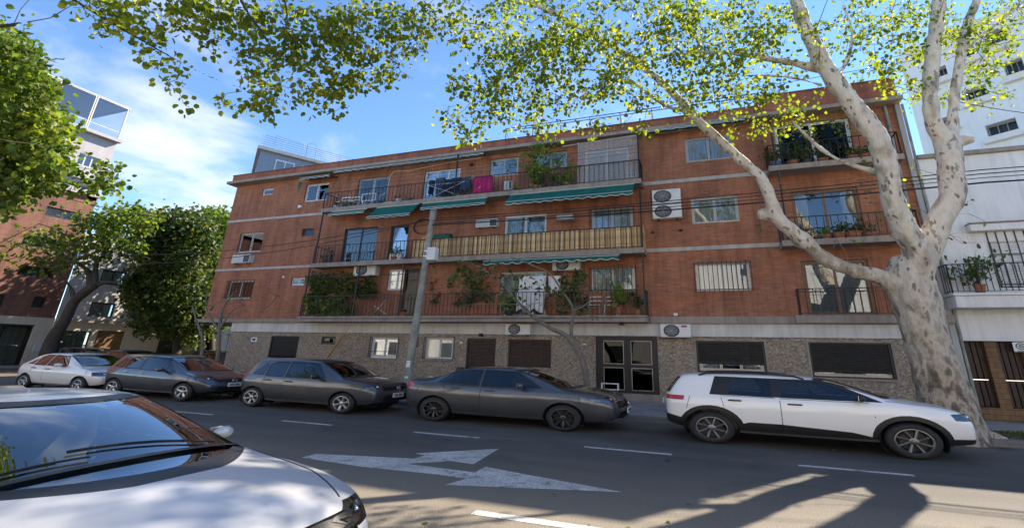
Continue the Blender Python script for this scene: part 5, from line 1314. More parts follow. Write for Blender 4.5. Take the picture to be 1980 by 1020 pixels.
br = [pxd([(120, -190, 5.6, .09), (60, -60, 6.6, .05), (135, -5, 7.2, .035), (200, 35, 7.5, .028), (290, 87, 7.8, .022), (390, 142, 8.1, .017), (480, 175, 8.4, .012), (560, 205, 8.7, .008)]),
      pxd([(140, -15, 7.2, .024), (195, 22, 7.3, .018), (245, 85, 7.5, .014), (300, 135, 7.7, .011), (345, 178, 7.9, .007)]),
      pxd([(330, -240, 5.8, .09), (430, -90, 6.8, .05), (468, 5, 7.4, .03), (498, 50, 7.7, .024), (530, 95, 8.0, .018), (575, 140, 8.3, .012), (600, 190, 8.6, .007)]),
      pxd([(480, 10, 7.5, .018), (545, 55, 7.9, .014), (590, 100, 8.3, .010), (640, 150, 8.6, .006)]),
      pxd([(430, -90, 6.8, .05), (540, -20, 7.7, .03), (560, 60, 8.0, .018), (590, 120, 8.3, .010)]), pxd([(430, -95, 6.8, .05), (620, -30, 8.2, .03), (680, 30, 8.8, .018), (760, 80, 9.3, .012), (820, 100, 9.7, .007)]),
      ([top0, atD(120, -190, 5.6)], [.13, .09]), ([top0, atD(330, -240, 5.8)], [.13, .09])]
nb = [(230, 40, 60, 45, 7.1, 8.0, 26), (310, 25, 90, 50, 7.3, 8.5, 52), (300, 100, 35, 35, 7.3, 8.0, 12), (335, 150, 22, 28, 7.5, 8.1, 9), (420, 20, 90, 45, 7.4, 8.8, 60), (450, 90, 60, 40, 7.8, 8.6, 18), (530, 60, 80, 55, 7.9, 9.0, 62), (620, 70, 85, 65, 8.2, 9.4, 84), (560, 150, 90, 50, 8.0, 9.0, 66), (625, 195, 42, 32, 8.4, 9.2, 24), (700, 60, 80, 60, 8.6, 9.8, 80), (700, 135, 60, 45, 8.6, 9.6, 42), (790, 60, 60, 50, 9, 10.2, 60), (765, 145, 38, 28, 9, 9.8, 16), (520, 225, 28, 18, 8.3, 9.0, 6), (170, 12, 40, 20, 7, 7.6, 8), (410, -80, 350, 60, 6.5, 9, 170), (480, 185, 60, 22, 8.2, 8.8, 20), (365, 200, 12, 10, 7.8, 8.1, 3), (840, 30, 50, 40, 9.4, 10.4, 30)]
near_tree('leafy branches hanging in from above against the clouds, upper left of the sky', tuple(b0), [trunk0] + br, nb, 'leaf_plane', .095, 6.5, 31, .14, 'bark_dark', .028, .010)
b1 = V_((-15.5, -.2, .15))
lt = [pl([(-15.5, -.2, 0, .3), (-15.3, .1, 2, .25), (-14.6, .8, 4.2, .22), (-13.6, 1.9, 6.0, .18)]), pl([(-13.6, 1.9, 6.0, .15), (-13.2, 3.0, 7.2, .08), (-12.6, 3.8, 8.0, .03)]), pl([(-14.3, 1.1, 4.8, .10), (-13.4, 2.8, 5.3, .06), (-12.6, 3.8, 5.5, .025)]), pl([(-13.9, 1.6, 5.6, .12), (-14.6, 4.0, 7.6, .06), (-13.8, 5, 8.2, .03)])]
lb = [(a - 22 if a < 400 and b > 0 else a, b, c * .95, d, e, f_, n) for a, b, c, d, e, f_, n in [(20, 130, 75, 75, 9.5, 12.5, 210), (60, 200, 70, 60, 9.5, 12.5, 180), (40, 290, 95, 60, 9.5, 12.5, 240), (20, 360, 65, 45, 9.5, 12, 120), (105, 250, 50, 42, 9.5, 12, 90), (115, 320, 45, 26, 9.5, 11.5, 40), (150, -110, 190, 90, 10, 14, 260), (230, 345, 30, 22, 10.5, 11.5, 12), (215, 370, 30, 12, 10.5, 11.5, 5), (-60, 250, 120, 190, 9.5, 14, 380), (15, 85, 22, 22, 10, 12, 26), (95, 160, 25, 14, 10, 12, 16), (120, 360, 40, 12, 10, 11, 12)]]
near_tree('dense green street tree whose crown fills the upper left edge', tuple(b1), lt, lb, 'leaf_green', .115, 16, 41, .26, 'bark_dark', .05)
# thin-leaved tree by the far corner
t1 = [limb([(80, 722, 34), (90, 695, 28), (103, 655, 23), (125, 620, 18), (144, 583, 16), (169, 561, 16), (185, 551, 14)], 20.0), limb([(176, 558, 10), (172, 545, 9), (169, 523, 8), (150, 509, 6), (110, 485, 4), (60, 455, 3)], 20, 19.4), limb([(185, 551, 10), (185, 539, 9), (187, 508, 8), (202, 490, 6), (222, 460, 5), (240, 430, 3)], 20, 20.4),
      limb([(190, 550, 8), (205, 545, 7), (228, 545, 5), (250, 528, 4), (290, 500, 3)], 20, 20.6), limb([(146, 585, 9), (140, 565, 8), (134, 552, 5), (118, 528, 3), (105, 505, 2)], 20, 19.6), limb([(187, 508, 5), (150, 470, 4), (100, 440, 3), (40, 425, 2)], 20, 19.2), limb([(202, 490, 5), (250, 470, 4), (300, 455, 3)], 20, 20.5)]
c0 = atY(80, 722, 20); c0.z = 0
t = empty('street_tree', tuple(c0), 'thin yellow-green tree with a dark leaning trunk in front of the grey house', 'tree'); _, sk = woody(t, t1, 'bark_dark', .07)
D0 = (atY(180, 540, 20) - EYE).dot(RZ)
foliage(t, [tuple(p) for p, r in sk if p.z > 3], px_targets([(235, 425, 70, 26, D0 - 1.5, D0 + 2, 130), (180, 450, 70, 36, D0 - 2, D0 + 2, 80), (100, 470, 80, 30, D0 - 2, D0 + 1, 46), (60, 500, 70, 25, D0 - 2, D0 + 1, 24), (235, 480, 60, 26, D0 - 1, D0 + 2, 60), (150, 500, 60, 22, D0 - 1, D0 + 1, 26), (250, 420, 40, 20, D0 - 1, D0 + 2, 40)], 9), 'leaf_green', .24, per=7, spread=.55, seed=51, r0=.03, step=1.2, twig='bark_dark')
# dark evergreen beyond it and a second one by the corner of the brick building
def corner_tree(label, x, w, Y, top, blobs, leaf_, size, seed, per=15, twigs=.03, spread=.6):
    c = atY(x, 700, Y); c.z = 0; t = empty('street_tree', tuple(c), label, 'tree')
    ls = [limb([(x, 712, w), (x + 2, 660, w * .8), (x - 4, 600, w * .7), (x + 4, 540, w * .5), (x, top, w * .3)], Y), limb([(x, 640, w * .6), (x - 40, 570, w * .4), (x - 70, 520, w * .2)], Y), limb([(x, 620, w * .6), (x + 36, 560, w * .4), (x + 50, 500, w * .2)], Y)]
    _, sk = woody(t, ls, 'bark_dark', .09); foliage(t, [tuple(p) for p, r in sk if p.z > 3], px_targets(blobs, seed), leaf_, size, per=per, spread=spread, seed=seed, r0=twigs, step=1.2); return t
D1 = (atY(340, 600, 26) - EYE).dot(RZ)
corner_tree('dense dark green tree between the grey house and the brick building', 340, 18, 26, 440, [(340, 470, 85, 55, D1 - 3, D1 + 4, 330), (330, 560, 80, 60, D1 - 3, D1 + 3, 330), (300, 600, 50, 40, D1 - 3, D1 + 2, 110), (370, 620, 50, 40, D1 - 2, D1 + 3, 120), (350, 430, 60, 22, D1 - 2, D1 + 3, 90), (285, 545, 35, 30, D1 - 3, D1 + 1, 60)], 'leaf_dark', .25, 61, per=24)
D2 = (atY(425, 600, 30) - EYE).dot(RZ)
corner_tree('lighter green tree directly behind the left corner of the brick building', 408, 12, 30, 430, [(425, 430, 40, 26, D2 - 2, D2 + 4, 90), (420, 500, 45, 60, D2 - 2, D2 + 4, 190), (425, 590, 40, 40, D2 - 2, D2 + 3, 110)], 'leaf_green', .24, 71, per=22)
# leafless twisted little tree in front of the building, creeper twigs on it
TYs = 17.3
c0 = atY(1140, 775, TYs); c0.z = .14
lt = [limb([(1141, 795, 15), (1137, 760, 13), (1131, 715, 12), (1122, 686, 12), (1110, 665, 12), (1100, 652, 11)], TYs), limb([(1104, 657, 9), (1090, 645, 9), (1070, 637, 8), (1046, 622, 7), (1025, 607, 6), (999, 581, 5), (962, 540, 4), (917, 511, 3), (880, 503, 2)], TYs, 17.9),
      limb([(1103, 655, 8), (1106, 625, 7), (1109, 600, 6), (1100, 580, 5), (1089, 566, 4), (1063, 529, 3.5), (1025, 511, 3), (988, 496, 2)], TYs, 18.2), limb([(1025, 607, 4), (1010, 590, 3), (960, 588, 2.5), (900, 590, 2), (850, 610, 1.5)], TYs, 17.7), limb([(1108, 600, 4), (1130, 590, 3), (1145, 570, 2.5), (1128, 550, 2), (1150, 520, 1.5)], TYs, 17.6), limb([(1089, 566, 3), (1105, 545, 2.5), (1100, 530, 2), (1085, 520, 1.5)], TYs + .2, 18.2)]
t = empty('small_tree', tuple(c0), 'small nearly leafless tree with twisted forked stem in front of the entrance', 'tree'); _, sk = woody(t, lt, 'bark_grey', .022)
foliage(t, [tuple(p) for p, r in sk if p.z > 3], px_targets([(940, 540, 70, 35, 15.2, 15.9, 44), (1020, 560, 60, 40, 15, 15.6, 34), (1110, 560, 45, 45, 14.8, 15.4, 34), (890, 525, 50, 20, 15.6, 16, 22)], 3), 'leaf_balcony', .12, per=3.0, spread=.14, seed=81, gnarl=.3, twig='bark_grey', r0=.011)
# bare sapling at the left corner of the brick building
t = empty('bare_sapling', tuple(atY(432, 700, 16.5).xy) + (.14,), 'bare grey sapling with tangled twigs beside the building corner', 'tree')
lt = [limb([(418, 718, 9), (422, 680, 8), (424, 640, 7), (430, 600, 5), (445, 575, 3), (462, 560, 2)], 16.5), limb([(424, 640, 5), (405, 610, 4), (398, 590, 3), (402, 560, 2)], 16.5), limb([(425, 635, 4), (450, 600, 3), (480, 590, 2), (500, 605, 1.5)], 16.4), limb([(384, 716, 7), (392, 660, 6), (380, 620, 4), (372, 590, 3)], 17.2)]
_, sk = woody(t, lt, 'bark_grey', .03); foliage(t, [tuple(p) for p, r in sk if p.z > 2], px_targets([(430, 590, 50, 40, 17.5, 19, 30)], 7), 'leaf_balcony', .1, per=.4, spread=.1, seed=82, gnarl=.3, twig='bark_grey')
# weeds and grass round the plane's foot
r = np.random.default_rng(9); P = []
for _ in range(2600):
    x = 3.4 + 6.1 * r.random(); y = YK + .36 + 1.5 * r.random()
    if (x - base.x) ** 2 + (y - TY) ** 2 < .35: continue
    if math.sin(x * 1.9) + math.sin(y * 5 + x) + r.standard_normal() * .6 < -.3: continue
    P.append((x, y, .14))
me = leaf_mesh('grass', P, .075, 'grass', -1.1, None, 4, .28); o = link('grass', me); tag(o, kind='stuff')
# fallen leaves along the gutter and pavement
P = []
for _ in range(240): P.append((-22 + 32 * r.random(), YK - abs(r.standard_normal()) * .45 - .03, .015))
for _ in range(60): P.append((-14 + 20 * r.random(), YK + .4 + 3 * r.random(), .165))
for _ in range(50): P.append((-14 + 22 * r.random(), 5 + 8 * r.random(), .015))
fm = leaf_mesh('fallen_leaves', P, .085, 'leaf_plane', 0, None, 14)
vv = np.zeros(len(fm.vertices) * 3); fm.vertices.foreach_get('co', vv); vv = vv.reshape(-1, 7, 3); c_ = vv[:, :1, 2].copy(); vv[:, :, 2] = .012 + c_.clip(0, 1) * .9 * (c_ > .1) + .25 * (vv[:, :, 2] - c_).clip(-.02, .06); fm.vertices.foreach_set('co', vv.ravel()); fm.update(); tag(link('fallen_leaves', fm), kind='stuff')
# ------------------------------------------------------------------ balcony awnings
def awn(label, xl, xr, yl, yr, Yf, Yb, zb, val=.14, mat='awning_green', arms=True):
    """fabric from the slab edge (Yb, zb) out to a front bar seen at the two pixels, scalloped valance below"""
    a = atY(xl, yl, Yf); b = atY(xr, yr, Yf); zf = (a.z + b.z) / 2 + val; X0, X1 = a.x, b.x
    r = empty('awning', ((X0 + X1) / 2, Yb, zb), label, 'awning', 'green fabric awnings on the brick building')
    n = max(8, int((X1 - X0) / .1)); rows = []
    for j in range(5):
        u = j / 4; rows.append([(X0 + (X1 - X0) * i / n, Yb + (Yf - Yb) * u, zb + (zf - zb) * u - .03 * math.sin(math.pi * u) * (1 + .5 * math.sin(i * .7))) for i in range(n + 1)])
    MB().sheet(rows).build('fabric', M[mat], r, 60, fix=False)
    rows = [[(X0 + (X1 - X0) * i / n, Yf - .005, zf) for i in range(n + 1)], [(X0 + (X1 - X0) * i / n, Yf - .012 - .01 * math.sin(i), zf - val * (.55 + .45 * abs(math.sin(i * math.pi / 5 + .4)))) for i in range(n + 1)]]
    MB().sheet(rows).build('valance', M[mat], r, 60, fix=False)
    e = MB(); e.sheet([[(p[0], p[1] - .004, p[2]) for p in rows[1]], [(p[0], p[1] - .004, p[2] + .022) for p in rows[1]]]); e.build('white_trim', M['white_cloth'], r, 60, fix=False)
    MB().tube([(X0, Yf, zf), (X1, Yf, zf)], .022, 6).build('front_bar', M['alu_frame'], r, 60); MB().tube([(X0, Yb, zb), (X1, Yb, zb)], .03, 6).build('roller', M['alu_frame'], r, 60)
    if arms:
        for x in (X0 + .08, X1 - .08): MB().obox((x, Yb + .1, zb - .05), (x, Yf, zf - .02), .025, .025).build('arm', M['black_metal'], r)
    return r
awn('short green awning under the top slab, leftmost over the second-floor balcony', 634, 703, 418, 411, 18.9, YB + .02, Z3 - .24, .1)
awn('green awning with drooping front, beside the utility pole top on its left', 708, 792, 425, 415, 18.45, YB + .02, Z3 - .24, .13)
awn('narrow rolled-up green awning just right of the utility pole top', 812, 938, 409, 393, 18.95, YB + .02, Z3 - .24, .12)
awn('widest green awning with white scalloped trim, above the reed screen', 977, 1224, 398, 375, 18.6, YB + .02, Z3 - .22, .17)
awn('long green awning hanging under the second-floor slab above the air conditioner', 934, 1197, 514, 501, 18.8, YB + .02, Z2 - .23, .2)
awn('old faded green awning rolled up under the cornice, over the navy laundry', 645, 935, 335, 298, 19.3, 19.6, ZT - .12, .10, 'awning_old')
awn('small old green awning over the upper left window', 578, 637, 350, 339, 19.3, 19.95, H['w4a'][3] + .32, .12, 'awning_old')
awn('dark green awning folded under the cornice right of the top balcony', 1246, 1440, 257, 232, 19.35, 19.7, ZT - .05, .08, 'awning_old')
# side drop of the small one
b = MB(); a = atY(580, 352, 19.3); c = atY(577, 392, 19.3); b.sheet([[(a.x - .1, 19.3, a.z), (a.x + .25, 19.3, a.z)], [(a.x - .08, 19.32, a.z - .35), (a.x + .12, 19.3, a.z - .4)], [(a.x - .02, 19.33, a.z - .6), (a.x + .05, 19.3, a.z - .62)]]); tag(b.build('awning_flap', M['awning_old'], fix=False), 'torn strip of old green awning cloth hanging beside the upper left window', 'awning cloth')

# ------------------------------------------------------------------ air conditioners
def ac(label, x0, y0, x1, y1, Y=YF - .42, kind='split', logo=False, dpt=.36, base_=True):
    X0, X1, Z0, Zt = rc(x0, y0, x1, y1, Y)
    r = empty('air_conditioner', ((X0 + X1) / 2, YF, Z0), label, 'air conditioner', 'air conditioning units on the facade')
    b = MB(); b.bbox(X0, X1, Y, Y + dpt, Z0, Zt, .02); b.build('casing', M['ac_white'], r)
    w, h = X1 - X0, Zt - Z0
    if kind == 'split':
        cx, cz, R = X0 + w * .37, (Z0 + Zt) / 2, h * .40; K = min(1.35, w * .33 / R)
        g = MB(); g.lathe([(.001, -.004), (R, -.004), (R + .012, -.014), (R + .03, -.004)], (cx, Y, cz), 'Y', 28, (K, 1, 1)); g.build('fan_opening', M['ac_grille'], r, 40)
        g = MB()
        for k in range(1, 6): g.tube([(cx + math.cos(t) * R * K * k / 6, Y - .018, cz + math.sin(t) * R * k / 6) for t in [i * math.pi / 12 for i in range(25)]], .006, 4, cap=False)
        for k in range(8): t = k * math.pi / 4 + .2; g.obox((cx, Y - .018, cz), (cx + math.cos(t) * R * K, Y - .018, cz + math.sin(t) * R), .008, .008)
        g.build('fan_guard', M['plastic_grey'], r, kind='stuff')
        p = MB(); p.bbox(X0 + w * .78, X1 - .01, Y - .012, Y + .02, Z0 + .03, Zt - .03, .006); p.build('side_panel', M['ac_white'], r)
        if logo: MB().box(X0 + w * .70, X0 + w * .88, Y - .016, Y - .012, Zt - .12, Zt - .05).build('badge', M['sign_red'], r)
    else:
        n = 9
        for k in range(n): z = Z0 + .04 + (h - .08) * k / n; MB().box(X0 + .04, X0 + w * .62, Y - .012, Y, z, z + (h - .08) / n * .55).build('louvre', M['plastic_grey'], r)
        MB().box(X0 + w * .66, X1 - .03, Y - .01, Y, Z0 + .04, Zt - .04).build('control_panel', M['ac_grille'], r)
    if base_:
        for x in (X0 + w * .18, X0 + w * .82): MB().box(x - .02, x + .02, Y + .02, YF + .01, Z0 - .035, Z0 - .003).build('bracket', M['black_metal'], r)
    return r
ac('boxy window air conditioner under the second-floor window at the left corner', 449.5, 493, 480.5, 507, YF - .3, 'window', dpt=.45)
ac('upper of the two white outdoor units stacked on the bare brick wall', 1260, 368, 1317, 390); ac('lower of the two white outdoor units stacked on the bare brick wall', 1261, 397, 1319, 419)
ac('white outdoor unit with a red badge right of the entrance door', 1276, 626, 1337, 652, logo=True); ac('white outdoor unit above the brown shuttered ground-floor window', 977, 625.5, 1025, 647)
ac('grey outdoor unit hung over the plants on the first-floor balcony', 685, 512, 725, 532, YF - .4); ac('outdoor unit tucked under the long green awning', 1068, 502, 1121, 521, YF - .4)
ac('old window air conditioner in the wall above the reed screen', 920, 425, 961, 437, YF - .25, 'window', dpt=.4); ac('small white unit on the top balcony floor right of the magenta towel', 975, 350, 989, 366, YB + .4, 'window', base_=False, dpt=.25)
ac('white appliance in the right end of the top balcony', 1210, 322, 1228, 343, YB + .25, 'window', base_=False, dpt=.3)
# small wall fittings
def fitting(x, y, w, h, label, mat, Y=YF - .03, d=.08, name='wall_box', cat='box'):
    p = atY(x, y, Y); b = MB(); b.bbox(p.x - w / 2, p.x + w / 2, Y - d, YF + .005, p.z - h / 2, p.z + h / 2, .008); tag(b.build(name, M[mat]), label, cat)
X0, X1, Z0, Zt = rc(487, 651.6, 496, 660); v = empty('wall_vent', ((X0 + X1) / 2, YF, Z0), 'small square white vent in the pebble-dash left of the first shutter', 'vent')
b = MB(); b.box(X0, X1, YF - .02, YF + .005, Z0, Zt); b.build('frame', M['plastic_white'], v); MB().box(X0 + .09, X1 - .09, YF - .024, YF - .02, Z0 + .06, Zt - .06).build('opening', M['plastic_black'], v)
fitting(1306.5, 607.5, .16, .10, 'little white box above the air conditioner with the red badge', 'plastic_white'); fitting(1316, 445, .14, .09, 'dark round lamp fitting on the brick wall below the paired units', 'plastic_black'); fitting(548, 535, .12, .13, 'pair of white vent tiles left of the small first-floor window', 'plastic_white', d=.02)
fitting(582, 400, .22, .16, 'white lamp box under the upper left window', 'plastic_white', d=.14); fitting(891, 662, .13, .09, 'white house-number plate beside the brown door shutter', 'sign_white', d=.01); fitting(1130, 665, .16, .06, 'oval white number plate left of the entrance door', 'sign_white', d=.01)
fitting(1202, 626, .16, .1, 'black lamp bracket on the fascia above the entrance', 'black_metal', YF - .1, d=.15); fitting(930, 647, .14, .14, 'dark lamp above the brown door shutter', 'black_metal', YF - .08, d=.12); fitting(912, 319, .16, .10, 'dark lamp on the brick wall of the top balcony', 'black_metal', d=.12); fitting(1262, 449, .1, .08, 'black cable clip low on the bare brick wall', 'plastic_black')
fitting(500, 632, .95, .13, 'pale enamel street-name plate on the fascia at the left corner', 'band_white', YF - .07, .02, 'street_plate', 'sign')
p = atY(1093, 421, YF - .4); b = MB(); b.bbox(p.x - .38, p.x + .42, YF - .62, YF - .2, p.z - .12, p.z + .13, .05); tag(b.build('extractor_hood', M['plastic_grey']), 'rounded grey extractor cover above the reed screen', 'extractor')
p0 = atY(659, 653, YF - .04); p1 = atY(622, 704, YF - .04); b = MB(); b.tube([p0, p1], .035, 8); tag(b.build('conduit', M['yellow_pipe'], sm=60), 'yellow pipe slanting down the pebble-dash behind the hatchback', 'pipe')
b = MB(); b.tube([atY(689, 612, YF - .4), atY(672, 637, YF - .1), p0], .012, 5); tag(b.build('cable', M['beige_pipe']), 'thin cable from the first balcony down to the yellow pipe', 'cable')
X_ = atY(979, 660, YF - .03).x; b = MB(); b.tube([(X_, YF - .03, 2.62), (X_, YF - .03, .5)], .022, 6); tag(b.build('pipe', M['beige_pipe'], sm=60), 'beige pipe beside the brown shuttered window', 'pipe')
# drain pipe of the first floor, conduit on the top floor
b = MB(); b.tube([atY(x, y, YF - .04) for x, y in ((734, 383), (736, 378), (748, 372), (755, 340), (762, 331), (790, 330), (830, 322), (880, 312), (930, 305))], .018, 6); tag(b.build('conduit', M['plastic_white'], sm=60), 'white hose looping along the top balcony wall', 'hose')

# ------------------------------------------------------------------ pots, plants, laundry and furniture on the balconies
def pot(X, Y, Z, r_, h, mat, label, leafm='leaf_balcony', n=60, spread=.3, hgt=.4, size=.11, up=True, seed=0, name='potted_plant', sq=1.25, group='potted plants on the balconies'):
    e = empty(name, (X, Y, Z), label, 'plant', group)
    b = MB(); b.lathe([(.001, 0), (r_ * .72, 0), (r_ * .95, h * .85), (r_ * 1.05, h * .85), (r_ * 1.05, h), (r_ * .9, h), (r_ * .88, h * .9), (.001, h * .9)], (X, Y, Z), 'Z', 14, (sq, 1, 1)); b.build('pot', M[mat], e, 40)
    rr = np.random.default_rng(seed + int(abs(X) * 100)); P = []; D = []; st = MB()
    for k in range(max(3, n // 9)):
        a = rr.random() * 6.28; q = spread * math.sqrt(rr.random()); tip = np.array([X + q * 1.3 * math.cos(a), Y + q * .8 * math.sin(a), Z + h + hgt * (.35 + .65 * rr.random())])
        b0 = np.array([X, Y, Z + h * .9]); mid = (b0 + tip) / 2 + np.array([0, 0, .12 * hgt]); st.tube([b0, mid, tip], [.008, .006, .003], 4, cap=False)
        for q2 in range(9): u = .3 + .7 * rr.random(); p = b0 * (1 - u) + tip * u + rr.standard_normal(3) * .06 * (1 + spread); P.append(p); D.append((tip - b0) + rr.standard_normal(3) * .5)
    st.build('stem', M['twig'], e, kind='stuff'); D = np.array(D); D /= np.linalg.norm(D, axis=1)[:, None]
    me = leaf_mesh('leaves', np.array(P) - np.array((X, Y, Z)), size, leafm, -.2 if up else .6, D, seed + 2, .6); tag(link('leaves', me, e), kind='stuff'); return e
def potpx(x, y, Y, Z, *a, **k): return pot(atY(x, y, Y).x, Y, Z + .01, *a, **k)
yb = YB + .32
potpx(1035, 358, yb, Z3, .16, .24, 'terracotta', 'leafy shrub at the left end of the plant group on the top balcony', n=200, spread=.42, hgt=1.45, leafm='leaf_bright', size=.15, seed=2)
potpx(1050, 358, yb, Z3, .15, .26, 'pot_black', 'dark green plant in a black pot behind the railing of the top balcony', n=90, spread=.35, hgt=.55, size=.14, seed=3)
potpx(1075, 356, yb, Z3, .15, .28, 'pot_black', 'broad-leaved plant in a tall black pot, top balcony', n=90, spread=.4, hgt=.5, size=.15, seed=4)
potpx(1095, 352, yb, Z3, .14, .2, 'terracotta', 'low bushy plant in a terracotta pot, right end of the top balcony group', n=90, spread=.42, hgt=.35, leafm='leaf_bright', size=.14, seed=5)
potpx(652, 388, yb, Z3, .13, .18, 'pot_white', 'small bushy plant beside the white chair on the top balcony', n=50, spread=.2, hgt=.35, seed=6); potpx(668, 392, yb, Z3, .12, .16, 'pot_black', 'low green tuft right of the white chair on the top balcony', n=45, spread=.2, hgt=.2, leafm='leaf_bright', seed=7)
potpx(771, 380, yb, Z3, .15, .22, 'pot_white', 'white pot with a low twiggy plant, top balcony left of the laundry', n=30, spread=.25, hgt=.18, seed=8); potpx(790, 378, yb, Z3, .13, .15, 'pot_blue', 'blue-grey bowl with a small plant near the laundry rack', n=20, spread=.15, hgt=.12, seed=9)
potpx(632, 497, yb, Z2, .16, .15, 'pot_black', 'spreading plant at the left end of the second-floor balcony', n=70, spread=.45, hgt=.25, seed=10); potpx(640, 485, yb, Z2, .12, .5, 'pot_black', 'spiky plant on a stand at the left end of the second-floor balcony', n=30, spread=.3, hgt=.35, seed=11)
potpx(762, 496, yb, Z2, .15, .2, 'terracotta', 'dark bushy plant left of the white crate on the second-floor balcony', n=110, spread=.3, hgt=.55, seed=12)
# first floor: wall of greenery on the left
def hedge(label, px, seed, n, leafm='leaf_balcony', size=.15, Y0=19.25, Y1=19.9, root=None):
    rr = np.random.default_rng(seed); x0, y0, x1, y1 = px; a = atY(x0, y1, 19.5); e = empty('climbing_plant', (a.x, 19.5, max(a.z, Z1 + .02)), label, 'plant'); T = []
    for _ in range(n): q = atY(x0 + (x1 - x0) * rr.random(), y0 + (y1 - y0) * rr.random(), Y0 + (Y1 - Y0) * rr.random()); T.append((q.x, q.y, max(q.z, Z1 + .1)))
    base_ = [(a.x + (k + .5) * (atY(x1, y1, 19.5).x - a.x) / 5, 19.5, Z1 + .05) for k in range(5)]
    if root: base_ = root
    foliage(e, base_, T, leafm, size, per=7, spread=.16, seed=seed, r0=.012, gnarl=.16, name='leaves', twig_name='stems'); return e
hedge('tall tangle of shrubs filling the left end of the first-floor balcony', (597, 530, 680, 606), 91, 190); hedge('lighter ferny plants low at the left end of the first-floor balcony', (592, 575, 665, 608), 92, 70, 'leaf_bright', .13, 19.2, 19.5)
hedge('dark climbing plant behind the outdoor unit on the first-floor balcony', (680, 535, 722, 575), 93, 60, 'leaf_dark')
def hang(label, x, y, r_, n, seed, leafm='leaf_balcony', Y=19.9, mat='terracotta', down=.5):
    p = atY(x, y, Y); e = empty('hanging_plant', tuple(p), label, 'plant', 'plants hung on the first-floor wall')
    b = MB(); b.lathe([(.001, 0), (.08, 0), (.12, .16), (.10, .16), (.09, .12), (.001, .12)], tuple(p), 'Z', 12, (1.3, 1, 1)); b.build('pot', M[mat], e, 40)
    rr = np.random.default_rng(seed); P = [(rr.standard_normal() * r_ * .6, rr.standard_normal() * .07 - .05, .15 - down * rr.random() * 1.2 + rr.standard_normal() * .08) for _ in range(n)]
    tag(link('leaves', leaf_mesh('leaves', P, .10, leafm, .5, None, seed), e), kind='stuff'); return e
hedge('brown-green creeper on the wall left of the curtained first-floor door', (880, 515, 955, 590), 95, 46, 'leaf_balcony', .13, 19.7, 19.92); hedge('tangled creeper on the wall between the white laundry and barred window', (1078, 525, 1132, 600), 96, 44, 'leaf_balcony', .13, 19.7, 19.92)
hang('trailing plant hung on the orange wall right of the utility pole', 845, 570, .22, 60, 3); hang('dark teal pot with trailing leaves on the orange wall', 873, 540, .16, 40, 4, mat='pot_blue'); hang('big trailing plant hung left of the white curtained door', 925, 545, .35, 130, 5, down=.9)
hang('large trailing plant on the wall right of the white laundry', 1100, 545, .35, 110, 6, down=.9); hang('small hanging plant near the awning end, first floor', 838, 545, .15, 30, 7); hang('terracotta pot hung high between the pole and the curtained door', 905, 530, .2, 40, 8)
potpx(985, 600, yb, Z1, .17, .25, 'pot_black', 'big dark-leaved plant at the foot of the curtained door', n=110, spread=.35, hgt=.75, size=.2, seed=21); potpx(970, 600, yb, Z1, .12, .2, 'terracotta', 'slim yellow-green plant left of the curtained door', n=60, spread=.15, hgt=.9, leafm='leaf_bright', seed=22)
potpx(1196, 603, yb, Z1, .13, .35, 'terracotta', 'banana-like plant with one large upright leaf at the right of the first balcony', n=14, spread=.25, hgt=.75, size=.42, leafm='leaf_bright', seed=23); potpx(1232, 603, yb, Z1, .12, .25, 'terracotta', 'spiky tall plant in the right corner of the first-floor balcony', n=70, spread=.2, hgt=.8, size=.22, seed=24)
potpx(730, 606, yb, Z1, .12, .12, 'terracotta', 'short terracotta bowl beside the folded rack on the first floor', n=14, spread=.12, hgt=.1, seed=25); potpx(776, 606, yb, Z1, .15, .2, 'terracotta', 'long terracotta planter left of the utility pole, first floor', n=14, spread=.2, hgt=.1, seed=26, sq=2)
# right-hand balconies
for k, (x, r_, h, mt, nn, sp, hg, lf, lb_) in enumerate(((1500, .15, .25, 'pot_blue', 130, .4, .8, 'leaf_balcony', 'leafy shrub in a blue pot at the left of the top right balcony'), (1533, .17, .22, 'terracotta', 120, .4, .7, 'leaf_dark', 'dark plant in a terracotta pot, second on the top right balcony'), (1560, .16, .2, 'pot_black', 110, .4, .9, 'leaf_balcony', 'tall plant before the white door frame, top right balcony'), (1592, .16, .2, 'terracotta', 90, .35, .5, 'leaf_dark', 'bushy plant in the middle of the top right balcony'), (1650, .16, .2, 'terracotta', 80, .4, .45, 'leaf_balcony', 'low plant in a terracotta trough, top right balcony'), (1675, .16, .2, 'terracotta', 80, .4, .45, 'leaf_balcony', 'green plant behind the leaning branch, top right balcony'))):
    potpx(x, 312, yb, Z3, r_, h, mt, lb_, n=nn, spread=sp, hgt=hg, leafm=lf, seed=30 + k, size=.13)
for k, (x, r_, h, mt, nn, sp, hg, lf, lb_) in enumerate(((1550, .13, .15, 'terracotta', 50, .3, .3, 'leaf_balcony', 'small plant at the left of the middle right balcony'), (1597, .13, .2, 'terracotta', 80, .3, .3, 'leaf_bright', 'bright green plant in front of the balcony door, middle right balcony'), (1622, .18, .24, 'terracotta', 70, .3, .3, 'leaf_balcony', 'rounded pale pot with a low cactus-like plant, middle right balcony'), (1650, .24, .24, 'terracotta', 110, .45, .35, 'leaf_dark', 'wide terracotta trough with dark foliage, middle right balcony'), (1682, .16, .2, 'terracotta', 70, .35, .35, 'leaf_balcony', 'square terracotta pot near the plane limb, middle right balcony'))):
    potpx(x, 452, yb, Z2, r_, h, mt, lb_, n=nn, spread=sp, hgt=hg, leafm=lf, seed=50 + k, size=.12)
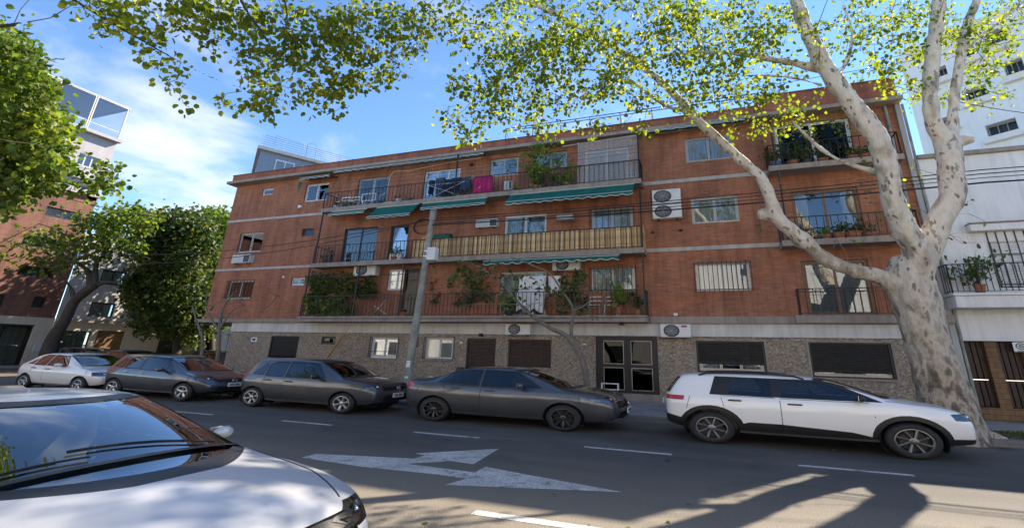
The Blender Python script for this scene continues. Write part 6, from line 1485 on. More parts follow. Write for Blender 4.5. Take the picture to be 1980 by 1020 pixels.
# vine climbing to the cornice over the top balcony
hx = atY(1040, 345, 19.3).x; e = empty('climbing_plant', (hx, 19.3, Z3 + .05), 'bright yellow-green vine climbing from the top balcony up to the cornice', 'plant')
foliage(e, [(hx - .2, 19.3, Z3 + .1 + k * .35) for k in range(7)], [tuple(atY(x + rng.standard_normal() * 16, y + rng.standard_normal() * 12, 19.0 + .5 * rng.random())) for x, y in [(1030, 300), (1020, 318), (1015, 335), (1040, 290), (1070, 285), (1085, 320), (1050, 315), (1025, 345), (1095, 335)] for _ in range(9)], 'leaf_bright', .13, per=7, spread=.16, seed=77, gnarl=.22, name='leaves', twig_name='stems')
# creeper along the cornice on the right
e = empty('climbing_plant', (3.2, 19.5, Z3 + 2.0), 'creeper with bare looping stems under the cornice of the top right balcony', 'plant')
foliage(e, [(2.9 + .45 * k, 19.5, ZT - .15) for k in range(9)], [tuple(atY(1450 + 240 * rng.random(), 232 + 40 * rng.random() ** 2, 19.0 + .6 * rng.random())) for _ in range(60)], 'leaf_bright', .11, per=4, spread=.18, seed=78, gnarl=.35, name='leaves', twig_name='stems', twig='bark_grey', sag=-.2)

def rack(x0, x1, Y, Z, label, name='drying_rack', h=.85):
    X0, X1 = atY(x0, 400 if Z > 5 else 600, Y).x, atY(x1, 400 if Z > 5 else 600, Y).x; r = empty(name, ((X0 + X1) / 2, Y, Z), label, 'drying rack')
    for yy in (Y - .2, Y + .2):
        MB().tube([(X0, yy, Z + .02), (X1, yy, Z + h)], .012, 5).build('leg', M['plastic_white'], r, 60); MB().tube([(X1, yy, Z + .02), (X0, yy, Z + h)], .012, 5).build('leg', M['plastic_white'], r, 60)
    for k in range(6): y = Y - .2 + .08 * k; MB().tube([(X0, y, Z + h), (X1, y, Z + h)], .006, 4).build('rod', M['plastic_white'], r)
    return X0, X1
def garment(X0, X1, Y, Ztop, drop, mat, label, name='garment', cat='laundry', seed=0, taper=0.0, group=None):
    n = 14; rows = []
    for j in range(7):
        u = j / 6; c = (X0 + X1) / 2; hw = (X1 - X0) / 2 * (1 - taper * u)
        rows.append([(c - hw + 2 * hw * i / n, Y - .02 + (.02 + .05 * u) * math.sin(i * 1.1 + seed) + .03 * math.sin(i * .5 + seed * 2) * u, Ztop - drop * u * (1 - .10 * math.sin(i * .9 + seed))) for i in range(n + 1)])
    rows2 = [[(p[0], p[1] + .10 * (1 - j / 6) + .03, p[2]) for p in row] for j, row in enumerate(rows)]
    m = MB(); m.sheet(rows); m.sheet(rows2); m.sheet([rows[0], rows2[0]]); tag(m.build(name, M[mat], None, 60, fix=False), label, cat, group)
Xa, Xb = rack(826, 898, 19.55, Z3, 'white folding rack holding navy washing on the top balcony')
gz = Z3 + 1.12
for k, (a, b, dr, mt, lb_) in enumerate(((0.02, .16, .75, 'navy_cloth', 'navy shirt at the left end of the top balcony rack'), (.18, .42, 1.0, 'denim', 'pair of blue jeans, widest dark garment on the rack'), (.40, .62, .95, 'navy_cloth', 'long navy coat in the middle of the rack'), (.64, .86, .8, 'navy_cloth', 'navy trousers right of the middle of the rack'), (.86, 1.12, .7, 'denim', 'blue garment at the right end of the rack'))):
    garment(Xa + (Xb - Xa) * a, Xa + (Xb - Xa) * b, 19.42 + .05 * (k % 3), gz + .12 * (k == 1), dr, mt, lb_, seed=k, taper=.1)
x0, x1 = atY(917, 350, 19.35).x, atY(952, 350, 19.35).x; garment(x0, x1, 19.32, Z3 + .98, .9, 'magenta_cloth', 'bright magenta towel hanging on the top balcony', 'towel', seed=3)
MB_ = MB(); MB_.tube([(x0 - .3, 19.35, Z3 + .97), (x1 + .2, 19.35, Z3 + .97)], .012, 5); MB_.tube([(x0 - .2, 19.35, Z3), (x1 + .1, 19.35, Z3 + 1.1)], .012, 5); MB_.tube([(x1 + .1, 19.35, Z3), (x0 - .1, 19.35, Z3 + 1.1)], .012, 5); tag(MB_.build('drying_rack', M['plastic_white'], sm=60), 'thin folding rack under the magenta towel', 'drying rack')
Xa, Xb = rack(1005, 1058, 19.5, Z1, 'white folding rack with pale washing on the first-floor balcony', h=1.0)
garment(Xa + .0, Xa + (Xb - Xa) * .95, 19.36, Z1 + 1.75, .55, 'white_cloth', 'pale pink-white cloth hung highest on the first-floor balcony', 'cloth', seed=5); garment(Xa - .1, Xa + (Xb - Xa) * .9, 19.38, Z1 + 1.14, .9, 'white_cloth', 'white sheet over the first-floor drying rack', 'sheet', seed=6); garment(Xb + .05, Xb + .6, 19.45, Z1 + 1.75, .7, 'white_cloth', 'white shirt beside the hanging plant, first floor', seed=7)
b = MB(); b.tube([(Xa - .4, 19.45, Z1 + 1.76), (Xb + .9, 19.45, Z1 + 1.80)], .006, 4); tag(b.build('washing_line', M['cable']), 'washing line stretched across the first-floor balcony', 'washing line')
b = MB(); b.tube([atY(720, 608, 19.4), atY(745, 580, 19.4)], .014, 5); b.tube([atY(748, 608, 19.4), atY(722, 590, 19.4)], .014, 5); tag(b.build('folding_stand', M['plastic_white'], sm=60), 'crossed white legs of a folding stand on the first-floor balcony', 'stand')
def chair(x, Y, Z, label, mat='plastic_white', s=1.0, flip=1):
    X = atY(x, 390 if Z > 8 else 600, Y).x; r = empty('balcony_chair', (X, Y, Z), label, 'chair'); w = .3 * s
    for dx in (-w, w):
        for dy in (-.2, .2): MB().obox((X + dx, Y + dy, Z), (X + dx * .9, Y + dy * .9, Z + .42), .035, .035).build('leg', M[mat], r)
    MB().bbox(X - w, X + w, Y - .22, Y + .22, Z + .42, Z + .46, .01).build('seat', M[mat], r)
    b = MB(); b.obox((X - w, Y + .2, Z + .46), (X - w * .95, Y + .25, Z + .85), .03, .03); b.obox((X + w, Y + .2, Z + .46), (X + w * .95, Y + .25, Z + .85), .03, .03)
    b.obox((X - w, Y + .25, Z + .82), (X + w, Y + .25, Z + .82), .03, .06); b.obox((X - w, Y + .23, Z + .65), (X + w, Y + .23, Z + .65), .02, .04); b.build('backrest', M[mat], r)
chair(662, yb + .2, Z3, 'white plastic chair at the left end of the top balcony'); chair(681, yb + .3, Z3, 'second white chair half hidden beside the first on the top balcony'); chair(1150, yb, Z1, 'thin metal chair at the right of the first-floor balcony', 'alu_frame', .9); chair(1182, yb + .1, Z1, 'second metal chair beside the barred window, first floor', 'alu_frame', .9)
# low white frames and crates
def frame_(x0, y0, x1, y1, Y, label):
    X0, X1, Z0, Zt = rc(x0, y0, x1, y1, Y); b = MB(); q = .05; b.box(X0, X1, Y, Y + .03, Z0, Z0 + q); b.box(X0, X1, Y, Y + .03, Zt - q, Zt); b.box(X0, X0 + q, Y, Y + .03, Z0 + q, Zt - q); b.box(X1 - q, X1, Y, Y + .03, Z0 + q, Zt - q); b.box(X0 + .1, X0 + .16, Y, Y + .3, Z0 - .25, Z0 + .01); tag(b.build('low_table_frame', M['plastic_white']), label, 'frame')
frame_(700, 375, 725, 387, YB + .3, 'white tubular frame standing on the top balcony left of the hose')
def crate(x, Y, Z, w, h, label, mat='plastic_white', d=.3):
    X = atY(x, 400 if Z > 5 else 600, Y).x; b = MB(); b.bbox(X - w / 2, X + w / 2, Y, Y + d, Z + .01, Z + h, .02); tag(b.build('storage_box', M[mat]), label, 'box')
crate(776, yb, Z2, .7, .42, 'white crate in the corner beside the reed screen'); crate(748, yb, Z3, .55, .16, 'low white box on the top balcony floor below the hose'); crate(860, YB + .6, Z2 + 1.2 - 1.2, .9, 1.35, 'dark green cabinet just above the reed screen', 'awning_old', .4); crate(830, YB + .6, Z2, .45, 1.3, 'yellow-framed crate stack above the reed screen by the pole', 'yellow_pipe', .3)
# see-through mesh curtain closing the right end of the top balcony
def net():
    t = NT('net_curtain'); p = t.wpos(); v = t.vor(t.scale(p, (1, 1, 1)), 30); tr = t.n.new('ShaderNodeBsdfTransparent'); ms = t.n.new('ShaderNodeMixShader'); t.l.new(t.ramp(v, [(.30, .22), (.5, .62)]), ms.inputs[0])
    t.P(Base_Color=(.45, .41, .38), Roughness=.9); t.l.new(tr.outputs[0], ms.inputs[1]); t.l.new(t.b.outputs[0], ms.inputs[2]); t.l.new(ms.outputs[0], t.out.inputs[0]); M['net_curtain'] = t.m
net()
nx0, nx1 = atY(1118, 300, YB + .12).x, BX1 - .1; nt = empty('net_enclosure', ((nx0 + nx1) / 2, YB + .12, Z3), 'pale lace netting closing the right end of the top balcony', 'netting')
zt_ = atY(1180, 270, YB + .12).z
cloth(nx0, (nx0 + nx1) / 2 - .02, Z3 + .02, zt_, YB + .13, .02, 30, .3).build('net', M['net_curtain'], nt, 60); cloth((nx0 + nx1) / 2 + .02, nx1, Z3 + .02, zt_ + .04, YB + .13, .02, 30, .3).build('net', M['net_curtain'], nt, 60)
for x in (nx0, (nx0 + nx1) / 2, nx1): MB().tube([(x, YB + .12, Z3), (x, YB + .12, zt_ + .06)], .02, 6).build('post', M['alu_frame'], nt)
MB().tube([(nx0 - .8, YB + .12, zt_ - .05), (nx1, YB + .12, zt_ + .06)], .028, 6).build('top_bar', M['concrete_light'], nt)
# letter-like items on the first-floor wall: none legible

# ------------------------------------------------------------------ utility pole, cables
PY = 16.2
pb = atY(783, 765, PY); ptop = atY(838, 410, PY); pb = Vector((pb.x - .02, PY, .14))
pole = empty('utility_pole', tuple(pb), 'grey-green leaning utility pole with a white meter box and banded top', 'pole')
d_ = ptop - pb
MB().tube([pb, pb + d_ * .12, pb + d_ * .5, ptop], [.17, .165, .14, .115], 16).build('shaft', M['pole_paint'], pole, 60)
c = MB()
for k in range(5): q = pb + d_ * (.955 + k * .014); c.tube([q, q + d_.normalized() * .055], .155 - .004 * k, 14)
c.build('insulator', M['insulator'], pole, 60, kind='stuff')
for f in (.735, .765): q = pb + d_ * f; MB().tube([q, q + d_.normalized() * .03], .16, 14).build('steel_band', M['chrome'], pole, 60)
q = pb + d_ * .75; b = MB(); b.bbox(q.x + .12, q.x + .52, PY - .22, PY + .10, q.z - .28, q.z + .26, .03); bx = b.build('meter_box', M['plastic_white'], pole); MB().box(q.x + .15, q.x + .49, PY - .226, PY - .22, q.z - .02, q.z - .005).build('box_seam', M['plastic_grey'], bx)
b = MB(); b.obox(q + Vector((.05, -.1, .1)), q + Vector((.2, -.1, .1)), .05, .05); b.build('bracket', M['chrome'], pole)
for zz, hh, mt in ((1.25, .16, 'plastic_white'), (.85, .08, 'plastic_white'), (1.42, .07, 'sign_white')):
    f = (zz - pb.z) / d_.z; q = pb + d_ * f; q2 = pb + d_ * ((zz + hh - pb.z) / d_.z); b = MB(); n = 6
    b.sheet([[(qq.x + math.sin(a) * .172, qq.y - math.cos(a) * .172, qq.z) for a in [-.2 + i * .18 for i in range(n)]] for qq in (q, q2)]); b.build('paper_scrap', M[mt], pole, fix=False)
q = ptop + Vector((-.45, -.05, -.62)); b = MB()
for k in range(4): b.tube([(q.x + math.cos(t) * (.44 - .012 * k), q.y + .02 * k, q.z + math.sin(t) * (.33 - .01 * k)) for t in [i * math.pi / 14 for i in range(29)]], .014, 5)
b.obox((q.x - .4, q.y, q.z + .02), (q.x + .5, q.y, q.z + .1), .02, .02); tag(b.build('cable_coil', M['cable'], sm=60), 'black coil of spare cable hanging beside the pole top', 'cable coil')
p = MB(); p.tube([pb + Vector((.22, -.1, .1)), pb + Vector((.25, -.1, .9))], .05, 8)
def cat_(a, b, sag, r_=.016, n=24):
    a = Vector(a); b = Vector(b); return [a.lerp(b, i / n) - Vector((0, 0, sag * 4 * (i / n) * (1 - i / n))) for i in range(n + 1)]
def cab(label, segs, r_=.016, mat='cable'):
    b = MB()
    for a, c, s in segs: b.tube(cat_(a, c, s), r_, 5)
    tag(b.build('overhead_cable', M[mat], sm=60), label, 'cable', 'overhead cables')
Rr = lambda y, Y=PY: atY(1980, y, Y)
def ext(a, b, x): t = (x - a.x) / (b.x - a.x); return a + (b - a) * t
tp = ptop - Vector((0, 0, .25))
for lab, yr, yp, rr_, Yk in (('upper overhead cable crossing the plane limbs and right edge', 321, 437, .016, PY), ('second overhead cable just below the upper one at the right', 329, 441, .016, PY + .02), ('thick lowest overhead cable running past the knotted limb', 347, 452, .026, PY - .1), ('thin overhead cable between the thick one and the upper pair', 337, 446, .012, PY + .1)):
    a = Vector((ptop.x + .1, Yk, ptop.z - (yp - 430) * .02 - .15)); b = ext(a, Rr(yr, Yk), 34); cab(lab, [(a, ext(a, b, 8), .12), (ext(a, b, 8), b, .1)], rr_)
for lab, (x, y), Yk, sg in (('cable sagging from the pole to the far left street', (0, 484), PY, .9), ('second cable from the pole across the upper left windows', (0, 500), PY + .2, 1.1)):
    a = ptop - Vector((.05, 0, .3)); b = atY(x, y, Yk); cab(lab, [(a, ext(a, b, -40), sg)], .016)
a = atX(102, 362, -40); b = Vector((XL - .3, 19.5, 9.2)); cab('cable slanting down across the sky from the left tower', [(a + (a - b) * .3, b, .6)], .02)
cab('thin cable from the roof corner to the right building', [(Vector((XR - .2, 19.7, ZT + .9)), Vector((13, 17, 8.6)), .4)], .012); cab('thin cable rising over the roof beside the plane tree', [(Vector((3, 20.4, ZT + 2.0)), Vector((40, 26, ZT + 9)), .8)], .014)
cab('loose black cables tied along the edge of the first-floor slab', [(Vector((BX0, YB - .03, Z1 - .1)), Vector((BX1, YB - .03, Z1 - .08)), .02)], .012)
# washing-line wires on the top balcony
b = MB()
for k, (z0_, z1_) in enumerate(((1.45, 1.5), (1.2, 1.3), (1.62, 1.66))): b.tube(cat_((BX0 + .1, YB + .08, Z3 + z0_), (BX1, YB + .1, Z3 + z1_), .05), .007, 4)
for k in range(9): x = BX0 + .3 + k * .9; b.tube([(x, YB + .05, Z3), (x + .1, YB + .35, ZT)], .008, 4)
tag(b.build('wire_lines', M['cable']), 'thin wires strung above the railing of the top balcony', 'wire')
# ------------------------------------------------------------------ neighbours on the right
wb = empty('white_house', (XR + .3, YF, .15), 'white rendered two-storey house with a black-railed balcony beside the brick building', 'building')
WX0, WX1, WZ = XR + .32, 30.0, 9.28
win = rc(1899, 434, 1975, 505, YF + .05); win = (win[0], win[0] + 2.1, 4.35, win[3])
w = MB(); wall(w, WX0, WX1, 2.66, WZ, YF, [win], .25); w.add([(WX0, YF, 2.66), (WX0, YF + 12, 2.66), (WX0, YF + 12, WZ), (WX0, YF, WZ)], [(0, 3, 2, 1)]); w.box(WX0, WX1, YF + .26, YF + 12, WZ - .3, WZ - .1); w.box(WX0 + .01, WX1, YF + .02, YF + 1.2, 2.60, 2.66); w.box(WX0 + .1, WX1, YF + 2, YF + 2.1, .2, WZ - .3)
w.build('wall', M['white_plaster'], wb, fix=False)
b = MB(); b.bbox(WX0 - .03, WX1, YF - .14, YF + .3, WZ, WZ + .16, .012); b.build('parapet_cap', M['concrete'], wb)
b = MB(); b.bbox(WX0 + .9, WX1, YF - .35, YF + .02, 6.30, 6.55, .015); b.build('ledge', M['white_plaster'], wb); b = MB(); b.bbox(WX0 + .9, WX1, YF - .4, YF + .02, 6.55, 6.6, .01); b.build('ledge_cap', M['concrete'], wb)
b = MB(); b.box(WX0 + .9, WX1, YF - .02, YF, 5.95, 6.3); b.build('ledge_fascia', M['white_plaster'], wb)
bx0 = atY(1838, 545, YF - .75).x
b = MB(); b.bbox(bx0, WX1, YF - .78, YF + .01, 3.62, 4.02, .02); b.bbox(bx0 - .06, WX1, YF - .84, YF + .01, 4.02, 4.10, .01); b.build('balcony_slab', M['white_plaster'], wb)
railing([(bx0, YF), (bx0, YF - .72), (bx0 + 9, YF - .72)], 4.10, 5.08, wb, .165)
shutter((win[0], win[1], win[2], win[3]), YF, wb, 'plastic_white', name='slatted_shutter', pitch=.09)
r = MB(); 
for k in range(9): x = win[0] + (win[1] - win[0]) * k / 8; r.box(x - .015, x + .015, YF - .05, YF - .02, win[2], win[3] + .05)
for z in (win[2] + .1, win[3] - .02, (win[2] + win[3]) / 2): r.box(win[0], win[1], YF - .052, YF - .045, z, z + .03)
r.build('window_bars', M['black_metal'], wb, kind='stuff')
# ground floor: dark tiled pier, tan pillars, dark timber gate panels
gx = [atY(x, 662, YF).x for x in (1828, 1860, 1905, 1928, 1976)]
b = MB(); b.box(WX0, gx[1], YF + .02, YF + .3, .13, 2.60); b.build('tiled_pier', M['tile_dark'], wb)
for a, c in ((gx[2], gx[3]), (gx[4], gx[4] + .5), (gx[4] + 2.2, gx[4] + 2.6)): b = MB(); b.box(a, c, YF + .1, YF + .4, .52, 2.60); b.build('pillar', M['tile_tan'], wb)
b = MB(); b.box(gx[1], WX1, YF + .08, YF + .42, .13, .52); b.build('base_course', M['tile_tan'], wb)
for a, c in ((gx[1], gx[2]), (gx[3], gx[4]), (gx[4] + .5, gx[4] + 2.2)):
    n = 4
    for k in range(n): b = MB(); x = a + (c - a) * k / n; b.bbox(x + .012, x + (c - a) / n - .012, YF + .28, YF + .36, .54, 2.58, .01); b.build('gate_plank', M['gate_wood'], wb)
    b = MB(); b.box(a, c, YF + .38, YF + .42, .53, 2.6); b.build('gate_backing', M['plastic_black'], wb)
    b = MB(); b.box(a + .05, c - .05, YF + .262, YF + .278, 1.35, 1.375); b.build('gate_bar', M['chrome'], wb)
sg = empty('garage_sign', tuple(atY(1968, 680, YF - .0)), 'white square sign with a black ringed symbol hung on the dark gate', 'sign')
X0, X1, Z0, Zt = rc(1956, 661, 1992, 680, YF + .02); b = MB(); b.bbox(X0, X1, YF + .0, YF + .03, Z0, Zt, .006); b.build('plate', M['sign_white'], sg)
cx, cz = (X0 + X1) / 2, (Z0 + Zt) / 2 + .02; hr = (Zt - Z0) * .36; kx = (X1 - X0) / (Zt - Z0)
for r0, r1, mt in ((hr * .98, hr * .74, 'sign_black'), (hr * .5, hr * .28, 'sign_black'), (hr * .16, .001, 'sign_black')):
    b = MB(); b.lathe([(r1, -.002), (r0, -.002)], (cx, YF - .002, cz), 'Y', 24, (kx, 1, 1)); b.build('ring', M[mt], sg)
b = MB(); b.box(X0 + .08, X1 - .08, YF - .004, YF - .002, Z0 + .015, Z0 + .035); b.build('lettering', M['sign_black'], sg)
bt = atY(1872, 500, YF - .5); pot(bt.x + .1, YF - .5, 4.11, .14, .3, 'terracotta', 'small umbrella-shaped tree in a pot on the white house balcony', n=190, spread=.75, hgt=1.15, size=.16, leafm='leaf_balcony', seed=70)

# tall white tower behind, turned at an angle
def tower(name, corner, dirv, w1, w2, z0, z1, label, mat, group=None):
    return None
ang_d = ray(423, 665); ang_d.z = 0; ang_d.normalize()      # the visible front runs this way (to the left, away)
tw = empty('white_tower', tuple(atY(1785, 303, 56).xy) + (.0,), 'tall white apartment tower with recessed loggias rising at the upper right', 'building')
c0 = atY(1788, 303, 56); c0 = Vector((c0.x, c0.y, 0)); dx_ = -ang_d; dn = Vector((dx_.y, -dx_.x, 0))    # dx_: along the face to the right and nearer; dn: outward
if dn.y > 0: dn = -dn
zt = 36; fh = 3.1
def face_pt(u, z, out=0.0): return c0 + dx_ * u + dn * out + Vector((0, 0, z))
m = MB(); floors = [k * fh + 1.0 for k in range(8)]
holes = []
U = 24.0
def face_uz(px, py):
    d = ray(px, py); t = (c0 - EYE).dot(dn) / d.dot(dn); p = EYE + d * t; return (p - c0).dot(dx_), p.z
for (xa, ya, xb, yb2) in ((1861, 171, 1914, 190), (1902, 237, 1973, 257), (1936, 118, 1986, 142), (1810, 228, 1850, 243), (1800, 132, 1835, 150), (1900, 60, 1950, 85), (1995, 180, 2060, 200), (1850, 95, 1890, 112)):
    (ua, za), (ub, zb2) = face_uz(xa, ya), face_uz(xb, yb2); um, zm2 = face_uz((xa + xb) / 2, (ya + yb2) / 2); hh2 = abs(face_uz((xa + xb) / 2, ya)[1] - zm2); holes.append((ua, ub, zm2 - hh2 * 1.5, zm2 + hh2 * 1.3, 'l'))
holes = [h for h in holes if h[1] - h[0] > .5 and h[0] > .3 and h[1] < U - .3]
def fwall(mb, u0, u1, z0, z1, hs, dep):
    us = sorted({u0, u1, *[h[0] for h in hs], *[h[1] for h in hs]}); zs = sorted({z0, z1, *[h[2] for h in hs], *[h[3] for h in hs]})
    for i in range(len(us) - 1):
        for j in range(len(zs) - 1):
            cu, cz = (us[i] + us[i + 1]) / 2, (zs[j] + zs[j + 1]) / 2
            if any(h[0] < cu < h[1] and h[2] < cz < h[3] for h in hs): continue
            mb.add([face_pt(us[i], zs[j]), face_pt(us[i + 1], zs[j]), face_pt(us[i + 1], zs[j + 1]), face_pt(us[i], zs[j + 1])], [(0, 1, 2, 3)])
    for (a, b, c, d, *_) in hs:
        P = [face_pt(a, c), face_pt(b, c), face_pt(b, d), face_pt(a, d), face_pt(a, c, -dep), face_pt(b, c, -dep), face_pt(b, d, -dep), face_pt(a, d, -dep)]
        mb.add(P, [(0, 4, 7, 3), (1, 2, 6, 5), (3, 7, 6, 2), (0, 1, 5, 4), (4, 5, 6, 7)])
fwall(m, 0, U, 0, zt, holes, 1.0)
m.add([face_pt(0, 0), face_pt(0, zt), face_pt(0, zt, -14), face_pt(0, 0, -14)], [(0, 1, 2, 3)]); m.add([face_pt(0, zt), face_pt(U, zt), face_pt(U, zt, -14), face_pt(0, zt, -14)], [(0, 1, 2, 3)]); m.add([face_pt(U, 0), face_pt(U, zt), face_pt(U, zt, -14), face_pt(U, 0, -14)], [(0, 1, 2, 3)])
m.build('wall', M['white_tower'], tw, fix=False)
for k, (a, b, c, d, kd) in enumerate(holes):
    f = MB(); pa, pb_ = face_pt(a + .05, c, -.7), face_pt(b - .05, c, -.7)
    for q in range(4): t = a + .08 + (b - a - .16) * q / 3; f.obox(face_pt(t, c, -.7), face_pt(t, d, -.7), .07, .07)
    f.obox(face_pt(a, c + .05, -.7), face_pt(b, c + .05, -.7), .06, .1); f.obox(face_pt(a, d - .06, -.7), face_pt(b, d - .06, -.7), .06, .1); wf = f.build('window', M['alu_frame'], tw)
    g = MB(); g.add([face_pt(a, c, -.72), face_pt(b, c, -.72), face_pt(b, d, -.72), face_pt(a, d, -.72)], [(0, 1, 2, 3)]); g.build('pane', M['pane_dark'], wf)
    g = MB(); g.add([face_pt(a, c, -.85), face_pt(a + (b - a) * (.3 + .4 * ((k * 7) % 5) / 5), c, -.85), face_pt(a + (b - a) * (.3 + .4 * ((k * 7) % 5) / 5), d, -.85), face_pt(a, d, -.85)], [(0, 1, 2, 3)]); g.build('blind', M['curtain_cream'], wf)
    s = MB(); P = [face_pt(a - .35, c - .55, .55), face_pt(b + .35, c - .55, .55), face_pt(b + .2, c - .02, .75), face_pt(a - .2, c - .02, .75), face_pt(a - .35, c - .55, -.0), face_pt(b + .35, c - .55, -.0), face_pt(b + .2, c - .02, .0), face_pt(a - .2, c - .02, .0)]
    s.add(P, [(0, 1, 2, 3), (4, 0, 3, 7), (1, 5, 6, 2), (3, 2, 6, 7), (0, 4, 5, 1)]); s.build('balcony_front', M['white_tower'], tw)

# ------------------------------------------------------------------ left: the street that closes the view
TX = -48.0
def facing_x(mb, Y0, Y1, Z0, Z1, X, holes, dep=.25):
    ys = sorted({Y0, Y1, *[h[0] for h in holes], *[h[1] for h in holes]}); zs = sorted({Z0, Z1, *[h[2] for h in holes], *[h[3] for h in holes]})
    for i in range(len(ys) - 1):
        for j in range(len(zs) - 1):
            cy, cz = (ys[i] + ys[i + 1]) / 2, (zs[j] + zs[j + 1]) / 2
            if any(h[0] < cy < h[1] and h[2] < cz < h[3] for h in holes): continue
            mb.add([(X, ys[i], zs[j]), (X, ys[i + 1], zs[j]), (X, ys[i + 1], zs[j + 1]), (X, ys[i], zs[j + 1])], [(0, 1, 2, 3)])
    for (a, b, c, d) in holes: mb.add([(X, a, c), (X, b, c), (X, b, d), (X, a, d), (X - dep, a, c), (X - dep, b, c), (X - dep, b, d), (X - dep, a, d)], [(0, 4, 7, 3), (1, 2, 6, 5), (3, 7, 6, 2), (0, 1, 5, 4)])
def rx(x0, y0, x1, y1, X=TX): a = atX(x0, y0, X); b = atX(x1, y1, X); return (a.y, b.y, min(a.z, b.z), max(a.z, b.z))
def rx4(tl, tr, bl): a = atX(*tl, TX); b = atX(*tr, TX); c = atX(*bl, TX); return (a.y, b.y, c.z, a.z)
def xwin(h, parent, X=TX, frame='dark_frame', leaves=2, pane='pane', curt=None, fw=.08, bars=False):
    a, b, c, d = h; x = X - .12; f = MB(); f.box(x - .06, x, a, b, d - fw, d); f.box(x - .06, x, a, b, c, c + fw); f.box(x - .06, x, a, a + fw, c + fw, d - fw); f.box(x - .06, x, b - fw, b, c + fw, d - fw)
    for k in range(1, leaves): y = a + (b - a) * k / leaves; f.box(x - .05, x - .005, y - .05, y + .05, c + fw, d - fw)
    w = f.build('window', M[frame], parent)
    for k in range(leaves): y0 = a + (b - a) * k / leaves; y1 = a + (b - a) * (k + 1) / leaves; p = MB(); p.box(x - .035, x - .03, y0 + .05, y1 - .05, c + fw - .01, d - fw + .01); p.build('pane', M[pane], w)
    p = MB(); p.box(x - .7, x - .69, a - .1, b + .1, c - .1, d + .1); p.build('room', M['curtain_grey' if curt is None else curt], w)
    return w
rt = empty('brick_tower', (TX, 22.2, .15), 'red brick apartment tower with white upper floors and glazed roof terrace at the left edge', 'building')
TY0, TY1 = 2.0, 22.25
zb_top = atX(190, 384, TX).z      # top of the brick
holes = [rx4((92, 150 + 248), (160, 405), (86, 416)), rx4((40, 511), (110, 517), (35, 531)), rx4((48, 452), (135, 462), (45, 474)), rx4((67, 572), (92, 573), (63, 594)), rx4((-14, 567), (13, 569), (-20, 590))]
hup = [rx4((178, 248), (212, 260), (170, 279)), rx4((155, 295), (196, 304), (150, 317)), rx4((90, 338), (178, 357), (85, 364)), rx4((100, 228), (150, 240), (95, 262))]
zw0 = zb_top + .45
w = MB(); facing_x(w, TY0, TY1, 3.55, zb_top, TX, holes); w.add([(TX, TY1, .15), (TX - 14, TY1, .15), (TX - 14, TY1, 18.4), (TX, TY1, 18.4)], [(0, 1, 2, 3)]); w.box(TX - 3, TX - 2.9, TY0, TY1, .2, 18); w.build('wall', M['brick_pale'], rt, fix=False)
zt1 = 18.4
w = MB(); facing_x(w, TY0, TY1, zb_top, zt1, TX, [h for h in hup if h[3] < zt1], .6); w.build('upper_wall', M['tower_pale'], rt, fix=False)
w = MB(); w.box(TX - .01, TX + .28, TY0, TY1 + .1, zb_top, zw0); w.box(TX, TX + .5, TY0, TY1 + .1, zt1 - .02, zt1 + .25); w.box(TX, TX + .28, TY0, TY1 + .1, 14.5, 14.9) if zb_top < 14.2 else None; w.build('floor_band', M['tower_pale'], rt)
w = MB(); w.box(TX, TX + .1, TY0, TY1, 3.0, 3.55); w.build('ground_fascia', M['cream'], rt)
for h in holes: xwin(h, rt, pane='pane', leaves=2 if h[1] - h[0] > 1.2 else 1, curt='curtain_blue')
for h in hup:
    if h[3] < zt1: xwin(h, rt, pane='pane', leaves=3, frame='alu_frame')
ztt = atX(250, 212, TX).z
for k in range(8):
    y0 = TY1 - 2.35 * (k + 1); y1 = y0 + 2.3; f = MB()
    f.box(TX + .1, TX + .18, y0, y1, ztt - .1, ztt); f.box(TX + .1, TX + .18, y0, y1, zt1 + .25, zt1 + .33); f.box(TX + .1, TX + .18, y0, y0 + .08, zt1 + .33, ztt - .1); f.box(TX + .1, TX + .18, y1 - .08, y1, zt1 + .33, ztt - .1); f.box(TX + .12, TX + .16, y0, y1, zt1 + .9, zt1 + .96)
    g = f.build('terrace_glazing', M['alu_frame'], rt); p = MB(); p.box(TX + .13, TX + .14, y0 + .08, y1 - .08, zt1 + .33, ztt - .1); p.build('pane', M['pane'], g)
f = MB(); f.box(TX - 6, TX + .2, TY1 - .02, TY1 + .06, ztt - .1, ztt); f.box(TX - 6, TX + .2, TY0, TY1, ztt, ztt + .06) ; f.build('terrace_roof', M['plastic_grey'], rt)
# shop front in its ground floor
sf = rx4((-40, 625), (66, 629), (-40, 702)); sf = (sf[0], sf[1], .2, 2.9)
b = MB(); b.box(TX - .05, TX + .1, sf[1], TY1, .15, 3.0); b.build('shop_pier', M['cream'], rt); b = MB(); b.box(TX - .05, TX + .1, TY0, sf[1], 2.9, 3.0); b.build('shop_lintel', M['dark_frame'], rt)
for k in range(6):
    a = sf[1] - 1.55 * (k + 1); h = (a, a + 1.5, .2, 2.9); xwin(h, rt, frame='black_metal', leaves=1, pane='pane', curt='curtain_cream', fw=.07)
b = MB(); b.bbox(TX + .1, TX + .16, sf[1] + .35, sf[1] + .8, 1.1, 1.6, .01); tag(b.build('wall_panel', M['plastic_grey']), 'small grey intercom panel beside the tower shop front', 'panel')
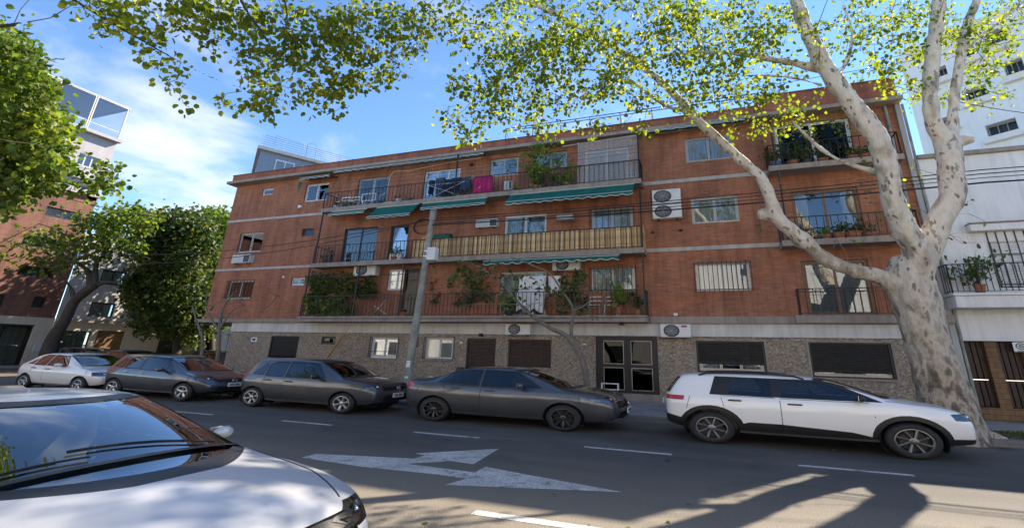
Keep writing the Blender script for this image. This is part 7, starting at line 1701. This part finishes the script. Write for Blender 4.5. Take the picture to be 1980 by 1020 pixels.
# grey house and low range
gh = empty('grey_house', (TX, 26, .15), 'grey rendered house with sliding windows between the brick tower and the trees', 'building')
GY1 = 44.0; hs = [rx4((178, 583), (226, 585), (165, 611)), rx4((200, 520), (248, 524), (193, 548)), rx4((290, 590), (330, 594), (285, 618))]
w = MB(); facing_x(w, TY1 + .05, GY1, 3.6, 10.2, TX, hs); w.box(TX - 6, TX, TY1 + .05, GY1, 10.2, 10.3); w.build('wall', M['grey_plaster'], gh, fix=False)
for h in hs: xwin(h, gh, frame='dark_frame', leaves=2, pane='pane', curt='curtain_white', fw=.12)
b = MB(); b.bbox(TX, TX + .35, TY1 + .05, GY1, 3.35, 3.6, .02); b.build('ledge', M['concrete'], gh)
w = MB(); hs2 = [(TY1 + .4, TY1 + 2.6, .7, 2.7), (TY1 + 3.0, TY1 + 5.0, .2, 2.8), (TY1 + 7.8, TY1 + 9.8, .2, 2.7), (TY1 + 12, TY1 + 14, .2, 2.7)]; facing_x(w, TY1 + .05, GY1, .15, 3.35, TX, hs2); w.build('ground_wall', M['cream'], gh, fix=False)
b = MB(); b.box(TX - .3, TX - .2, TY1 + 3.0, TY1 + 5.0, .2, 2.8); b.build('garage_door', M['tile_tan'], gh); xwin(hs2[0], gh, curt='curtain_grey', leaves=1); 
for h in hs2[2:]:
    b = MB(); n = 10
    for k in range(n): z = h[2] + (h[3] - h[2]) * k / n; b.box(TX - .16, TX - .1, h[0], h[1], z + .01, z + (h[3] - h[2]) / n - .01)
    b.build('door_slat', M['shutter_dark'], gh, kind='stuff'); b = MB(); b.box(TX - .22, TX - .2, h[0], h[1], h[2], h[3]); b.build('door_backing', M['plastic_black'], gh)
# low dark passage behind the overhang of the brick building: side wall, railings
gd = empty('side_gate', (XLG - 1.6, YF + 2, .15), 'dark iron gate under the overhanging left corner of the brick building', 'gate')
for k in range(14): x = XLG - .15 - k * .2; MB().box(x - .012, x + .012, YF + 1.99, YF + 2.01, .2, 2.6).build('bar', M['black_metal'], gd)
for z in (.3, 1.4, 2.5): MB().box(XLG - 3.0, XLG - .02, YF + 1.985, YF + 2.015, z, z + .04).build('rail', M['black_metal'], gd)
hw_ = empty('low_house', (XL - 3, YF + 16, .15), 'low dark building behind the corner trees', 'building'); b = MB(); b.box(XL - 4, XLG - .1, YF + 14.5, YF + 24, .1, 6.5); b.build('wall', M['grey_plaster'], hw_)
for k in range(3):
    for z in (1.0, 4.0): b = MB(); y = YF + 15.5 + k * 2.6; b.box(XL - 4.03, XL - 4.0, y, y + 1.4, z, z + 1.3); b.build('window', M['pane_dark'], hw_)
simple('block_grey', (.20, .25, .32), .7)
# far building with railed roof terraces
ft = empty('terraced_block', (-46, 33, 0), 'pale blue-grey block with railed roof terraces beyond the left end of the brick roof', 'building')
fd = ray(2153, 705); fd.z = 0; fd.normalize(); P0 = atD(490, 345, 48); o = Vector((P0.x, P0.y, 0)); fn_ = ray(484, 345); fn_.z = 0; fn_ = -fn_.normalized()
def fp(u, z, out=0.0): return o + fd * u + fn_ * out + Vector((0, 0, z))
def zt_at(px, py, u=0.0):
    lo, hi = 5, 60
    d = ray(px, py); return EYE.z + d.z * fp(u, 0).y / d.y
zA, zB = zt_at(491, 290), zt_at(497, 272)
b = MB()
def fbox(mb, u0, u1, o0, o1, z0, z1): mb.add([fp(u0, z0, o0), fp(u1, z0, o0), fp(u1, z0, o1), fp(u0, z0, o1), fp(u0, z1, o0), fp(u1, z1, o0), fp(u1, z1, o1), fp(u0, z1, o1)], [(0, 3, 2, 1), (4, 5, 6, 7), (0, 1, 5, 4), (1, 2, 6, 5), (2, 3, 7, 6), (3, 0, 4, 7)])
fbox(b, 0, 22, 0, -10, 0, zA - 1.0); fbox(b, .05, 22, -.02, -10, zA - .99, zA - .09); b.build('wall', M['block_grey'], ft)
b = MB(); fbox(b, -.3, 22.3, .4, -10, zA - .08, zA + .22); b.build('roof_slab', M['grey_plaster'], ft); b = MB(); fbox(b, -.3, 22, .3, 0, zA - 3.2, zA - 2.9); b.build('lower_slab', M['grey_plaster'], ft)
for k in range(6):
    u = 1.6 + k * 2.6; g = MB(); fbox(g, u, u + 1.9, .06, .01, zA - 2.6, zA - .7); wf = g.build('window', M['white_frame'], ft); g = MB(); fbox(g, u + .12, u + .9, .075, .062, zA - 2.45, zA - .85); g.build('pane', M['pane'], wf); g = MB(); fbox(g, u + 1.0, u + 1.78, .075, .062, zA - 2.45, zA - .85); g.build('pane', M['pane'], wf)
rl = MB()
for z in (.35, .6, .85, 1.1, 1.35, 1.6): rl.tube([fp(0, zA + z, .2), fp(22, zA + z, .2)], .025, 4)
for k in range(12): rl.tube([fp(k * 2, zA + .2, .2), fp(k * 2, zA + 1.7, .2)], .035, 4)
rl.build('railing', M['block_grey'], ft, kind='stuff')
rl = MB(); rl.tube([fp(4.5, zA + .2, -1.5), fp(4.5, zA + 2.6, -1.5), fp(5.0, zA + 2.9, -1.5), fp(5.5, zA + 2.6, -1.5), fp(5.5, zA + .2, -1.5)], .05, 5); rl.tube([fp(1.2, zA + .2, -1), fp(1.2, zA + 2.4, -1), fp(4, zA + 2.2, -1)], .04, 5); rl.build('pipe_frame', M['block_grey'], ft, 60)
# dark cars parked along the cross street
def side_car(P, x, y, z, label, rz, paint): q = dict(P); q['label'] = label; q['paint'] = paint; q['group'] = 'cars parked in the cross street'; c = make_car('parked_car', q); c.location = (x, y, z); c.rotation_euler = (0, 0, rz)
c = copy_tree(car_sedan); c['label'] = 'dark saloon roof seen behind the white old hatchback'; c['group'] = 'cars parked in the cross street'; c.location = (-33.5, 19.8, 0)
c = copy_tree(car_hatch); c['label'] = 'dark hatchback parked by the iron gate behind the tall grey hatchback'; c['group'] = 'cars parked in the cross street'; c.location = (-33.2, 25.5, 0)
c = copy_tree(car_mpv); c['label'] = 'dark blue car half hidden between the white hatchback and the corner trees'; c['group'] = 'cars parked in the cross street'; c.location = (-41.5, 22.0, 0)
# the photographer's side: unseen pale houses, added for bounce light and reflections
for k, (xa, xb, h, mt, lb_) in enumerate(((-46, -24, 10.5, 'white_plaster', 'pale house added for bounce light behind the photographer, seen only in reflections at the far left'), (-24, -6, 9.5, 'white_plaster', 'low white house added for bounce light behind the photographer, left of the tall pale one'), (-6, 12, 11, 'white_plaster', 'tall pale house added for bounce light behind the photographer'), (12, 40, 10, 'white_plaster', 'white house added for bounce light behind the photographer at the right'))):
    e = empty('fill_house', (xa, -5.6, .15), lb_, 'house'); hs = []
    for q in range(int((xb - xa) / 3.4)):
        for z in (.6, 4.2): hs.append((xa + .9 + q * 3.4, xa + 2.7 + q * 3.4, z + (.3 if z < 1 else 0), z + 2.0))
    w = MB(); wall(w, xa, xb, .15, h, -5.6, [], 0); w.box(xa, xb, -14, -5.62, .1, h - .02); w.build('wall', M[mt], e, fix=False)
    for (a, b, c_, d) in hs: g = MB(); g.box(a, b, -5.6, -5.55, c_, d); ww = g.build('window', M['dark_frame'], e); g = MB(); g.box(a + .1, b - .1, -5.55, -5.54, c_ + .1, d - .1); g.build('pane', M['ac_grille'], ww)
# near car details: wipers, aerial, things on the dashboard
def NK(x, y, z): return (x * KX_, y * KY_, z)
def nz_(x, y): z = on_body(near, x, y); return z if z is not None else 1.0
for (xa, ya, xb, yb_) in ((.955, .50, .87, -.28), (.96, -.22, .87, -.76)):
    pts = []
    for k in range(9):
        t = k / 8; x, y = xa + (xb - xa) * t, ya + (yb_ - ya) * t; pts.append(NK(x, y, nz_(x, y) + .022))
    m = MB(); m.tube(pts, .008, 5); m.tube([(p[0] + .010, p[1], p[2] - .010) for p in pts[2:]], .005, 4); m.build('wiper', M['plastic_black'], near, 60)
m = MB(); zz = nz_(-.62, .0)
m.lathe([(.05, 0), (.04, .02), (.012, .05), (.001, .055)], NK(-.55, 0, nz_(-.55, 0) - .004), 'Z', 14, (2.0, .8, 1)); m.build('aerial_fin', M['plastic_black'], near, 50)
m = MB(); pts = [NK(1.04 - .10 * (abs(y) / .7) ** 2 - .02, y, nz_(1.04 - .10 * (abs(y) / .7) ** 2 - .02, y) + .003) for y in [-.72 + .09 * i for i in range(17)]]
m.sheet([[(p[0] - .06, p[1], p[2] + .004) for p in pts], [(p[0] + .07, p[1], p[2] + .002) for p in pts]]); m.build('cowl_grille', M['plastic_black'], near, 60)
